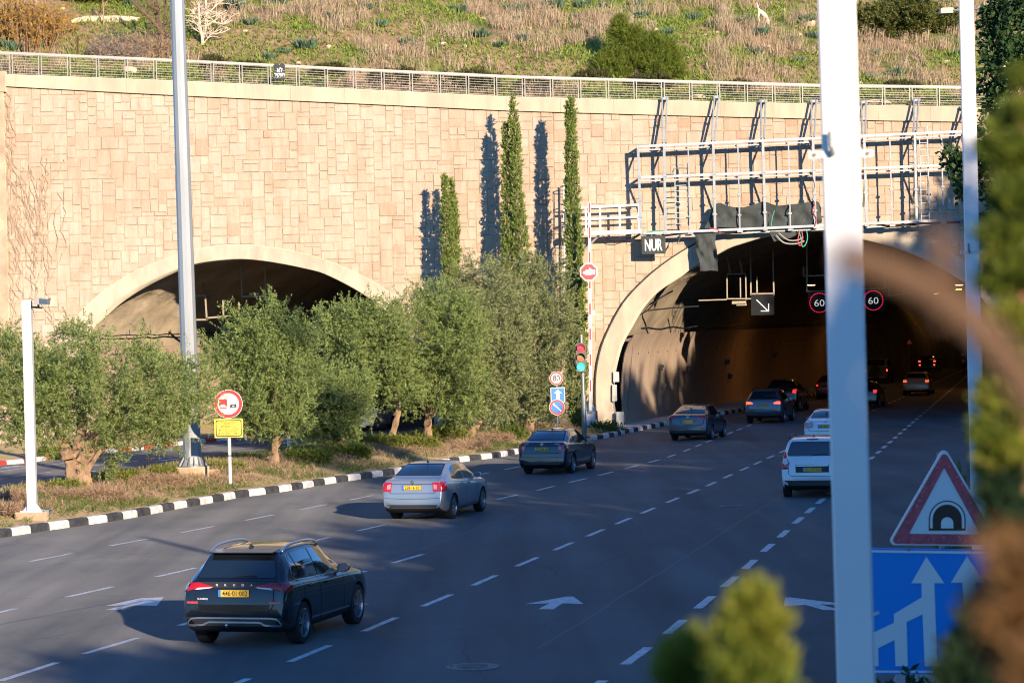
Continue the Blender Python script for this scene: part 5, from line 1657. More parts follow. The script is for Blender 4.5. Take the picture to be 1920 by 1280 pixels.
# ---- cypresses in front of the wall
CYP = leaf_mat("cypress_scale", [(0.105, 0.157, 0.033), (0.187, 0.255, 0.053), (0.269, 0.329, 0.09), (0.134, 0.194, 0.042), (0.224, 0.291, 0.068)], .2)
def cypress(label, prof, Y, n, group="slim cypresses before the wall"):
    """prof: list of (px, py, halfwidth px) from the tip down to the base"""
    k = Y / F
    base = AT(prof[-1][0], prof[-1][1], Y); base.z = .3
    t = thing("cypress", label, "tree", tuple(base), group=group)
    rng = np.random.default_rng(sum(map(ord, label)))
    C = np.array([tuple(AT(x, y, Y)) for x, y, w in prof]); Wd = np.array([w * k * .74 for x, y, w in prof])
    z = C[:, 2][::-1]; 
    # more sprays where the column is wide
    zz = rng.uniform(z[0], z[-1], n * 3)
    ww = np.interp(zz, z, Wd[::-1]); keep = rng.uniform(0, Wd.max(), len(zz)) < ww * .9 + .06; zz = zz[keep][:n]; ww = ww[keep][:n]
    m_ = len(zz)
    a = rng.uniform(0, 2 * math.pi, m_)
    lump = 1 + .22 * np.sin(zz * 3.1 + 2 * np.sin(a * 2)) + .16 * np.sin(zz * 7.7 + a * 3) + rng.normal(size=m_) * .10
    rr = ww * lump * rng.uniform(.45, 1.02, m_) ** .6
    xc = np.interp(zz, z, C[:, 0][::-1])
    pos = np.stack([xc + np.cos(a) * rr, Y + np.sin(a) * rr, zz], 1)
    d = np.stack([np.cos(a) * .5, np.sin(a) * .5, np.full(m_, 1.15)], 1) + rng.normal(size=(m_, 3)) * .3
    tw = rng.uniform(.08, .22, m_)
    lp, ld = sprays(pos, d, 9, tw, .34, rng)
    nn = len(lp)
    leaves("crown", lp, ld, rng.uniform(.7, 1.3, nn) * .13, rng.uniform(.7, 1.3, nn) * .05, CYP, t, .05, rng)
    trunk_mesh("trunk", t, [([base - Vector((0, 0, .3)), Vector(C[len(C) // 2]), Vector(C[0]) - Vector((0, 0, .4))], [.13, .09, .02])], BARKG)
    return t
YCY = 117.0
cypress("shorter left cypress of the low close pair, thin and ragged at its tip", [(833, 332, 2), (834, 350, 5), (835, 362, 4), (836, 378, 8), (838, 420, 10), (840, 480, 11.5), (842, 560, 13), (845, 640, 14), (846, 806, 12)], YCY, 1500)
cypress("right cypress of the low close pair, standing against the taller pair's shadow", [(846, 340, 2), (847, 356, 5), (848, 375, 8), (850, 420, 9.5), (852, 470, 10.5), (853, 520, 11), (854, 640, 13), (855, 806, 12)], YCY + .5, 1500)
cypress("lower left cypress of the tall pair, its tip beside the taller trunk", [(948, 236, 2), (949, 250, 5), (950, 275, 7), (950, 330, 8.5), (951, 400, 10.5), (953, 480, 12), (954, 620, 14), (956, 806, 12)], YCY + .3, 1700)
cypress("tallest cypress of the tall pair, reaching the coping of the wall", [(962, 186, 1.5), (962.5, 197, 5), (963, 212, 3), (963.5, 226, 8), (965, 250, 9.5), (966, 300, 10.5), (970, 370, 12), (975, 440, 14), (979, 510, 15), (982, 640, 16), (985, 806, 13)], YCY, 2200)
cypress("lone cypress column just left of the raised barrier arm", [(1069, 188, 1.5), (1069.5, 200, 6), (1070, 218, 8.5), (1071, 240, 9.5), (1070.5, 256, 8), (1071, 290, 10.5), (1072, 350, 13), (1075, 420, 15), (1077, 480, 17), (1079, 540, 20), (1081, 610, 22), (1083, 690, 22), (1083, 760, 20), (1081, 806, 13)], YCY - .4, 3400)

# ---- ground cover of the median
GRN = leaf_mat("green_ground_leaf", [(.07, .12, .02), (.13, .19, .03), (.19, .24, .05), (.10, .16, .03)], .3)
YGR = leaf_mat("yellow_green_leaf", [(.13, .16, .025), (.20, .23, .04), (.27, .28, .07), (.16, .20, .03)], .3)
DRY = leaf_mat("dry_stalk", [(.28, .18, .10), (.40, .28, .17), (.50, .37, .24), (.33, .21, .13), (.26, .18, .12)], .15)
def lerpmed(i, w):
    i = min(max(i, 0), NR - 1.001); a = int(i); f = i - a
    r0 = MEDA[a]; r1 = MEDA[a + 1]
    row = r0 * (1 - f) + r1 * f
    c = w * 14; b_ = min(int(c), 13); g = c - b_
    return row[b_] * (1 - g) + row[b_ + 1] * g
def scatter_cover(name, n, wlo, whi, per, ln, wd, m, label, zone=lambda i, w, p: 1.0, up=.9, seed=1):
    rng = np.random.default_rng(seed)
    P = []
    while len(P) < n:
        i = rng.uniform(0, NR - 1); w = rng.uniform(wlo, whi)
        p = lerpmed(i, w)
        if rng.uniform() < zone(i / NR, w, p): P.append(p)
    P = np.array(P)
    d = rng.normal(size=(n, 3)) * .5 + np.array([0, 0, up])
    lp, ld = sprays(P, d, per, np.full(n, ln * 1.2), .6, rng)
    k = len(lp)
    o = leaves(name, lp, ld, rng.uniform(.6, 1.5, k) * ln, rng.uniform(.7, 1.3, k) * wd, m, None, .05, rng)
    return tag(o, label, "ground cover", kind="stuff")
nz = lambda p, s, k: float(hash_noise(p[0], p[1], s, k))
scatter_cover("dry_grass", 11000, .03, .8, 6, .13, .012, DRY, "brown dry grass and stems over the median", lambda i, w, p: (1.0 if nz(p, 1.6, 1) > .45 else .12) * (1 if .12 < w < .6 else .35), .8, 2)
scatter_cover("green_grass", 12000, .01, .98, 7, .09, .014, GRN, "short green grass along the median kerb and under the trees", lambda i, w, p: (1.0 if nz(p, 2.1, 8) > .42 else .16) * (1 if w < .3 or w > .7 else .5), 1.0, 3)
scatter_cover("weed_cover", 2600, .5, 1.0, 9, .11, .04, YGR, "low yellow-green weeds along the far edge of the median", lambda i, w, p: (1.0 if nz(p, 1.4, 5) > .4 else .1) * (1 if w > .62 else .4), .7, 4)

def bush(label, px, py, wpx, hpx, n, m, leaf=(.10, .035), group=None, name="shrub", per=10, ground=None, dense=.5):
    b0 = ground if ground is not None else GM(px, py)
    Y = b0.y; k = Y / F
    t = thing(name, label, "shrub", tuple(b0), group=group)
    rng = np.random.default_rng(int(px * 7 + py))
    m_ = max(3, int(wpx / max(hpx, 1) * 2.2))
    lob = []
    for i in range(m_):
        u = (i + .5) / m_ - .5
        lob.append((b0.x + u * wpx * k * .85, Y + rng.uniform(-.25, .45) * hpx * k * 1.5, b0.z + hpx * k * rng.uniform(.25, .48) * (1 - 1.1 * abs(u) ** 2), hpx * k * rng.uniform(.42, .6)))
    p, d, rad = blob_points(lob, n, rng, dense, .9)
    p[:, 2] = np.maximum(p[:, 2], b0.z + .01)
    lp, ld = sprays(p, d + np.array([0, 0, .7]), per, rng.uniform(.06, .22, n), .6, rng)
    kk = len(lp)
    leaves("leaves", lp, ld, rng.uniform(.7, 1.3, kk) * leaf[0], rng.uniform(.7, 1.3, kk) * leaf[1], m, t, .06, rng)
    mb = MB()
    for i in range(5):
        a = rng.uniform(0, 6.28); q = b0 + Vector((math.cos(a) * wpx * k * .25, math.sin(a) * .2, hpx * k * .6))
        mb.tube([b0, b0.lerp(q, .5) + Vector((0, 0, .05)), q], [.02, .015, .006], 5)
    mb.build("stem", BARKG, t)
    return t
for i, (px, py, w, h, m, lab) in enumerate([(700, 838, 90, 22, YGR, "low bright shrub left of the slanting olive trunk"), (770, 842, 110, 24, YGR, "low bright shrub between the slanting and the upright olive trunks"),
        (835, 828, 80, 34, YGR, "bright leafy shrub right of the upright olive trunk"), (575, 866, 90, 22, GRN, "dark green low shrub beside the dark olive trunk"), (650, 858, 90, 24, GRN, "dark green low shrub under the shaded round olive"),
        (960, 822, 46, 22, GRN, "small shrub behind the blue car's roof"), (1135, 806, 60, 14, GRN, "low dark creeper at the foot of the barrier cabinet"), (430, 884, 60, 12, YGR, "flat yellow shrub at the foot of the no overtaking sign"),
        (120, 922, 60, 18, YGR, "flat shrub at the left of the gnarled olive foot"), (230, 905, 70, 18, YGR, "flat shrub right of the thin grey-green shoots"), (305, 893, 50, 14, YGR, "flat shrub just left of the mast base"), (30, 945, 60, 18, DRY, "brown dry shrub behind the camera pole"), (165, 938, 150, 16, DRY, "long brown dry shrub in front of the gnarled olive"), (300, 912, 110, 15, DRY, "brown dry shrub in front of the mast base"), (20, 968, 50, 16, DRY, "brown dry tuft at the left end of the kerb"),
        (930, 828, 70, 12, DRY, "brown dry shrub left of the blue car"), (880, 842, 90, 10, DRY, "low brown mat of stems behind the silver car")]):
    bush(lab, px, py, w, h, int(w * h * .22) + 60, m, (.10, .035) if m is not DRY else (.16, .012), "low shrubs in the median")
bush("yellow-green weeds on the far verge below the left end of the wall", 100, 852, 120, 14, 500, YGR, (.12, .04), "low shrubs in the median", ground=G(100, 856, .12))

# ---- small agave-like tufts, loose stones
STONEM = mat("pebble", (.55, .46, .36), .85, noise=(6, .2))
mb = MB()
rng = np.random.default_rng(11)
for i in range(260):
    p = lerpmed(rng.uniform(0, NR - 1), rng.uniform(.01, .3)); s = rng.uniform(.012, .035)
    mb.box((p[0], p[1], p[2] + s * .2), (s * rng.uniform(.8, 1.6), s, s * .7), rz=rng.uniform(0, 3))
tag(mb.build("gravel", STONEM), "scattered pale pebbles along the kerb", "gravel", kind="stuff")

# ---- trees on the right-hand bank outside the picture: they shade the carriageway
BROAD = leaf_mat("broad_leaf", [(.03, .055, .014), (.06, .095, .02), (.085, .12, .03), (.045, .075, .018)], .25)
def shade_tree(x, y, H, w, seed, slim=False, lab="tall leafy tree on the right-hand bank, outside the picture, shading the road"):
    g = on_bank(x, y, 2.0)
    t = thing("roadside_tree", lab, "tree", (x, y, g), group="shade trees on the right bank")
    rng = np.random.default_rng(seed)
    lob = []
    if slim:
        for i in range(9):
            u = i / 8; lob.append((x + rng.uniform(-.3, .3) * w, y + rng.uniform(-.3, .3) * w, g + 1.5 + (H - 1.8) * u, w * (1.0 - .75 * u ** 1.5)))
    else:
        for i in range(13):
            a = rng.uniform(0, 6.28); u = rng.uniform(0, 1); rr = w * (.75 if u < .7 else .45)
            rl = w * rng.uniform(.34, .52); lob.append((x + math.cos(a) * rr * .8, y + math.sin(a) * rr * .8, min(g + H * (.28 + .62 * u), g + H - rl * 1.1), rl))
        lob.append((x, y, g + H - w * .44, w * .40))
    p, d, rad = blob_points(lob, 1500 if not slim else 1200, rng, .6)
    lp, ld = sprays(p, d + np.array([0, 0, .3]), 8, rng.uniform(.3, .8, len(p)), .6, rng)
    k = len(lp)
    leaves("crown", lp, ld, rng.uniform(.7, 1.4, k) * .5, rng.uniform(.7, 1.3, k) * .22, BROAD, t, .06, rng)
    trunk_mesh("trunk", t, [([(x, y, g - .2), (x + .1, y, g + H * .3), (x, y, g + H * .8)], [.32, .25, .08])], BARKG)
# ================================================================== the hillside above the wall
def hz(x, y):
    x = np.asarray(x, float); y = np.asarray(y, float)
    d = y - (119.5 + .08 * x) - .35
    b_ = np.interp(x, [p[0] for p in cT], [p[1] for p in cT]) - .12
    dd = np.maximum(d, 0)
    s = .50 * dd - .10 * np.minimum(dd, 2.2)
    amp = np.clip(dd / 4, 0, 1)
    n = amp * (1.1 * (hash_noise(x, y, 7, 1) - .5) + .5 * (hash_noise(x, y, 2.6, 2) - .5) + .22 * (hash_noise(x, y, .9, 3) - .5))
    return b_ + s + n + np.where(d < 0, 0, 0)
def HILL(px, py):
    d = ray(px, py)
    t0 = 118.0
    for i in range(900):
        t = t0 + i * .06
        p = EYE + d * t
        if p.y > YW(p.x) + .3 and p.z <= float(hz(p.x, p.y)): return p
    return EYE + d * 150
def hill_mat():
    m, t, b = _nodes("hill_soil")
    tc = t.nodes.new("ShaderNodeTexCoord")
    def noise(s, d=6):
        n = t.nodes.new("ShaderNodeTexNoise"); n.inputs["Scale"].default_value = s; n.inputs["Detail"].default_value = d
        t.links.new(tc.outputs["Object"], n.inputs["Vector"]); return n.outputs[0]
    def ramp(src, stops):
        r = t.nodes.new("ShaderNodeValToRGB"); e = r.color_ramp.elements
        e[0].position = stops[0][0]; e[0].color = (*stops[0][1], 1); e[1].position = stops[-1][0]; e[1].color = (*stops[-1][1], 1)
        for p, c in stops[1:-1]:
            k = e.new(p); k.color = (*c, 1)
        t.links.new(src, r.inputs[0]); return r.outputs[0]
    c = ramp(noise(.33), [(.36, (.32, .21, .13)), (.48, (.26, .19, .10)), (.56, (.17, .18, .05)), (.68, (.12, .17, .035))])
    c2 = ramp(noise(3.2), [(.3, (.65, .65, .65)), (.7, (1.3, 1.3, 1.3))])
    mx = t.nodes.new("ShaderNodeMix"); mx.data_type = 'RGBA'; mx.blend_type = 'MULTIPLY'; mx.inputs[0].default_value = 1
    t.links.new(c, mx.inputs[6]); t.links.new(c2, mx.inputs[7]); t.links.new(mx.outputs[2], b.inputs["Base Color"])
    b.inputs["Roughness"].default_value = .95; b.inputs["Specular IOR Level"].default_value = .1
    return m
xs = np.linspace(-40, 46, 130); ds = np.r_[np.linspace(0, 24, 70), np.linspace(26, 90, 20)]
rows = []
for x in xs:
    y = 119.5 + .08 * x + .34 + ds
    z = hz(np.full_like(y, x), y)
    rows.append([(x, yy, zz) for yy, zz in zip(y, z)])
mb = MB(); mb.grid([r[::-1] for r in rows])
tag(mb.build("hillside", hill_mat(), smooth=True, origin=(0, 119.5, 0)), kind="structure")

# how green it is at a place of the slope
def greenness(x, d):
    g = hash_noise(x, d, 4.5, 21) * .6 + hash_noise(x, d, 1.7, 22) * .4
    g = g + np.where((x < -15.5) & (x > -21.5) & (d > 4), .30, 0) - .05
    g = g + np.where((x > -13) & (x < -4) & (d > 6), .08, 0) + .045
    return g
rng = np.random.default_rng(5)
def hill_points(n, dmax=19):
    x = rng.uniform(-27, 30, n); d = rng.uniform(0.0, 1, n) * dmax
    y = 119.5 + .08 * x + .4 + d
    return x, d, y, hz(x, y)
x, d, y, z = hill_points(30000)
g = greenness(x, d); keep = (g < .52) & (rng.uniform(size=len(x)) < np.where(d < 1.0, .7, 1)); 
cl = hash_noise(x, d, 1.1, 31); keep &= (cl > .30)
P = np.stack([x, y, z], 1)[keep]; n = len(P)
h = rng.uniform(.35, 1.0, n) * (0.55 + .6 * hash_noise(P[:, 0], P[:, 1], 2.2, 32))
dr = rng.normal(size=(n, 3)) * .16 + np.array([0, 0, 1])
HDRY = leaf_mat("hill_dry_stalk", [(.34, .25, .16), (.47, .36, .235), (.57, .46, .31), (.40, .28, .18), (.51, .41, .26)], .2)
# every clump: a few stalks and side stems
per = 4
PP = np.repeat(P, per, 0) + rng.normal(size=(n * per, 3)) * np.array([.09, .09, 0]); DD = np.repeat(dr, per, 0) + rng.normal(size=(n * per, 3)) * .14
hh = np.repeat(h, per) * rng.uniform(.6, 1.15, n * per)
side_p = P + dr * (h * rng.uniform(.4, .9, n))[:, None]; side_d = rng.normal(size=(n, 3)) * .6 + np.array([0, 0, .7])
allp = np.vstack([PP, side_p, side_p + .03]); alld = np.vstack([DD, side_d, rng.normal(size=(n, 3)) * .6 + np.array([0, 0, .7])])
allh = np.r_[hh, h * .3, h * .3]
tag(leaves("dry_weeds", allp, alld, allh, rng.uniform(.012, .03, len(allp)), HDRY, None, .03, rng), "dry reddish-brown weed stalks covering the hillside", "weeds", kind="stuff")
x, d, y, z = hill_points(52000)
g = greenness(x, d); keep = (g > .47) | (rng.uniform(size=len(x)) < .10)
P = np.stack([x, y, z], 1)[keep]; n = len(P)
HGRN = leaf_mat("hill_grass", [(.15, .22, .03), (.24, .33, .05), (.33, .40, .09), (.20, .28, .04)], .3)
dr = rng.normal(size=(n, 3)) * .55 + np.array([0, 0, 1])
PP = np.repeat(P, 2, 0) + rng.normal(size=(n * 2, 3)) * .05; DD = np.repeat(dr, 2, 0) + rng.normal(size=(n * 2, 3)) * .4
tag(leaves("hill_grass", PP, DD, rng.uniform(.12, .34, len(PP)), rng.uniform(.03, .07, len(PP)), HGRN, None, .08, rng), "fresh green grass between the dry weeds on the hillside", "grass", kind="stuff")

# ---- squill clumps: grey-green strap leaves
SQ = leaf_mat("squill_leaf", [(.07, .14, .08), (.12, .20, .12), (.18, .27, .16), (.09, .17, .10)], .2)
SQP = [(245, 8, 13), (443, 14, 24), (520, 7, 22), (573, 88, 22), (507, 106, 12), (535, 96, 12), (473, 42, 14), (767, 82, 17), (967, 22, 22), (977, 36, 12), (1037, 12, 22), (1092, 10, 16), (1133, 9, 10), (1190, 10, 14), (1200, 30, 15),
       (1087, 30, 12), (937, 84, 12), (980, 72, 14), (900, 66, 18), (717, 46, 14), (1300, 34, 16), (1340, 48, 14), (1395, 44, 19), (1427, 62, 17), (1480, 78, 14), (1512, 40, 18), (1525, 68, 14), (1415, 100, 17), (1497, 114, 12), (1680, 138, 16), (1633, 146, 12), (1640, 100, 12), (1797, 103, 14), (14, 84, 14), (27, 90, 15), (66, 86, 16), (860, 20, 16), (620, 30, 14), (1250, 62, 14), (690, 14, 12), (1110, 60, 12)]
rsq = np.random.default_rng(8)
for i, (px, py, r) in enumerate(SQP):
    b0 = HILL(px, py + 4); k = b0.y / F
    t = thing("squill_plant", "grey-green clump of broad strap leaves among the hillside weeds", "plant", tuple(b0), group="grey-green leaf clumps on the hillside")
    n = int(60 + r * 3)
    a = rsq.uniform(0, 6.28, n); rr = np.sqrt(rsq.uniform(0, 1, n)) * r * k * .7
    pos = np.stack([b0.x + np.cos(a) * rr, b0.y + np.sin(a) * rr, np.full(n, b0.z - .02)], 1)
    dd = np.stack([np.cos(a) * .45, np.sin(a) * .45, np.full(n, .9)], 1) + rsq.normal(size=(n, 3)) * .22
    leaves("leaves", pos, dd, rsq.uniform(.55, 1.15, n) * r * k * 1.1, .085, SQ, t, .07, rsq)

# ---- boulders
ROCK = mat("limestone_rock", (.55, .44, .32), .9, noise=(2.5, .25), bump=(6, .7, .05))
def rock(px, py, wpx, hpx, label, group=None):
    b0 = HILL(px, py); k = b0.y / F
    bm = bmesh.new(); bmesh.ops.create_icosphere(bm, subdivisions=3, radius=1)
    sd_ = px * 13 + py
    for v in bm.verts:
        c = v.co.copy(); f = 1 + .35 * (float(hash_noise(c.x * 1.3 + sd_, c.y * 1.3 + c.z, .7, 3)) - .5) + .2 * (float(hash_noise(c.x * 3 + c.z * 2, c.y * 3 + sd_, .7, 4)) - .5)
        v.co = Vector((c.x * f * wpx * k / 2, c.y * f * wpx * k / 2.4, c.z * f * hpx * k / 2 + hpx * k * .25))
    me = bpy.data.meshes.new("boulder"); bm.to_mesh(me); bm.free(); me.materials.append(ROCK)
    o = bpy.data.objects.new("boulder", me); o.location = b0; COL.objects.link(o)
    tag(o, label, "rock", group)
for px, py, w, h in [(1520, 48, 18, 14), (617, 90, 10, 8), (970, 108, 8, 7), (992, 55, 9, 6), (1430, 100, 9, 7), (1400, 62, 8, 6), (1645, 46, 10, 6), (1690, 40, 7, 6), (1775, 118, 12, 7), (1612, 158, 12, 6), (1322, 66, 7, 5), (1345, 62, 6, 5), (830, 84, 14, 7), (725, 88, 9, 6), (1200, 25, 16, 8), (560, 120, 9, 6), (1440, 88, 9, 5), (1495, 52, 12, 5), (1500, 66, 8, 4), (460, 60, 10, 5), (118, 18, 8, 6), (245, 60, 8, 4), (1230, 58, 9, 7), (1125, 54, 9, 5), (872, 88, 8, 5), (906, 36, 9, 5), (1290, 110, 8, 5), (1560, 140, 9, 5), (640, 60, 7, 5), (790, 40, 7, 4)]:
    rock(px, py, w, h, "small pale limestone rock lying among the hillside weeds", "pale rocks on the hillside")
rock(243, 137, 26, 16, "pale rounded boulder just behind the railing at the left")
rock(108, 121, 16, 9, "flat pale stone behind the railing at the far left")
rock(1310, 184, 30, 9, "low pale rock slab behind the railing above the bare frame")
rock(1640, 195, 60, 10, "broad low pale rock behind the railing right of the thick post")
# pale ledge on the green slope
pts = [(112, 37), (135, 33), (160, 30), (190, 31), (215, 30), (240, 28), (262, 27)]
mb = MB(); rows = []
for x, y in pts:
    p = HILL(x, y + 9); k = p.y / F
    wv = (2 + 9 * math.sin(math.pi * (x - 108) / 165)) * k
    rows.append([p + Vector((0, -.15, -.1)), p + Vector((0, -.12, wv * .5)), p + Vector((0, .15, wv)), p + Vector((0, .6, wv * .9))])
mb.grid(rows)
tag(mb.build("rock_ledge", mat("sandy_rock", (.62, .48, .34), .9, noise=(2, .2), bump=(5, .8, .06)), smooth=True), "long pale sandy ledge across the bright green slope at upper left", "rock")

# ---- pine
PINE = leaf_mat("pine_needle", [(.09, .14, .018), (.16, .21, .026), (.22, .265, .045), (.12, .17, .022), (.18, .23, .032)], .25)
b0 = HILL(1196, 148); Y = b0.y + .3; k = Y / F
t = thing("pine_tree", "bushy round green pine standing behind the railing, right of the cypresses", "tree", tuple(b0))
rng2 = np.random.default_rng(3)
lob = []
for px, py, r in [(1164, 50, 12), (1160, 68, 17), (1178, 78, 20), (1205, 92, 24), (1236, 96, 22), (1256, 108, 20), (1150, 108, 20), (1132, 125, 17), (1190, 120, 32), (1230, 130, 30), (1264, 132, 19), (1116, 142, 13), (1160, 140, 25), (1226, 76, 11), (1250, 88, 11), (1275, 147, 11), (1192, 64, 13), (1163, 40, 7)]:
    c = AT(px, py, Y); lob.append((c.x, Y + rng2.uniform(-.3, .6) * r * k, c.z, r * k))
p, dd, rad = blob_points(lob, 5200, rng2, .42, 1.0)
lp, ld = sprays(p, dd * .6 + np.array([0, 0, .8]), 11, rng2.uniform(.12, .35, len(p)), .5, rng2)
leaves("crown", lp, ld, rng2.uniform(.7, 1.3, len(lp)) * .20, .024, PINE, t, .02, rng2)
trunk_mesh("trunk", t, [([b0 - Vector((0, 0, .2)), AT(1190, 120, Y), AT(1175, 75, Y)], [.16, .10, .03])] + [([AT(1190, 125, Y), Vector(l[:3])], [.07, .02]) for l in lob[:8]], BARKG)

# ---- low dark shrubs behind the railing, evergreen thicket at the upper right, yellow thicket at the left
HDK = leaf_mat("dark_shrub_leaf", [(.05, .06, .02), (.09, .095, .03), (.13, .12, .045), (.07, .075, .022)], .2)
THK = leaf_mat("thicket_leaf", [(.07, .085, .02), (.115, .13, .03), (.16, .17, .045), (.09, .105, .025)], .2)
for i, (px, py, w, h, lab) in enumerate([(620, 150, 60, 20, "dark scrub behind the railing below the left squills"), (740, 162, 80, 26, "dark scrub behind the railing left of the tall cypresses"), (880, 172, 120, 36, "largest dark scrub behind the railing near the tallest cypress tip"), (1010, 176, 70, 24, "dark scrub behind the railing between the tallest cypress and the lone one"),
        (400, 138, 40, 22, "dark scrub behind the railing just right of the mast"), (1220, 172, 90, 22, "dark scrub at the foot of the pine behind the railing"), (1385, 178, 60, 14, "scrub behind the railing above the left half of the frame"), (470, 142, 50, 16, "scrub behind the railing left of the black tablet"), (1690, 178, 60, 14, "scrub behind the railing right of the thick post"), (1110, 160, 60, 18, "dark scrub in the pine's left shade behind the railing"), (280, 108, 80, 22, "brown-grey scrub heap left of the mast above the railing")]):
    bush(lab, px, py, w, h, 500, HDK if i != 10 else HDRY, (.17, .05) if i != 10 else (.4, .02), "scrub behind the railing", ground=HILL(px, py - 8))
bush("broad dark evergreen thicket at the upper right behind the two white posts", 1700, 66, 230, 78, 3800, THK, (.20, .06), name="thicket", ground=HILL(1700, 70), per=12)
bush("dark thicket at the very top left above the bright green slope", 165, 8, 170, 30, 900, THK, (.2, .06), name="thicket", ground=HILL(165, 6))
def twiggy(label, px, py, w, h, nst, bark, leafm, nleaf, name="bare_bush", leafs=(.12, .05)):
    b0 = HILL(px, py); k = b0.y / F
    t = thing(name, label, "shrub", tuple(b0))
    r_ = np.random.default_rng(int(px))
    pp = []; dd = []; ss = []
    mb = MB()
    for i in range(nst):
        u = r_.uniform(-.5, .5); q0 = b0 + Vector((u * w * k * .8, r_.uniform(-.8, .8), 0)); q0.z = float(hz(q0.x, q0.y)) - .05
        ht = h * k * r_.uniform(.55, 1.1) * (1 - .9 * u * u)
        q2 = q0 + Vector((u * .8 + r_.normal() * .35, r_.normal() * .3, ht)); q1 = q0.lerp(q2, .5) + Vector((r_.normal() * .12, r_.normal() * .1, 0))
        mb.tube([q0, q1, q2], [.03, .02, .007], 5)
        for j in range(7):
            s = r_.uniform(.25, .95); p = q0.lerp(q1, s * 2) if s < .5 else q1.lerp(q2, s * 2 - 1)
            e = p + Vector((r_.normal() * .3, r_.normal() * .3, r_.uniform(.15, .55))); mb.tube([p, e], [.012, .004], 4)
            for m_ in range(nleaf):
                pp.append(p.lerp(e, r_.uniform(.1, 1))); dd.append(tuple(r_.normal(size=3)))
    mb.build("stems", bark, t)
    if pp: leaves("leaves", pp, dd, r_.uniform(.7, 1.4, len(pp)) * leafs[0], r_.uniform(.7, 1.3, len(pp)) * leafs[1], leafm, t, .05, r_)
    return t
YEL = leaf_mat("yellow_autumn_leaf", [(.45, .24, .025), (.60, .36, .04), (.36, .22, .05), (.50, .30, .06)], .3)
TWG = mat("brown_twig", (.26, .17, .10), .9, noise=(4, .3))
twiggy("tall brown thicket with yellow leaves at the top left corner", 45, 82, 130, 92, 95, TWG, YEL, 9, "yellow_thicket")
twiggy("paler yellow fringe bush right of the brown thicket", 105, 68, 60, 42, 26, TWG, YEL, 9, "yellow_thicket")
twiggy("grey tangled brushwood pile left of the dark forked tree", 222, 106, 95, 32, 60, mat("grey_twig", (.16, .13, .12), .9), HDRY, 3, "brushwood_pile", (.35, .018))
twiggy("brown scrub under the dark forked tree", 285, 106, 60, 38, 40, TWG, HDRY, 4, "bare_bush", (.3, .02))
# bare trees
def branchy(label, limbs_px, base_px, m, Y=None, twigs=4, name="bare_tree"):
    b0 = HILL(*base_px); Y = b0.y; k = Y / F
    t = thing(name, label, "tree", tuple(b0), group=None)
    r_ = random.Random(int(base_px[0])); limbs = []
    for pts in limbs_px:
        path = [AT(x, y, Y + dy) for x, y, w, dy in pts]; limbs.append((path, [w * k for x, y, w, dy in pts]))
    trunk_mesh("trunk", t, limbs, m, 8)
    mb = MB()
    for path, rad in limbs:
        for j in range(twigs * len(path)):
            i = r_.randrange(len(path) - 1); p = path[i].lerp(path[i + 1], r_.random())
            e = p + Vector((r_.gauss(0, .45), r_.gauss(0, .4), r_.uniform(-.05, .6))); mid = p.lerp(e, .5) + Vector((r_.gauss(0, .06), 0, .06))
            mb.tube([p, mid, e], [.022, .015, .006], 4)
            for q in range(3):
                s = mid.lerp(e, r_.random()); mb.tube([s, s + Vector((r_.gauss(0, .25), r_.gauss(0, .2), r_.uniform(0, .3)))], [.010, .004], 4)
    mb.build("twigs", m, t)
    return t
DBARK = mat("dark_bark", (.15, .10, .065), .9, noise=(5, .4), bump=(10, .8, .03))
PBARK = mat("pale_bark", (.62, .52, .42), .8, noise=(5, .15))
branchy("dark leafless tree with one long slanting limb, left of the mast", [[(304, 106, 5.5, 0), (303, 80, 5, 0), (301, 60, 5, 0), (297, 40, 4.2, 0), (294, 15, 3.4, 0), (292, -25, 2.5, .2)], [(301, 60, 3.6, 0), (288, 42, 3.2, -.3), (270, 24, 3, -.6), (255, 10, 2.6, -.8), (240, -8, 2.2, -1)], [(295, 30, 2.5, 0), (285, 18, 2.2, .2), (274, 2, 2, .3), (266, -15, 1.6, .3)], [(302, 62, 2.4, 0), (308, 45, 2, .2), (310, 15, 2, .2), (313, -15, 1.6, .3)], [(306, 74, 2, 0), (318, 62, 1.6, .2), (328, 50, 1.2, .3)]], (303, 108), DBARK)
branchy("pale leafless tree right of the mast", [[(380, 85, 3, 0), (379, 70, 2.8, 0), (376, 55, 2.2, 0), (374, 35, 1.8, 0), (372, 5, 1.2, 0)], [(380, 72, 2.8, 0), (385, 55, 2.6, .1), (387, 35, 2.2, .1), (386, 10, 1.8, .1), (385, -15, 1.4, .1)], [(386, 48, 1.4, .1), (400, 42, 1.2, 0), (418, 45, 1, 0), (435, 38, .8, 0)], [(382, 64, 1.4, 0), (400, 64, 1.2, -.1), (420, 60, 1, -.2), (432, 54, .8, -.2)], [(387, 28, 1.4, .1), (400, 16, 1.2, .2), (415, 2, 1, .3)], [(376, 52, 1.3, 0), (362, 42, 1.1, 0), (350, 40, .9, 0)], [(375, 40, 1.2, 0), (366, 28, 1, .1), (356, 18, .8, .2)], [(381, 82, 1, 0), (390, 72, .9, -.1), (396, 64, .7, -.1)], [(387, 36, 1.1, .1), (404, 30, 1, .2), (424, 20, .8, .2)]], (380, 88), PBARK, twigs=2)
branchy("thin young sapling on the bright green slope", [[(194, 47, 1.2, 0), (194, 25, 1.1, 0), (192, -10, .9, 0)], [(194, 14, .9, 0), (199, 6, .8, 0), (206, -4, .7, 0)]], (194, 48), mat("sapling_bark", (.40, .26, .16), .9), twigs=1, name="sapling")
RUST = mat("rusty_post", (.10, .045, .03), .85, noise=(8, .4))
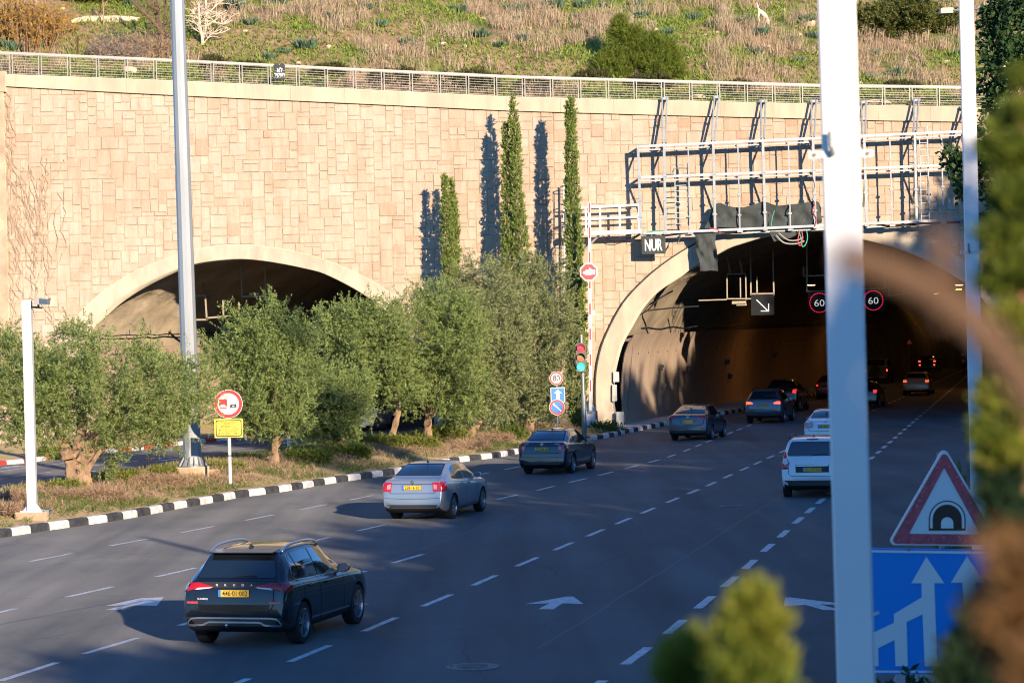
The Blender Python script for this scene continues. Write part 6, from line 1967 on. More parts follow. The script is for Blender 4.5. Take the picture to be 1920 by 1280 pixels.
for px, y0, y1, lab in [(48, 68, 120, "left rusty old fence post behind the railing"), (145, 67, 106, "right rusty old fence post behind the railing")]:
    b0 = HILL(px, y1 - 4); mb = MB(); mb.bar(b0 - Vector((0, 0, .2)), AT(px + .5, y0, b0.y), .085, .06, up=Vector((0, 1, 0))); mb.bar(AT(px + .3, y0 + 8, b0.y - .05), AT(px + .3, y0 + 10, b0.y - .05), .12, .03)
    tag(mb.build("fence_post", RUST), lab, "post")

# ---- white dog on the slope
def animal():
    b0 = HILL(1438, 50); Y = b0.y; k = Y / F
    A = lambda x, y, dy=0: AT(x, y, Y + dy)
    verts = []; edges = []; rad = []
    def add(p, r, frm=None):
        verts.append(p); rad.append(r * k); i = len(verts) - 1
        if frm is not None: edges.append((frm, i))
        return i
    pel = add(A(1424.5, 21, 0), 4.2)
    b1 = add(A(1430, 25, -.05), 4.8, pel); b2 = add(A(1434.5, 30, -.1), 5.0, b1)
    nk = add(A(1437.5, 33, -.15), 3.6, b2); hd = add(A(1439.5, 38, -.25), 2.8, nk); mz = add(A(1440.5, 43, -.38), 1.9, hd); add(A(1440.8, 46, -.45), 1.2, mz)
    t1 = add(A(1422, 17.5), 1.8, pel); t2 = add(A(1420.5, 12), 1.5, t1); add(A(1419, 7), .9, t2)
    for dy, s in ((-.10, 0), (.14, 1)):
        h1 = add(A(1423 + s, 27, dy), 2.6, pel); h2 = add(A(1421.5 + s, 33, dy), 1.5, h1); h3 = add(A(1423.5 + s, 38, dy), 1.1, h2); add(A(1423 + s, 42, dy - .05), 1.2, h3)
        f1 = add(A(1433.5 + s * 1.5, 37, dy), 2.0, b2); f2 = add(A(1433 + s * 1.5, 42, dy), 1.3, f1); add(A(1433.5 + s * 1.5, 47, dy - .04), 1.2, f2)
    for s in (-1, 1):
        add(A(1439.5 + s * 2.4, 35.5, -.2), .9, hd)
    me = bpy.data.meshes.new("dog"); o0 = Vector(b0)
    me.from_pydata([tuple(v - o0) for v in verts], edges, []); me.update()
    o = bpy.data.objects.new("dog", me); o.location = o0; COL.objects.link(o)
    sk_ = o.modifiers.new("skin", 'SKIN'); sk_.use_smooth_shade = True
    sv = me.skin_vertices[0].data
    for i, r in enumerate(rad): sv[i].radius = (r, r)
    sv[0].use_root = True
    ss_ = o.modifiers.new("sub", 'SUBSURF'); ss_.levels = 1; ss_.render_levels = 1
    dg = bpy.context.evaluated_depsgraph_get(); dg.update()
    m2 = bpy.data.meshes.new_from_object(o.evaluated_get(dg)); bpy.data.objects.remove(o)
    m2.materials.clear(); m2.materials.append(mat("white_fur", (.72, .60, .48), .9, noise=(9, .12)))
    o = bpy.data.objects.new("dog", m2); o.location = o0; COL.objects.link(o)
    tag(o, "white dog with a raised tail sniffing downhill among the dry weeds", "dog")
    mb = MB(); c = A(1438.4, 35.5, -.2)
    mb.lathe(c, [(3.4 * k, -.02), (3.5 * k, 0), (3.4 * k, .02)], 14); col = mb.build("collar", mat("collar_red", (.30, .05, .05), .6), o)
animal()

# ---- dry vines on the left end of the wall
r_ = random.Random(9); mb = MB()
def vine(x, y, n, dx):
    pts = []
    for i in range(n):
        pts.append(WALL(x, y, .10)); x += r_.uniform(-9, 9) + dx; y -= r_.uniform(4, 16)
    mb.tube(pts, [.012] * len(pts), 4, cap=False); return pts
for i in range(52):
    vine(r_.uniform(2, 26) if i < 36 else r_.uniform(20, 110), r_.uniform(300, 640), r_.randrange(7, 20), r_.uniform(-.8, .8) if i < 36 else r_.uniform(-3, 3))
for i in range(26): vine(r_.uniform(55, 72), r_.uniform(400, 560), 10, 0)
tag(mb.build("dry_vine", mat("vine_twig", (.44, .33, .23), .9)), "bare brown vines clinging to the left end of the stone wall", "vine")
# treeline of the right bank; heights chosen so that its shadow ends where the photo's shade ends
def tl(y): return 14.0 + .215 * y
for i, (y, H, w, slim) in enumerate([(-34, 8.4, 4.5, 0), (-25, 8.2, 4.2, 0), (-17.5, 8.4, 3.6, 0), (-10.8, 11.5, 3.0, 0), (-5.0, 12.6, 2.6, 0), (1.5, 12.6, 3.4, 0), (8, 13.0, 3.6, 0), (14.5, 14.0, 3.8, 0), (22, 14.5, 3.8, 0), (27.2, 22.4, 3.5, 1), (32.5, 14.6, 3.2, 0), (38, 15.0, 4.0, 0),
                                     (46, 15.8, 4.4, 0), (54, 16.6, 4.6, 0), (62, 17.2, 4.4, 0), (70, 17.8, 4.6, 0), (78, 18.0, 4.6, 0), (86, 18.6, 4.6, 0), (94, 19.2, 4.8, 0), (102, 19.2, 4.6, 0)]):
    xx = tl(y) + 1.0
    shade_tree(xx, y, H - on_bank(xx, y, 2.0), w, 40 + i, bool(slim))
for i, (y, H, w) in enumerate([(-3, 9.0, 3.6), (5, 10.2, 4.4), (12, 10.8, 4.6), (19, 11.6, 4.8), (27, 12.0, 5.0), (36, 12.4, 5.0), (44, 12.8, 5.0), (52, 13.4, 5.2), (61, 14.0, 5.2), (70, 14.6, 5.2), (79, 15, 5.2), (88, 15.4, 5.2), (97, 16, 5.2)]):
    xx = tl(y) + 7.5
    shade_tree(xx, y, H + 2.0 - on_bank(xx, y, 2.0), w, 140 + i, False)
# ================================================================== cars
def pchip(pts):
    X = np.array([p[0] for p in pts], float); Y = np.array([p[1] for p in pts], float)
    h = np.diff(X); dl = np.diff(Y) / h
    m = np.zeros(len(X)); m[0] = dl[0]; m[-1] = dl[-1]
    for i in range(1, len(X) - 1):
        if dl[i - 1] * dl[i] > 0:
            w1 = 2 * h[i] + h[i - 1]; w2 = h[i] + 2 * h[i - 1]
            m[i] = (w1 + w2) / (w1 / dl[i - 1] + w2 / dl[i])
    def f(x):
        x = min(max(x, X[0]), X[-1]); i = min(int(np.searchsorted(X, x, side='right')) - 1, len(X) - 2); i = max(i, 0)
        t = (x - X[i]) / h[i]
        return float((1 + 2 * t) * (1 - t) ** 2 * Y[i] + t * (1 - t) ** 2 * h[i] * m[i] + t * t * (3 - 2 * t) * Y[i + 1] + t * t * (t - 1) * h[i] * m[i + 1])
    return f

SHAPES = {
 'suv': dict(L=4.24, ra=.80, wb=2.65, wr=.335, H=1.53,
   zt=[(0, .66), (.02, .82), (.05, .97), (.09, 1.06), (.14, 1.10), (.30, 1.28), (.42, 1.41), (.50, 1.47), (.7, 1.505), (1.2, 1.535), (1.8, 1.53), (2.3, 1.48), (2.7, 1.33), (3.15, 1.07), (3.3, 1.02), (3.7, .96), (4.0, .87), (4.15, .76), (4.24, .62)],
   zs=[(0, .60), (.05, .88), (.1, .955), (.2, .985), (.6, .99), (1.5, .96), (2.5, .93), (3.2, .91), (3.7, .88), (4.0, .80), (4.15, .70), (4.24, .56)],
   zb=[(0, .36), (.1, .29), (.3, .24), (1, .22), (3.2, .22), (4.0, .24), (4.24, .32)],
   w=[(0, .80), (.04, .845), (.12, .875), (.35, .895), (1, .89), (2, .885), (3, .89), (3.6, .885), (4, .83), (4.15, .76), (4.24, .66)],
   wt=[(0, .70), (.08, .75), (.14, .72), (.3, .655), (.5, .60), (.8, .60), (1.5, .60), (2.3, .58), (2.7, .56), (3.2, .60), (3.4, .66), (4, .62), (4.24, .5)],
   rear=[(-.63, 1.105), (.63, 1.105), (.645, 1.14), (.53, 1.42), (.50, 1.435), (-.50, 1.435), (-.53, 1.42), (-.645, 1.14)],
   side=[[(.50, 1.09), (.62, 1.05), (.80, 1.04), (.80, 1.42), (.70, 1.40)], [(.84, 1.04), (1.58, 1.015), (1.58, 1.445), (.98, 1.445), (.84, 1.425)], [(1.64, 1.015), (2.66, .985), (2.70, 1.0), (2.34, 1.37), (2.10, 1.42), (1.64, 1.445)]],
   doors=[1.61, 2.72, .86], mir=2.62),
 'sedan': dict(L=4.48, ra=.95, wb=2.60, wr=.315, H=1.46,
   zt=[(0, .62), (.02, .80), (.05, .98), (.10, 1.06), (.2, 1.085), (.42, 1.10), (.6, 1.18), (.95, 1.335), (1.25, 1.42), (1.6, 1.455), (2.1, 1.46), (2.6, 1.42), (3.0, 1.26), (3.4, 1.04), (3.55, .99), (4.0, .90), (4.3, .78), (4.48, .58)],
   zs=[(0, .56), (.05, .90), (.12, .985), (.5, 1.0), (1.5, .97), (2.5, .93), (3.4, .90), (4.0, .82), (4.3, .70), (4.48, .52)],
   zb=[(0, .34), (.1, .27), (.4, .20), (3.8, .20), (4.48, .25)],
   w=[(0, .76), (.05, .80), (.15, .83), (.5, .85), (2, .853), (3.4, .85), (4.1, .80), (4.35, .70), (4.48, .58)],
   wt=[(0, .66), (.1, .73), (.4, .70), (.6, .66), (.95, .60), (1.25, .565), (2, .56), (2.7, .54), (3.3, .6), (3.5, .66), (4.2, .6), (4.48, .4)],
   rear=[(-.60, 1.145), (.60, 1.145), (.61, 1.16), (.515, 1.385), (.48, 1.40), (-.48, 1.40), (-.515, 1.385), (-.61, 1.16)],
   side=[[(.98, 1.07), (1.16, 1.03), (1.28, 1.02), (1.28, 1.30), (1.22, 1.28)], [(1.32, 1.02), (1.98, .995), (1.98, 1.375), (1.55, 1.365), (1.32, 1.315)], [(2.05, .995), (2.98, .955), (3.0, .97), (2.62, 1.28), (2.40, 1.345), (2.05, 1.375)]],
   doors=[2.015, 3.0, 1.14], mir=2.92),
 'mpv': dict(L=4.50, ra=.72, wb=2.81, wr=.315, H=1.68,
   zt=[(0, .62), (.02, .80), (.05, 1.0), (.08, 1.12), (.12, 1.20), (.26, 1.46), (.34, 1.585), (.45, 1.63), (.9, 1.665), (1.6, 1.68), (2.4, 1.64), (2.8, 1.50), (3.3, 1.18), (3.55, 1.05), (4.0, .96), (4.3, .84), (4.5, .62)],
   zs=[(0, .56), (.05, .92), (.10, 1.02), (.3, 1.05), (1.5, 1.02), (2.8, .98), (3.5, .95), (4.0, .88), (4.3, .74), (4.5, .56)],
   zb=[(0, .36), (.1, .28), (.4, .22), (3.8, .22), (4.5, .28)],
   w=[(0, .80), (.05, .835), (.15, .86), (.5, .875), (2, .875), (3.4, .87), (4.1, .82), (4.35, .72), (4.5, .6)],
   wt=[(0, .7), (.08, .78), (.14, .77), (.3, .70), (.45, .655), (1, .65), (2, .64), (2.8, .60), (3.4, .64), (3.6, .68), (4.2, .6), (4.5, .45)],
   rear=[(-.66, 1.17), (.66, 1.17), (.69, 1.24), (.60, 1.52), (.55, 1.56), (-.55, 1.56), (-.60, 1.52), (-.69, 1.24)],
   side=[[(.42, 1.14), (1.0, 1.10), (1.0, 1.54), (.62, 1.52)], [(1.05, 1.10), (1.85, 1.07), (1.85, 1.565), (1.05, 1.545)], [(1.92, 1.07), (3.1, 1.02), (2.62, 1.48), (1.92, 1.565)]],
   doors=[1.88, 3.1, 1.02], mir=2.95),
 'hatch': dict(L=4.0, ra=.62, wb=2.52, wr=.305, H=1.46,
   zt=[(0, .64), (.02, .80), (.05, .95), (.09, 1.02), (.15, 1.07), (.34, 1.25), (.50, 1.37), (.60, 1.41), (1.0, 1.45), (1.6, 1.46), (2.1, 1.42), (2.5, 1.26), (2.95, 1.04), (3.1, .98), (3.5, .90), (3.8, .78), (4.0, .58)],
   zs=[(0, .58), (.05, .86), (.1, .94), (.3, .97), (1.5, .94), (2.5, .91), (3.1, .88), (3.5, .80), (3.8, .68), (4.0, .52)],
   zb=[(0, .34), (.1, .27), (.4, .2), (3.4, .2), (4.0, .26)],
   w=[(0, .76), (.05, .80), (.15, .83), (.5, .85), (2, .85), (3, .845), (3.6, .78), (3.85, .68), (4.0, .56)],
   wt=[(0, .66), (.08, .72), (.15, .70), (.35, .63), (.55, .565), (1, .56), (2, .55), (2.5, .54), (3.0, .62), (3.6, .56), (4.0, .4)],
   rear=[(-.60, 1.09), (.60, 1.09), (.61, 1.12), (.52, 1.34), (.48, 1.36), (-.48, 1.36), (-.52, 1.34), (-.61, 1.12)],
   side=[[(.62, 1.04), (1.45, 1.0), (1.45, 1.375), (.95, 1.36)], [(1.51, 1.0), (2.5, .95), (2.15, 1.30), (1.51, 1.375)]],
   doors=[1.48, 2.5, .85], mir=2.4),
}
GLASS = mat("car_glass", (.010, .018, .028), .05, spec=1.0, coat=1.0)
TYRE = mat("tyre_rubber", (.018, .018, .019), .8)
RIM = mat("alloy_rim", (.42, .43, .45), .3, .8)
PLAST = mat("black_plastic", (.022, .023, .025), .55)
CHROME = mat("bright_trim", (.60, .62, .65), .25, .85)
LETTER = mat("bright_letter", (.75, .76, .78), .35)
LRED = mat("tail_lamp_red", (.45, .008, .012), .15, coat=.7)
LREDON = mat("tail_lamp_lit", (.6, .02, .01), .2, emit=((1.0, .05, .02), 3.0))
LREDDIM = mat("tail_lamp_glow", (.5, .02, .02), .2, emit=((1.0, .03, .03), .9))
LWHITE = mat("lamp_white", (.70, .68, .68), .2, coat=.6)
LAMPIN = mat('lamp_inner', (.52, .26, .27), .2, coat=.6)
LPINK = mat("reflector_red", (.62, .05, .06), .25, coat=.4)
PLY = mat("plate_yellow", (.78, .50, .05), .4)
PLB = mat("plate_blue", (.05, .22, .60), .4)
DARKV = mat("wheel_well", (.010, .010, .011), .9)

def car(name, label, cat, shape, paint, pos, heading, plate=None, W=1.0, Hs=1.0, Ls=1.0, lamps=None, lit=None, detail=1, feats=None, logo=None, clad=.05, group="cars on the road", whip=False, rails=False, front=False, glass=None, rim=RIM):
    """a car standing with the middle of its rear axle at pos, heading measured from straight ahead to the right"""
    S = SHAPES[shape]
    t = thing(name, label, cat, (pos[0], pos[1], 0.0), -heading, group)
    fz, fs_, fb, fw, ft = (pchip(S[q]) for q in ('zt', 'zs', 'zb', 'w', 'wt'))
    L = S['L']; y0 = S['ra']; GL = glass or GLASS
    ny = 70 if detail else 44
    u = np.linspace(0, 1, ny); ys = sorted(set(list(np.round(L * (.5 - .5 * np.cos(np.pi * u)) * .6 + L * u * .4, 4)) + [.01, .02, .035, .05, .07, .09, .12, .15]))
    nsub = 3
    rows = []
    for y in ys:
        zb, zs, zt, w, wt = fb(y), fs_(y), fz(y), fw(y), ft(y)
        zt = max(zt, zs + .03); g = min(max((zt - zs) / .25, .12), 1)
        hh = zs - zb
        wt = min(wt, w * .93)
        p = [(0, zb), (w * .80, zb), (w * .93, zb + .04), (w * .98, zb + .16 * min(1, hh / .5)), (w, zb + .5 * hh), (w * .992, zb + .78 * hh), (w * .965, zs - .02), (w * .935, zs + .012 * g),
             ((w * .93 + wt) / 2 + .018 * g, zs + .5 * (zt - zs)), (wt + .008, zt - .07 * g), (wt - .045, zt - .018 * g), (wt * .55, zt), (0, zt + .012 * g)]
        P = np.array(p); Q = np.vstack([2 * P[0] - P[1], P, P[-1] + np.array([-.2, 0])])
        cur = []
        for i in range(1, len(Q) - 2):
            a, b_, c, d = Q[i - 1], Q[i], Q[i + 1], Q[i + 2]
            for k in range(nsub):
                s = k / nsub
                cr = .5 * ((2 * b_) + (-a + c) * s + (2 * a - 5 * b_ + 4 * c - d) * s * s + (-a + 3 * b_ - 3 * c + d) * s ** 3)
                cur.append((1 - .35) * cr + .35 * (b_ * (1 - s) + c * s))
        cur.append(P[-1])
        cur = np.array(cur); cur[0, 0] = 0; cur[-1, 0] = 0; cur[:, 0] = np.maximum(cur[:, 0], 0); cur[1:-1, 0] = np.maximum(cur[1:-1, 0], .002)
        rows.append([(x * W, y * Ls - y0 * Ls, z * Hs) for x, z in cur])
    n = len(rows[0]); m = 2 * n - 2
    vs = []; fs = []
    for r in rows:
        vs += r; vs += [(-x, y, z) for x, y, z in r[-2:0:-1]]
    for i in range(len(rows) - 1):
        for j in range(m):
            fs.append((i * m + j, (i + 1) * m + j, (i + 1) * m + (j + 1) % m, i * m + (j + 1) % m))
    fs.append(tuple(range(m))); e = (len(rows) - 1) * m; fs.append(tuple(e + j for j in range(m - 1, -1, -1)))
    me = bpy.data.meshes.new("body"); me.from_pydata(vs, [], fs)
    me.materials.append(paint); me.materials.append(DARKV); me.materials.append(PLAST)
    ob = bpy.data.objects.new("body", me); COL.objects.link(ob)
    wr = S['wr'] * Hs; ya = 0.0; yf = S['wb'] * Ls
    hw = max(q[1] for q in S['w']) * W
    cb = MB()
    for yy in (ya, yf):
        for s in (-1, 1):
            prof = [(0.0, .50), (wr + .055, .50), (wr + .055, 1.3), (0.0, 1.3)]
            nseg = 36; ring = []
            a0 = len(cb.v)
            for x in (.52 * hw, hw + .3):
                for k in range(nseg): a = 2 * math.pi * k / nseg; ring.append((s * x, yy + (wr + .055) * math.cos(a), wr + (wr + .055) * math.sin(a)))
            fa = []
            for k in range(nseg):
                k2 = (k + 1) % nseg; f = (k, k2, nseg + k2, nseg + k); fa.append(f if s < 0 else f[::-1])
            c1 = tuple(range(nseg)); c2 = tuple(range(2 * nseg - 1, nseg - 1, -1))
            fa += [c1[::-1], c2[::-1]] if s < 0 else [c1, c2]
            cb.add(ring, fa, 1)
    cut = cb.build("cutter", [paint, DARKV, PLAST], None, local=True)
    bmx = bmesh.new(); bmx.from_mesh(cut.data); bmesh.ops.recalc_face_normals(bmx, faces=bmx.faces); bmx.to_mesh(cut.data); bmx.free()
    bmx = bmesh.new(); bmx.from_mesh(me); bmesh.ops.recalc_face_normals(bmx, faces=bmx.faces); bmx.to_mesh(me); bmx.free()
    bvh = BVHTree.FromPolygons([v.co for v in me.vertices], [tuple(p.vertices) for p in me.polygons])
    md = ob.modifiers.new("arches", 'BOOLEAN'); md.operation = 'DIFFERENCE'; md.object = cut; md.solver = 'EXACT'
    dg = bpy.context.evaluated_depsgraph_get(); dg.update()
    m2 = bpy.data.meshes.new_from_object(ob.evaluated_get(dg))
    if len(m2.polygons) < len(me.polygons) * .5: m2 = me.copy()
    bpy.data.objects.remove(ob); bpy.data.objects.remove(cut)
    m2.name = "body"
    for p in m2.polygons:
        p.use_smooth = True
        if p.material_index == 0:
            c = p.center; zb = fb(c.y / Ls + y0) * Hs
            if c.z < zb + clad and abs(p.normal.x) > .02 or c.z < zb + .02: p.material_index = 2
    m2.set_sharp_from_angle(angle=R(48))
    ob = bpy.data.objects.new("body", m2); COL.objects.link(ob); ob.parent = t; KIDS.setdefault(t.name, []).append(ob)

    # ---- features projected on to the shell
    def rowsof(poly, step=.05):
        zs = sorted({p[1] for p in poly}); out = []
        allz = []
        for a, b_ in zip(zs[:-1], zs[1:]):
            k = max(1, int((b_ - a) / step)); allz += [a + (b_ - a) * i / k for i in range(k)]
        allz.append(zs[-1])
        for z in allz:
            xs = []
            for (xa, za), (xb, zb) in zip(poly, poly[1:] + poly[:1]):
                if min(za, zb) - 1e-9 <= z <= max(za, zb) + 1e-9:
                    if abs(za - zb) < 1e-9: xs += [xa, xb]
                    else: xs.append(xa + (xb - xa) * (z - za) / (zb - za))
            out.append((z, min(xs), max(xs)))
        return out
    def hit(o, d, off):
        h = bvh.ray_cast(Vector(o), Vector(d))
        if h[0] is None:
            q = bvh.find_nearest(Vector(o) + Vector(d) * 3); p, nrm = q[0], q[1]
        else: p, nrm = h[0], h[1]
        if nrm.dot(Vector(d)) > 0: nrm = -nrm
        return p + nrm * off
    def patch(poly, where, off, mt, nm, parent, nx=10, s=1):
        mb = MB(); G_ = []
        for z, a, b_ in rowsof(poly):
            row = []
            for i in range(nx + 1):
                q = a + (b_ - a) * i / nx
                if where == 'rear': row.append(hit((q * W, -y0 * Ls - 2, z * Hs), (0, 1, 0), off))
                elif where == 'front': row.append(hit((q * W, (L - y0) * Ls + 2, z * Hs), (0, -1, 0), off))
                elif where == 'side': row.append(hit((s * 3, (q - y0) * Ls, z * Hs), (-s, 0, 0), off))
                else: row.append(hit((q * W, (z - y0) * Ls, 4), (0, 0, -1), off))
            G_.append(row)
        if (where == 'rear' ) or (where == 'side' and s > 0): pass
        mb.grid(G_)
        return mb.build(nm, mt, parent, smooth=True, local=True)
    def line(pts, where, w_, off, mt, nm, parent, s=1, mbin=None):
        mb = mbin or MB(); P = resample(pts, max(6, int(len(pts) * 5)))
        rw = []
        for i in range(len(P)):
            a = P[max(i - 1, 0)]; b_ = P[min(i + 1, len(P) - 1)]; d = b_ - a; l = np.linalg.norm(d); d = d / l; nn = np.array([-d[1], d[0]]) * w_ / 2
            r = []
            for k in (-1, 1):
                q = P[i] + nn * k
                if where == 'rear': r.append(hit((q[0] * W, -y0 * Ls - 2, q[1] * Hs), (0, 1, 0), off))
                else: r.append(hit((s * 3, (q[0] - y0) * Ls, q[1] * Hs), (-s, 0, 0), off))
            rw.append(r)
        mb.grid(rw)
        if mbin is None: return mb.build(nm, mt, parent, smooth=True, local=True)
    rw_ = patch(S['rear'], 'rear', .006, GL, 'rear_window', t, 14)
    for poly in S['side']:
        for s in (-1, 1): patch(poly, 'side', .006, GL, 'side_window', t, 8, s)
    # windscreen
    zs0 = fs_(S['mir'])
    patch([(-.62, (S['mir'] - .42)), (.62, (S['mir'] - .42)), (.66, S['mir'] + .28), (-.66, S['mir'] + .28)], 'top', .006, GL, 'windscreen', t, 12)
    # wheels
    def wheel(x, y):
        s = 1 if x > 0 else -1
        mb = MB(); c = (x, y, wr); r = wr; tw = .105
        mb.lathe(c, [(r * .66, -tw), (r * .93, -tw), (r * .985, -tw * .85), (r, -tw * .6), (r, tw * .6), (r * .985, tw * .85), (r * .93, tw), (r * .66, tw)], 36, 'X')
        ty = mb.build("wheel", TYRE, t, smooth=True, local=True, sharp=40)
        mb = MB(); xo = s * .075
        mb.lathe(c, [(0.0, s * .0), (r * .64, s * .0)], 30, 'X')
        b2 = mb.build("brake", DARKV, ty, local=True)
        mb = MB()
        mb.lathe(c, [(r * .60, s * .02), (r * .64, s * tw * .8), (r * .67, s * tw * 1.02), (r * .69, s * tw)], 36, 'X')
        mb.lathe(c, [(0, s * .088), (r * .10, s * .088), (r * .15, s * .07)], 16, 'X')
        for k in range(5):
            for da in (-.14, .14):
                a = 2 * math.pi * k / 5 + da + .3; a2 = 2 * math.pi * k / 5 + da * 1.6 + .3
                p = Vector((x + xo, y + r * .12 * math.cos(a), wr + r * .12 * math.sin(a))); q = Vector((x + xo + s * .012, y + r * .64 * math.cos(a2), wr + r * .64 * math.sin(a2)))
                mb.bar(p, q, .035, .022, up=Vector((1, 0, 0)))
        mb.build("rim", rim, ty, smooth=False, local=True)
    xw = hw - .12
    for yy in (ya, yf):
        for s in (-1, 1): wheel(s * xw, yy)
    # plate
    zpl = (S.get('zp') or {'suv': .875, 'sedan': .865, 'mpv': .80, 'hatch': .80}[shape])
    fx = feats or {}
    zpl = fx.get('zp', zpl)
    if plate and not front:
        c = hit((fx.get('xp', 0), -y0 * Ls - 2, zpl * Hs), (0, 1, 0), 0)
        mb = MB(); fr = Frame(Vector((c.x, c.y - .022, c.z)), 0)
        fr.slab(mb, [(-.265, -.062), (.265, -.062), (.265, .062), (-.265, .062)], -.04, -.004); bk = mb.build("plate_holder", PLAST, t, local=True)
        mb = MB(); fr.slab(mb, [(-.215, -.054), (.258, -.054), (.258, .054), (-.215, .054)], -.003, .0); pl = mb.build("license_plate", PLY, t, local=True)
        mb = MB(); fr.slab(mb, [(-.258, -.054), (-.216, -.054), (-.216, .054), (-.258, .054)], -.003, .0); mb.build("plate_band", PLB, pl, local=True)
        mb = MB(); text_on(mb, plate, fr.P(.022, -.036, .003), fr.ex, fr.ey, .075, .42 * min(1, len(plate) / 9), .012); mb.build("plate_number", SIGNK, pl, local=True)
    # tail lamps
    if lamps:
        for s in (-1, 1):
            for q, spec in enumerate(lamps):
                where, poly, mt = spec
                if where == 'rear': pl_ = [(s * x, z) for x, z in poly]; lo = patch(pl_, 'rear', .010 + .002 * q, mt, 'tail_lamp' if q == 0 else 'lamp_lens', t if q == 0 else lamp0, 6)
                else: lo = patch(poly, 'side', .010 + .002 * q, mt, 'tail_lamp' if q == 0 else 'lamp_lens', t if q == 0 else lamp0, 6, s)
                if q == 0: lamp0 = lo
    for f in fx.get('patches', []):
        nm, where, poly, off, mt = f
        if where == 'side':
            for s in (-1, 1): patch(poly, 'side', off, mt, nm, t, 10, s)
        elif where == 'pair':
            for s in (-1, 1): patch([(s * x, z) for x, z in poly], 'rear', off, mt, nm, t, 6)
        else: patch(poly, where, off, mt, nm, t, 12)
    for f in fx.get('lines', []):
        nm, where, pts, w_, off, mt = f
        if where == 'side':
            for s in (-1, 1): line(pts, 'side', w_, off, mt, nm, t, s)
        else: line(pts, where, w_, off, mt, nm, t)
    if detail:
        mb = MB(); yb, yf_, yr_ = S['doors'];
        for s in (-1, 1):
            for yv, z0_, z1_ in ((yb, .30, fs_(yb) + .02), (yf_ + .02, .34, fs_(yf_)), (yr_, .74, fs_(yr_) - .01)):
                line([(yv, z0_), (yv, (z0_ + z1_) / 2), (yv + .0, z1_)], 'side', .012, .003, PLAST, 'gap', t, s, mb)
            line([(yr_ + .2, .29), (yb, .29), (yf_, .33)], 'side', .012, .003, PLAST, 'gap', t, s, mb)
        zg = fx.get('gate', .68)
        xg = .66
        line([(-xg, zpl + .2), (-xg, zg + .06), (-xg + .08, zg), (xg - .08, zg), (xg, zg + .06), (xg, zpl + .2)], 'rear', .014, .003, PLAST, 'gap', t, 1, mb)
        mb.build("panel_gap", DARKV, t, smooth=True, local=True)
        for s in (-1, 1):
            for yv in (yb - .42, yf_ - .75):
                p = hit((s * 3, (yv - y0) * Ls, (fs_(yv) - .075) * Hs), (-s, 0, 0), .012)
                mb = MB(); mb.box(p, (.03, .19, .028)); mb.build("door_handle", paint, t, local=True)
    # mirrors
    for s in (-1, 1):
        p = hit((s * 3, (S['mir'] - y0) * Ls, (fs_(S['mir']) + .05) * Hs), (-s, 0, 0), 0)
        c = p + Vector((s * .12, .0, .06))
        mb = MB(); mb.tube([c + Vector((0, -.06, 0)), c + Vector((0, -.055, 0)), c + Vector((0, .02, 0)), c + Vector((0, .08, 0))], [.085, .098, .09, .03], 14)
        for i in range(len(mb.v)): v = mb.v[i]; mb.v[i] = (c.x + (v[0] - c.x) * 1.15, v[1], c.z + (v[2] - c.z) * .78)
        mb.bar(p, c, .05, .04); mr = mb.build("mirror", paint if detail else PLAST, t, smooth=True, local=True, sharp=40)
        mb = MB(); mb.poly([(c.x + x * 1.12, c.y - .064, c.z + z * .76) for x, z in circ(.088, 16)]); mb.build("mirror_glass", mat("mirror_glass_face", (.10, .12, .13), .1, .6) if "mirror_glass_face" not in bpy.data.materials else bpy.data.materials["mirror_glass_face" if detail else "black_plastic"], mr, local=True)
    if rails:
        for s in (-1, 1):
            pts = []
            for yv, dz in ((.60, .01), (.72, .05), (1.0, .07), (1.7, .07), (2.1, .05), (2.28, .0)):
                xx = s * (ft(yv) + .0) * W; pts.append(Vector((xx, (yv - y0) * Ls, (fz(yv) + dz - .03) * Hs)))
            mb = MB(); mb.tube([Vector(p) for p in smooth_curve(pts, 20)], .022, 8); mb.build("roof_rail", CHROME if rails == 1 else PLAST, t, smooth=True, local=True)
    if whip:
        z = fz(1.45) * Hs; yv = (1.42 - y0) * Ls
        mb = MB(); mb.tube([(0, yv, z), (0, yv - .05, z + .03)], [.04, .02], 8); mb.tube([(0, yv - .04, z + .02), (0, yv - .22, z + .34)], [.008, .005], 6); mb.build("antenna", PLAST, t, local=True)
    elif detail:
        z = fz(.85) * Hs; yv = (.85 - y0) * Ls
        mb = MB(); mb.add([(-.025, yv - .09, z), (.025, yv - .09, z), (.02, yv + .1, z), (-.02, yv + .1, z), (0, yv - .085, z + .075), (0, yv - .04, z + .065)], [(0, 1, 4), (1, 2, 5, 4), (2, 3, 5), (3, 0, 4, 5)]); mb.build("antenna", PLAST, t, local=True)
    # badge
    if logo == 'ring':
        zl = fx.get('zl', 1.0); c = hit((0, -y0 * Ls - 2, zl * Hs), (0, 1, 0), .012); fr = Frame(c, 0)
        mb = MB(); fr.slab(mb, circ(.052, 22), -.02, 0); lg = mb.build("badge", CHROME, t, local=True)
        mb = MB(); fr.poly(mb, circ(.043, 22), .003); mb.build("badge_face", mat("badge_dark", (.04, .09, .07), .3) if "badge_dark" not in bpy.data.materials else bpy.data.materials["badge_dark"], lg, local=True)
        mb = MB(); fr.poly(mb, [(-.03, -.012), (-.004, .02), (.03, .028), (.012, .008), (.03, -.004), (.0, -.006), (-.016, -.03)], .006); mb.build("badge_arrow", CHROME, lg, local=True)
    for tx, x, z, h, wd in fx.get('texts', []):
        c = hit((x * W, -y0 * Ls - 2, z * Hs), (0, 1, 0), .012)
        mb = MB(); text_on(mb, tx, (c.x, c.y, c.z), (1, 0, 0), (0, 0, 1), h, wd, .02); mb.build("lettering", LETTER, t, local=True)
    return t, hit

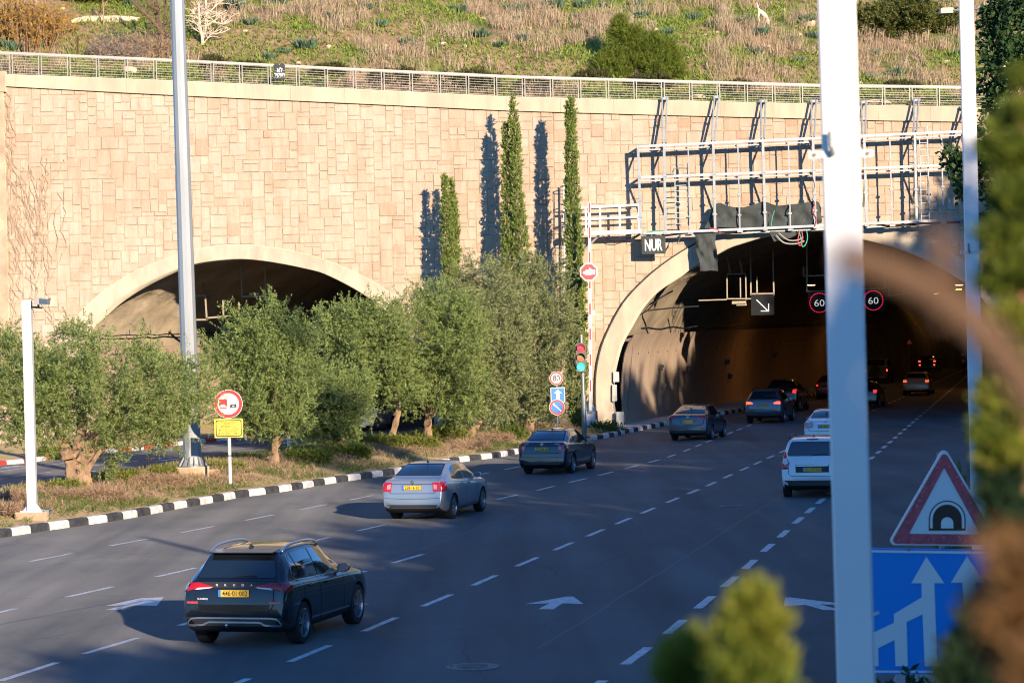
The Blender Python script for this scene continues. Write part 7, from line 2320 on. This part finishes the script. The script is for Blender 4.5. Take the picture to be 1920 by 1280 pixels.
def axle(pl, pr):
    a = G(*pl); b_ = G(*pr); return ((a.x + b_.x) / 2, (a.y + b_.y) / 2)

PB = mat("black_car_paint", (.006, .009, .016), .24, 0, coat=.7)
PS = mat("silver_car_paint", (.30, .36, .43), .32, .55, coat=.8)
PBL = mat("dark_blue_car_paint", (.005, .022, .045), .25, .3, coat=1.0)
PG = mat("grey_car_paint", (.06, .085, .115), .3, .5, coat=.8)
PG2 = mat("steel_grey_car_paint", (.09, .12, .15), .3, .5, coat=.8)
PWH = mat("white_car_paint", (.72, .74, .77), .3, coat=.9)
PDK = mat("dark_car_paint", (.02, .018, .018), .3, coat=.8)
PBE = mat("beige_car_paint", (.50, .45, .38), .35, coat=.6)
PRD = mat("deep_red_car_paint", (.08, .012, .012), .3, coat=.6)

# 1 black SUV
pos = axle((384, 1204), (566, 1205))
t, hit_ = car("suv", "black glossy SUV with silver roof rails and a yellow rear plate, nearest car", "car", "suv", PB, pos, R(15.5), "446\u00b701\u00b7002", clad=.10, rails=1,
    lamps=[('rear', [(.34, .975), (.40, .955), (.62, .945), (.80, .90), (.80, 1.03), (.60, 1.035)], LRED), ('rear', [(.36, .968), (.40, .952), (.60, .93), (.66, .93), (.60, .958)], LWHITE), ('side', [(.06, .96), (.10, .88), (.26, .90), (.40, .985), (.30, 1.03), (.10, 1.03)], LRED)],
    feats=dict(zp=.875, patches=[('tailgate_band', 'rear', [(-.66, .955), (.66, .955), (.67, 1.045), (-.67, 1.045)], .006, PLAST), ('brake_light', 'rear', [(-.20, 1.446), (.20, 1.446), (.19, 1.464), (-.19, 1.464)], .016, LRED),
        ('bumper_reflector', 'pair', [(.60, .715), (.79, .715), (.79, .745), (.60, .745)], .010, LPINK), ('number_recess', 'rear', [(-.58, .60), (.58, .60), (.60, .70), (-.60, .70)], .005, mat("gloss_black", (.006, .006, .007), .15, coat=.6)),
        ('lower_bumper', 'rear', [(-.79, .365), (.79, .365), (.79, .50), (-.79, .50)], .006, PLAST), ('window_shade', 'rear', [(-.50, 1.36), (.50, 1.36), (.485, 1.43), (-.485, 1.43)], .009, mat("window_top_tint", (.008, .010, .012), .12, coat=.4))],
        lines=[('bumper_trim', 'rear', [(-.78, .40), (-.74, .475), (-.60, .49), (.60, .49), (.74, .475), (.78, .40)], .026, .014, CHROME), ('bumper_trim', 'rear', [(-.78, .375), (-.52, .378), (-.44, .425), (.44, .425), (.52, .378), (.78, .375)], .028, .014, CHROME),
               ('window_trim', 'side', [(2.66, .975), (1.6, 1.003), (.82, 1.025), (.60, 1.038), (.49, 1.085), (.66, 1.40)], .016, .009, CHROME), ('wiper', 'rear', [(-.02, 1.125), (.16, 1.135), (.34, 1.13)], .022, .018, PLAST)],
        texts=[("S", -.29, .985, .032, .036), ("K", -.145, .985, .032, .036), ("O", 0, .985, .032, .036), ("D", .145, .985, .032, .036), ("A", .29, .985, .032, .038), ("KAMIQ", -.52, .775, .026, .17)], gate=.60))
mb = MB()
y_ = -.80
mb.tube([(-.10, y_ + .12, .33), (-.10, y_ - .03, .33), (-.10, y_ - .07, .36)], [.022, .022, .018], 10)
mb.build("tow_hitch", PLAST, t, local=True)
mb = MB(); mb.lathe((-.10, y_ - .075, .385), [(0, -.026), (.018, -.019), (.026, 0), (.018, .019), (0, .026)], 14); mb.build("tow_ball", CHROME, t, smooth=True, local=True)
mb = MB(); mb.slab([(-.53, y_ + .36, 1.47), (.53, y_ + .36, 1.47), (.56, y_ + .62, 1.505), (-.56, y_ + .62, 1.505)], (0, 0, .018)); mb.build("roof_spoiler", PB, t, local=True)

def sedan_feats(zp=.865, zl=1.0, texts=()):
    return dict(zp=zp, zl=zl, gate=.72, patches=[('lower_bumper', 'rear', [(-.72, .345), (.72, .345), (.68, .43), (-.68, .43)], .008, PLAST), ('lid_recess', 'rear', [(-.30, .79), (.30, .79), (.30, .94), (-.30, .94)], .003, mat("recess_shadow", (.10, .11, .12), .5, .3) if "recess_shadow" not in bpy.data.materials else bpy.data.materials["recess_shadow"])][:1],
        lines=[('lid_crease', 'rear', [(-.62, .955), (.62, .955)], .012, .006, DARKV), ('bumper_crease', 'rear', [(-.74, .60), (-.3, .585), (.3, .585), (.74, .60)], .010, .006, DARKV), ('window_frame', 'rear', [(-.61, 1.15), (-.525, 1.39), (-.48, 1.405), (.48, 1.405), (.525, 1.39), (.61, 1.15)], .02, .009, PLAST)], texts=list(texts))
RAPL = [('rear', [(.565, .765), (.78, .765), (.79, .81), (.775, .985), (.72, 1.005), (.545, .995)], LRED), ('rear', [(.585, .83), (.675, .83), (.675, .93), (.575, .955)], LAMPIN), ('side', [(.05, .76), (.30, .78), (.38, 1.0), (.08, 1.01)], LRED)]
pos = axle((738, 972), (852, 972))
car("sedan", "silver sedan in the middle of the road with a whip aerial and yellow plate", "car", "sedan", PS, pos, R(16), "258\u00b716\u00b7101", whip=True, logo='ring', lamps=RAPL, feats=sedan_feats())
pos = axle((988, 886.5), (1074, 887.5))
car("sedan", "dark blue sedan beside the kerb in front of the olive trees", "car", "sedan", PBL, pos, R(16.5), "32\u00b7866\u00b738", whip=True, logo='ring', lamps=RAPL,
    feats=sedan_feats(texts=[("SKODA", -.53, 1.0, .03, .15), ("RAPID", .53, 1.0, .03, .15)]))
# 4 grey saloon at the portal
pos = axle((1261, 825.5), (1336, 823.5))
car("sedan", "blue-grey saloon just outside the right tunnel's left wall", "car", "sedan", PG, pos, R(16), "131\u00b756\u00b7102", W=1.02, lamps=[('rear', [(.40, .90), (.62, .87), (.80, .88), (.80, .99), (.62, 1.0), (.42, .95)], LRED), ('side', [(.04, .89), (.36, .94), (.36, .98), (.06, .99)], LRED)],
    feats=dict(zp=.80, zl=.99, gate=.66, patches=[('bumper_reflector', 'pair', [(.52, .50), (.74, .50), (.74, .54), (.52, .54)], .010, LPINK), ('lower_bumper', 'rear', [(-.70, .345), (.70, .345), (.70, .45), (-.70, .45)], .008, PLAST), ('window_reflection_trim', 'rear', [(-.60, 1.14), (.60, 1.14), (.60, 1.152), (-.60, 1.152)], .009, PLAST)],  # last patch is a black plastic strip along the rear glass's bottom edge
               lines=[('lamp_crease', 'rear', [(-.42, .93), (-.25, .80), (.25, .80), (.42, .93)], .012, .006, DARKV)]), logo='ring')
# 5 grey SUV
pos = axle((1404, 792.5), (1470, 793))
car("suv", "steel-grey SUV with lit tail lamps entering the right tunnel", "car", "suv", PG2, pos, R(15.5), "54\u00b7818\u00b735", W=1.02, Hs=1.07, rails=2,
    lamps=[('rear', [(.50, .885), (.80, .86), (.80, .99), (.62, .98), (.50, .92)], LREDON), ('side', [(.05, .87), (.34, .96), (.30, 1.0), (.08, .99)], LRED)],
    feats=dict(zp=.84, gate=.62, patches=[('bumper_reflector', 'pair', [(.52, .47), (.76, .50), (.76, .54), (.55, .50)], .010, LRED), ('lower_bumper', 'rear', [(-.78, .37), (.78, .37), (.78, .44), (-.78, .44)], .006, PLAST)]))
# 6 dark SUV in front of it
c = G(1470, 771)
car("suv", "black SUV in the shadow right in front of the steel-grey one", "car", "suv", PDK, (c.x, c.y + .3), R(15.5), None, W=1.04, Hs=1.12, detail=0, lamps=[('rear', [(.60, .90), (.80, .88), (.80, 1.06), (.64, 1.06)], LREDDIM)])
# 7 white saloon, 8 white MPV beside the thick post
c = G(1552, 838)
car("sedan", "white saloon just ahead of the white van, cut by the thick post", "car", "sedan", PWH, (c.x, c.y), R(12.5), "301\u00b787\u00b7202", W=.98, detail=1, lamps=[('rear', [(.46, .80), (.76, .78), (.77, .98), (.52, 1.02), (.44, .95)], mat("pale_lamp", (.55, .30, .32), .2, coat=.6)), ('side', [(.05, .80), (.30, .86), (.30, 1.0), (.06, 1.0)], LRED)],
    feats=dict(zp=.84, gate=.66, zl=1.0, texts=[], lines=[('chrome_bar', 'rear', [(-.34, .955), (.34, .955)], .025, .012, CHROME)]), logo='ring')
a = G(1478, 931); b_ = G(1578, 930)
car("van", "white people carrier with tall red tail lamps, right half hidden by the thick post", "car", "mpv", PWH, ((a.x + b_.x) / 2, (a.y + b_.y) / 2), R(11.5), "212\u00b777\u00b7701", rails=2,
    lamps=[('rear', [(.68, .82), (.83, .80), (.835, 1.10), (.79, 1.28), (.73, 1.28), (.70, 1.12), (.62, .98)], LRED), ('rear', [(.66, .98), (.76, .93), (.81, 1.0), (.80, 1.11), (.70, 1.11)], LWHITE), ('side', [(.06, .86), (.12, .84), (.2, 1.0), (.30, 1.3), (.22, 1.3)], LRED)],
    feats=dict(zp=.80, xp=0, gate=.62, patches=[('plate_recess', 'rear', [(-.46, .72), (.46, .72), (.46, .93), (-.46, .93)], .006, PLAST), ('brake_light', 'rear', [(-.16, 1.60), (.16, 1.60), (.16, 1.625), (-.16, 1.625)], .014, LRED), ('lower_bumper', 'rear', [(-.78, .36), (.78, .36), (.80, .50), (-.80, .50)], .008, PLAST), ('bumper_reflector', 'pair', [(.66, .46), (.76, .46), (.76, .49), (.66, .49)], .012, LRED)],
               lines=[('chrome_bar', 'rear', [(-.44, .905), (.44, .905)], .022, .012, CHROME), ('wiper', 'rear', [(0, 1.19), (.22, 1.21), (.42, 1.20)], .022, .014, PLAST), ('badge', 'rear', [(-.075, 1.10), (-.055, 1.065), (.055, 1.065), (.075, 1.10), (-.075, 1.10)], .02, .01, CHROME)],
               texts=[("LODGY", 0, .925, .034, .30), ("Dacia", -.36, .665, .022, .12)]))
# in the tunnel
def tcar(name, label, shape, paint, px, py, head, lamps, plate=None, **kw):
    c = G(px, py); return car(name, label, "car", shape, paint, (c.x, c.y + .5), R(head), plate, detail=0, lamps=lamps, **kw)
LL = lambda z0, z1, x0, x1, m: [('rear', [(x0, z0), (x1, z0), (x1, z1), (x0, z1)], m)]
tcar("hatchback", "dark red car in the tunnel whose left tail lamp shows left of the thick post", 'hatch', PRD, 1559, 748, 15, LL(.80, .90, .66, .76, LREDDIM))
tcar("hatchback", "dark car whose right tail lamp glows just right of the thick post", 'hatch', PDK, 1622, 765, 15, LL(.84, 1.0, .58, .77, LREDDIM), W=1.03)
tcar("hatchback", "beige hatchback with glowing round tail lamps in the orange tunnel light", 'hatch', PBE, 1722, 741, 14.5, [('rear', [(.58, .84), (.76, .84), (.78, .95), (.58, .95)], LREDON), ('rear', [(.64, .87), (.71, .87), (.71, .92), (.64, .92)], LRED)], "11\u00b7222\u00b733"[:0] or None, W=1.02)
orv, _h = tcar("off_roader", "boxy dark off-roader with a spare wheel on its back door, deep in the tunnel", 'mpv', mat("dull_green_paint", (.07, .07, .06), .5), 1647, 719, 15, LL(.80, .92, .72, .80, LREDON), Hs=1.15, W=1.06)
tcar("sedan", "far car with four red lamps ahead of the beige hatchback", 'sedan', PDK, 1742, 697, 14.5, [('rear', [(.55, .90), (.76, .90), (.76, .99), (.55, .99)], LREDON), ('rear', [(.56, .58), (.70, .58), (.70, .68), (.56, .68)], LREDON)])
tcar("sedan", "farthest car with two small red lamps near the right end of the tunnel", 'sedan', PDK, 1783, 668, 14.5, [('rear', [(.46, .86), (.76, .86), (.76, .96), (.46, .96)], LREDON)])
tcar("hatchback", "small dim car with one red lamp showing right of the off-roader", 'hatch', PDK, 1672, 697, 15, LL(.84, .98, .60, .76, LREDON))
mb = MB(); mb.lathe((-.05, -.86, 1.02), [(0, -.13), (.16, -.13), (.18, -.10), (.24, -.10), (.33, -.12), (.36, -.06), (.34, .08), (.0, .08)], 28, 'Y'); mb.build("spare_wheel", TYRE, orv, smooth=True, local=True, sharp=35)
mb = MB(); mb.box((0, -.80, .46), (1.7, .12, .14)); mb.build("rear_bumper", PLAST, orv, local=True)
for s_ in (-1, 1):
    mb = MB(); mb.box((s_ * .5, -.87, .47), (.5, .012, .05)); mb.build("reflector_strip", mat("reflector_amber", (.6, .35, .12), .3) if "reflector_amber" not in bpy.data.materials else bpy.data.materials["reflector_amber"], orv, local=True)
# oncoming white car behind the olives
c = G(735, 808)
tw, hw_ = car("hatchback", "white car with a yellow front plate half hidden behind the slanting olive", "car", "hatch", PWH, (c.x - .9, c.y + 3.2), R(195), None, detail=0, front=True,
    feats=dict(patches=[('grille', 'front', [(-.40, .42), (.40, .42), (.44, .56), (-.44, .56)], .006, PLAST), ('front_plate', 'front', [(-.26, .46), (.26, .46), (.26, .57), (-.26, .57)], .03, PLY), ('headlamp', 'front', [(.36, .66), (.56, .64), (.56, .74), (.40, .72)], .01, LWHITE), ('headlamp', 'front', [(-.56, .64), (-.36, .66), (-.40, .72), (-.56, .74)], .01, LWHITE)]))
# small warning signs on the right wall deep in the tunnel
for px, py, Y, s, lab in [(1705, 640.5, 190, 6.5, "small red-edged warning triangle hanging deep in the tunnel"), (1806, 663.5, 215, 4.5, "upper of two tiny warning triangles at the tunnel's right wall"), (1806, 675.5, 215, 4.5, "lower of two tiny warning triangles at the tunnel's right wall")]:
    k = Y / F; o = AT(px, py, Y); t = thing("warning_sign", lab, "road sign", tuple(o)); fr = Frame(o, 0)
    mb = MB(); fr.slab(mb, [(-s * k, -s * k * .8), (s * k, -s * k * .8), (0, s * k)], -.03, 0); mb.build("sign_plate", SIGNR, t)
    mb = MB(); fr.poly(mb, [(-s * k * .62, -s * k * .55), (s * k * .62, -s * k * .55), (0, s * k * .58)], .01); mb.build("sign_face", SIGNW, t)
    mb = MB(); fr.poly(mb, [(-s * k * .2, -s * k * .4), (s * k * .22, -s * k * .4), (s * k * .05, s * k * .1)], .02); mb.build("symbol", SIGNK, t)
    mb = MB(); mb.bar(o + Vector((0, .05, 0)), o + Vector((0, .05, -min(o.z, 2.4))), .05); mb.build("pole", STEELD, t)
# ================================================================== foliage close to the camera (out of focus)
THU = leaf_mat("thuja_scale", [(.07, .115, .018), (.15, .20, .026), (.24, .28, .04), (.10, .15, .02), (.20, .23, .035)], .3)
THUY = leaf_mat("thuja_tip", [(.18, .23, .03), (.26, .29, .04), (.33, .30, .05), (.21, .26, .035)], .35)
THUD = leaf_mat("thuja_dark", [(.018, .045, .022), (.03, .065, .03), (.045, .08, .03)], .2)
BRN = leaf_mat("withered_thuja", [(.16, .085, .03), (.24, .13, .05), (.30, .17, .07), (.20, .11, .04)], .25)
TWB = mat("thuja_stem", (.26, .13, .06), .9)
def fan_sprays(c, d, n, size, rng):
    """flat scale-leaf sprays: a fan of small leaves in a plane"""
    pos = []; dr = []
    for i in range(n):
        a = np.array(c[i]); dd = np.array(d[i]) / max(np.linalg.norm(d[i]), 1e-6)
        s = np.cross(dd, rng.normal(size=3)); s /= max(np.linalg.norm(s), 1e-6)
        for k in range(9):
            u = k / 8
            ang = rng.uniform(-.7, .7)
            pos.append(a + dd * size * u * .8 + s * size * .12 * math.sin(ang)); dr.append(dd * math.cos(ang) + s * math.sin(ang))
    return np.array(pos), np.array(dr)
def conifer(name, label, Y, lobes_px, mats, n, leaf, seed, stem_px, group=None, squash=1.0, depth=.8):
    rng = np.random.default_rng(seed); k = Y / F
    base = AT(stem_px[0][0], stem_px[0][1], Y)
    gz = on_bank(base.x, Y, 3.0)
    t = thing(name, label, "shrub", (base.x, Y, min(gz, base.z)), group=group)
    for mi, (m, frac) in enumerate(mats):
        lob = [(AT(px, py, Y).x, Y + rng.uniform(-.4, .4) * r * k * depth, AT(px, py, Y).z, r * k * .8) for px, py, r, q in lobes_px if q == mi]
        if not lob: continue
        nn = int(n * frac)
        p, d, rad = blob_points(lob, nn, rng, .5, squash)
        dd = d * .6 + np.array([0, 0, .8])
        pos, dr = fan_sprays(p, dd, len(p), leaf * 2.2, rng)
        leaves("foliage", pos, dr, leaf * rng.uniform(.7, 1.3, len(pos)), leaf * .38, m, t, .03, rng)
    mb = MB(); P = [AT(x, y, Y) for x, y in stem_px]
    mb.tube([Vector((P[0].x, Y, t.location.z - .1))] + P, [.02] + [.014] * (len(P) - 1) + [.004], 6); mb.build("stem", TWB, t)
    return t
# two bush tops at the bottom
conifer("conifer_bush", "blurred yellow-green conifer top close to the camera at the bottom of the picture", 2.7,
    [(1408, 1195, 29, 0), (1401, 1166, 19, 1), (1422, 1147, 14, 1), (1408, 1138, 9, 1), (1384, 1233, 29, 0), (1431, 1223, 26, 0), (1444, 1195, 15, 1), (1405, 1275, 45, 0), (1435, 1299, 38, 0), (1376, 1290, 31, 0), (1422, 1195, 21, 1), (1448, 1261, 19, 1), (1380, 1204, 14, 1), (1410, 1366, 70, 0)],
    [(THU, .6), (THUY, .4)], 720, .014, 3, [(1410, 1420), (1408, 1280), (1406, 1130)])
conifer("conifer_bush", "lower blurred conifer top with a yellow tip left of the taller one, near the camera", 2.9,
    [(1278, 1247, 21, 1), (1275, 1287, 30, 0), (1305, 1272, 19, 0), (1315, 1232, 8, 1), (1296, 1212, 6, 1), (1262, 1272, 14, 1), (1330, 1297, 23, 0), (1285, 1352, 54, 0)],
    [(THU, .6), (THUY, .4)], 460, .014, 6, [(1290, 1420), (1285, 1300), (1280, 1220)])
# column of foliage at the right edge
conifer("conifer", "tall blurred conifer column filling the right edge, sunny above and dark below", 3.4,
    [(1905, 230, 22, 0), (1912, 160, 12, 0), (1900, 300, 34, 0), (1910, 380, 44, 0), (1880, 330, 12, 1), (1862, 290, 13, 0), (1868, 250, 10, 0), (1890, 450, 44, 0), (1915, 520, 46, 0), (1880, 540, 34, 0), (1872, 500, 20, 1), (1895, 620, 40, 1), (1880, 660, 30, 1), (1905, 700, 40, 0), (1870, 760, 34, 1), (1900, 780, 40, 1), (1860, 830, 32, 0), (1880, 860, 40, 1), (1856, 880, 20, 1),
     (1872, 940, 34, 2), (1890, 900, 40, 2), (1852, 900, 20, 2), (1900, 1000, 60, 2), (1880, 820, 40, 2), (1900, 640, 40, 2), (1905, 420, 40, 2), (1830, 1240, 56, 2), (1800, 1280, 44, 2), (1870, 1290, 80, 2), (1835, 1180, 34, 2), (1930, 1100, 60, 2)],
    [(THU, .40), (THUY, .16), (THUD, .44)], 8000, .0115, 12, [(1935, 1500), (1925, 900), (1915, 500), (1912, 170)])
# withered brown frond and branch, very near
def brown():
    rng = np.random.default_rng(4)
    Y = 1.6; k = Y / F
    base = AT(1925, 1320, Y)
    t = thing("withered_branch", "blurred brown withered conifer branch sweeping across the blue sign's corner", "branch", tuple(base))
    lob = [(AT(px, py, Y).x, Y + rng.uniform(-.03, .03), AT(px, py, Y).z, r * k * .8) for px, py, r in [(1925, 1122, 22), (1902, 1182, 24), (1930, 1202, 31), (1945, 1262, 34), (1912, 1232, 23), (1960, 1322, 33), (1940, 1162, 28), (1908, 1087, 14), (1895, 1057, 8), (1975, 1252, 29), (1878, 1162, 12)]]
    p, d, rad = blob_points(lob, 1500, rng, .45, 1.0)
    pos, dr = fan_sprays(p, d * .5 + np.array([-.3, 0, .5]), len(p), .018, rng)
    leaves("foliage", pos, dr, .013, .0055, BRN, t, .03, rng)
    mb = MB(); mb.tube([AT(1930, 1330, Y), AT(1890, 1180, Y), AT(1845, 1020, Y)], [.012, .009, .004], 6); mb.build("stem", TWB, t)
    Y = 1.25
    base = AT(1960, 760, Y)
    t = thing("branch", "very blurred brown branch in front of the right tunnel arch", "branch", tuple(base))
    B = mat("branch_bark", (.15, .085, .045), .9, noise=(30, .2))
    k = Y / F
    mb = MB()
    P = smooth_curve([AT(x, y, Y) for x, y in [(1945, 770), (1880, 668), (1810, 592), (1735, 540), (1655, 503), (1570, 478)]], 24)
    mb.tube([Vector(p) for p in P], list(np.linspace(34, 32, 10) * k) + list(np.linspace(32, 24, 14) * k), 12); mb.build("limb", B, t, smooth=True)
    mb = MB(); P = smooth_curve([AT(x, y, Y) for x, y in [(1790, 535), (1772, 580), (1760, 610)]], 8); mb.tube([Vector(p) for p in P], list(np.linspace(20, 10, 8) * k), 10)
    P = smooth_curve([AT(x, y, Y) for x, y in [(1770, 512), (1765, 460), (1745, 430)]], 8); mb.tube([Vector(p) for p in P], list(np.linspace(26, 18, 8) * k), 10); mb.build("twig", B, t, smooth=True)
brown()
# dark-leaved tree between the thin post and the right edge
BRO2 = leaf_mat("dark_round_leaf", [(.018, .045, .018), (.03, .07, .022), (.05, .10, .03), (.07, .13, .035), (.025, .055, .02)], .25)
Y = 58.0; k = Y / F; rng = np.random.default_rng(31)
bx = AT(1905, 640, Y).x
t = thing("broadleaf_tree", "dark round-leaved tree reaching in from the right edge behind the thin post", "tree", (bx + .8, Y, on_bank(bx + .8, Y)))
lob = [(AT(px, py, Y).x, Y + rng.uniform(-1, 1) * r * k, AT(px, py, Y).z, r * k) for px, py, r in [(1900, 40, 48), (1880, 110, 40), (1868, 60, 26), (1900, 190, 48), (1870, 170, 28), (1865, 250, 30), (1895, 270, 40), (1840, 290, 24), (1805, 300, 24), (1788, 285, 14), (1830, 310, 26), (1860, 330, 24), (1890, 350, 30), (1880, 10, 30), (1910, 120, 50), (1870, 390, 16), (1812, 345, 18), (1825, 350, 16), (1800, 350, 12), (1900, 440, 30), (1930, 330, 60), (1850, 420, 14)]]
p, d, rad = blob_points(lob, 1500, rng, .5, .9)
lp, ld = sprays(p, d + np.array([0, 0, .1]), 8, rng.uniform(.1, .3, len(p)), .8, rng)
leaves("crown", lp, ld, rng.uniform(.7, 1.3, len(lp)) * .13, .085, BRO2, t, .06, rng)
trunk_mesh("trunk", t, [([(bx + .8, Y, on_bank(bx + .8, Y) - .2), tuple(AT(1910, 420, Y)), tuple(AT(1905, 150, Y))], [.16, .12, .05])] + [([AT(1908, 380 - 10 * i, Y), Vector(lob[j][:3])], [.05, .012]) for i, j in enumerate((6, 8, 9, 10, 12, 16, 5, 2))], BARKG)
# bushes at the foot of the near signs and on the bank's edge
def bank_bush(label, px, py, Y, wpx, hpx, n, m, leaf):
    b0 = AT(px, py, Y); b0.z = on_bank(b0.x, Y, .15); return b0
b0 = AT(1765, 1330, 22.5); b0.z = on_bank(b0.x, 22.5, .3)
top = AT(1765, 1266, 22.5).z
bush("dark leafy bush below the blue lane board", 1765, 1330, 190, (top - b0.z) / (22.5 / F), 900, THUD, (.10, .05), ground=b0, per=10)
b0 = AT(1842, 950, 52.0); b0.z = on_bank(b0.x, 52.0, .15)
bush("green bush beyond the road's right edge, showing beside the warning triangle", 1842, 950, 50, (AT(1842, 850, 52.0).z - b0.z) / (52.0 / F), 500, GRN, (.12, .05), ground=b0, per=10)
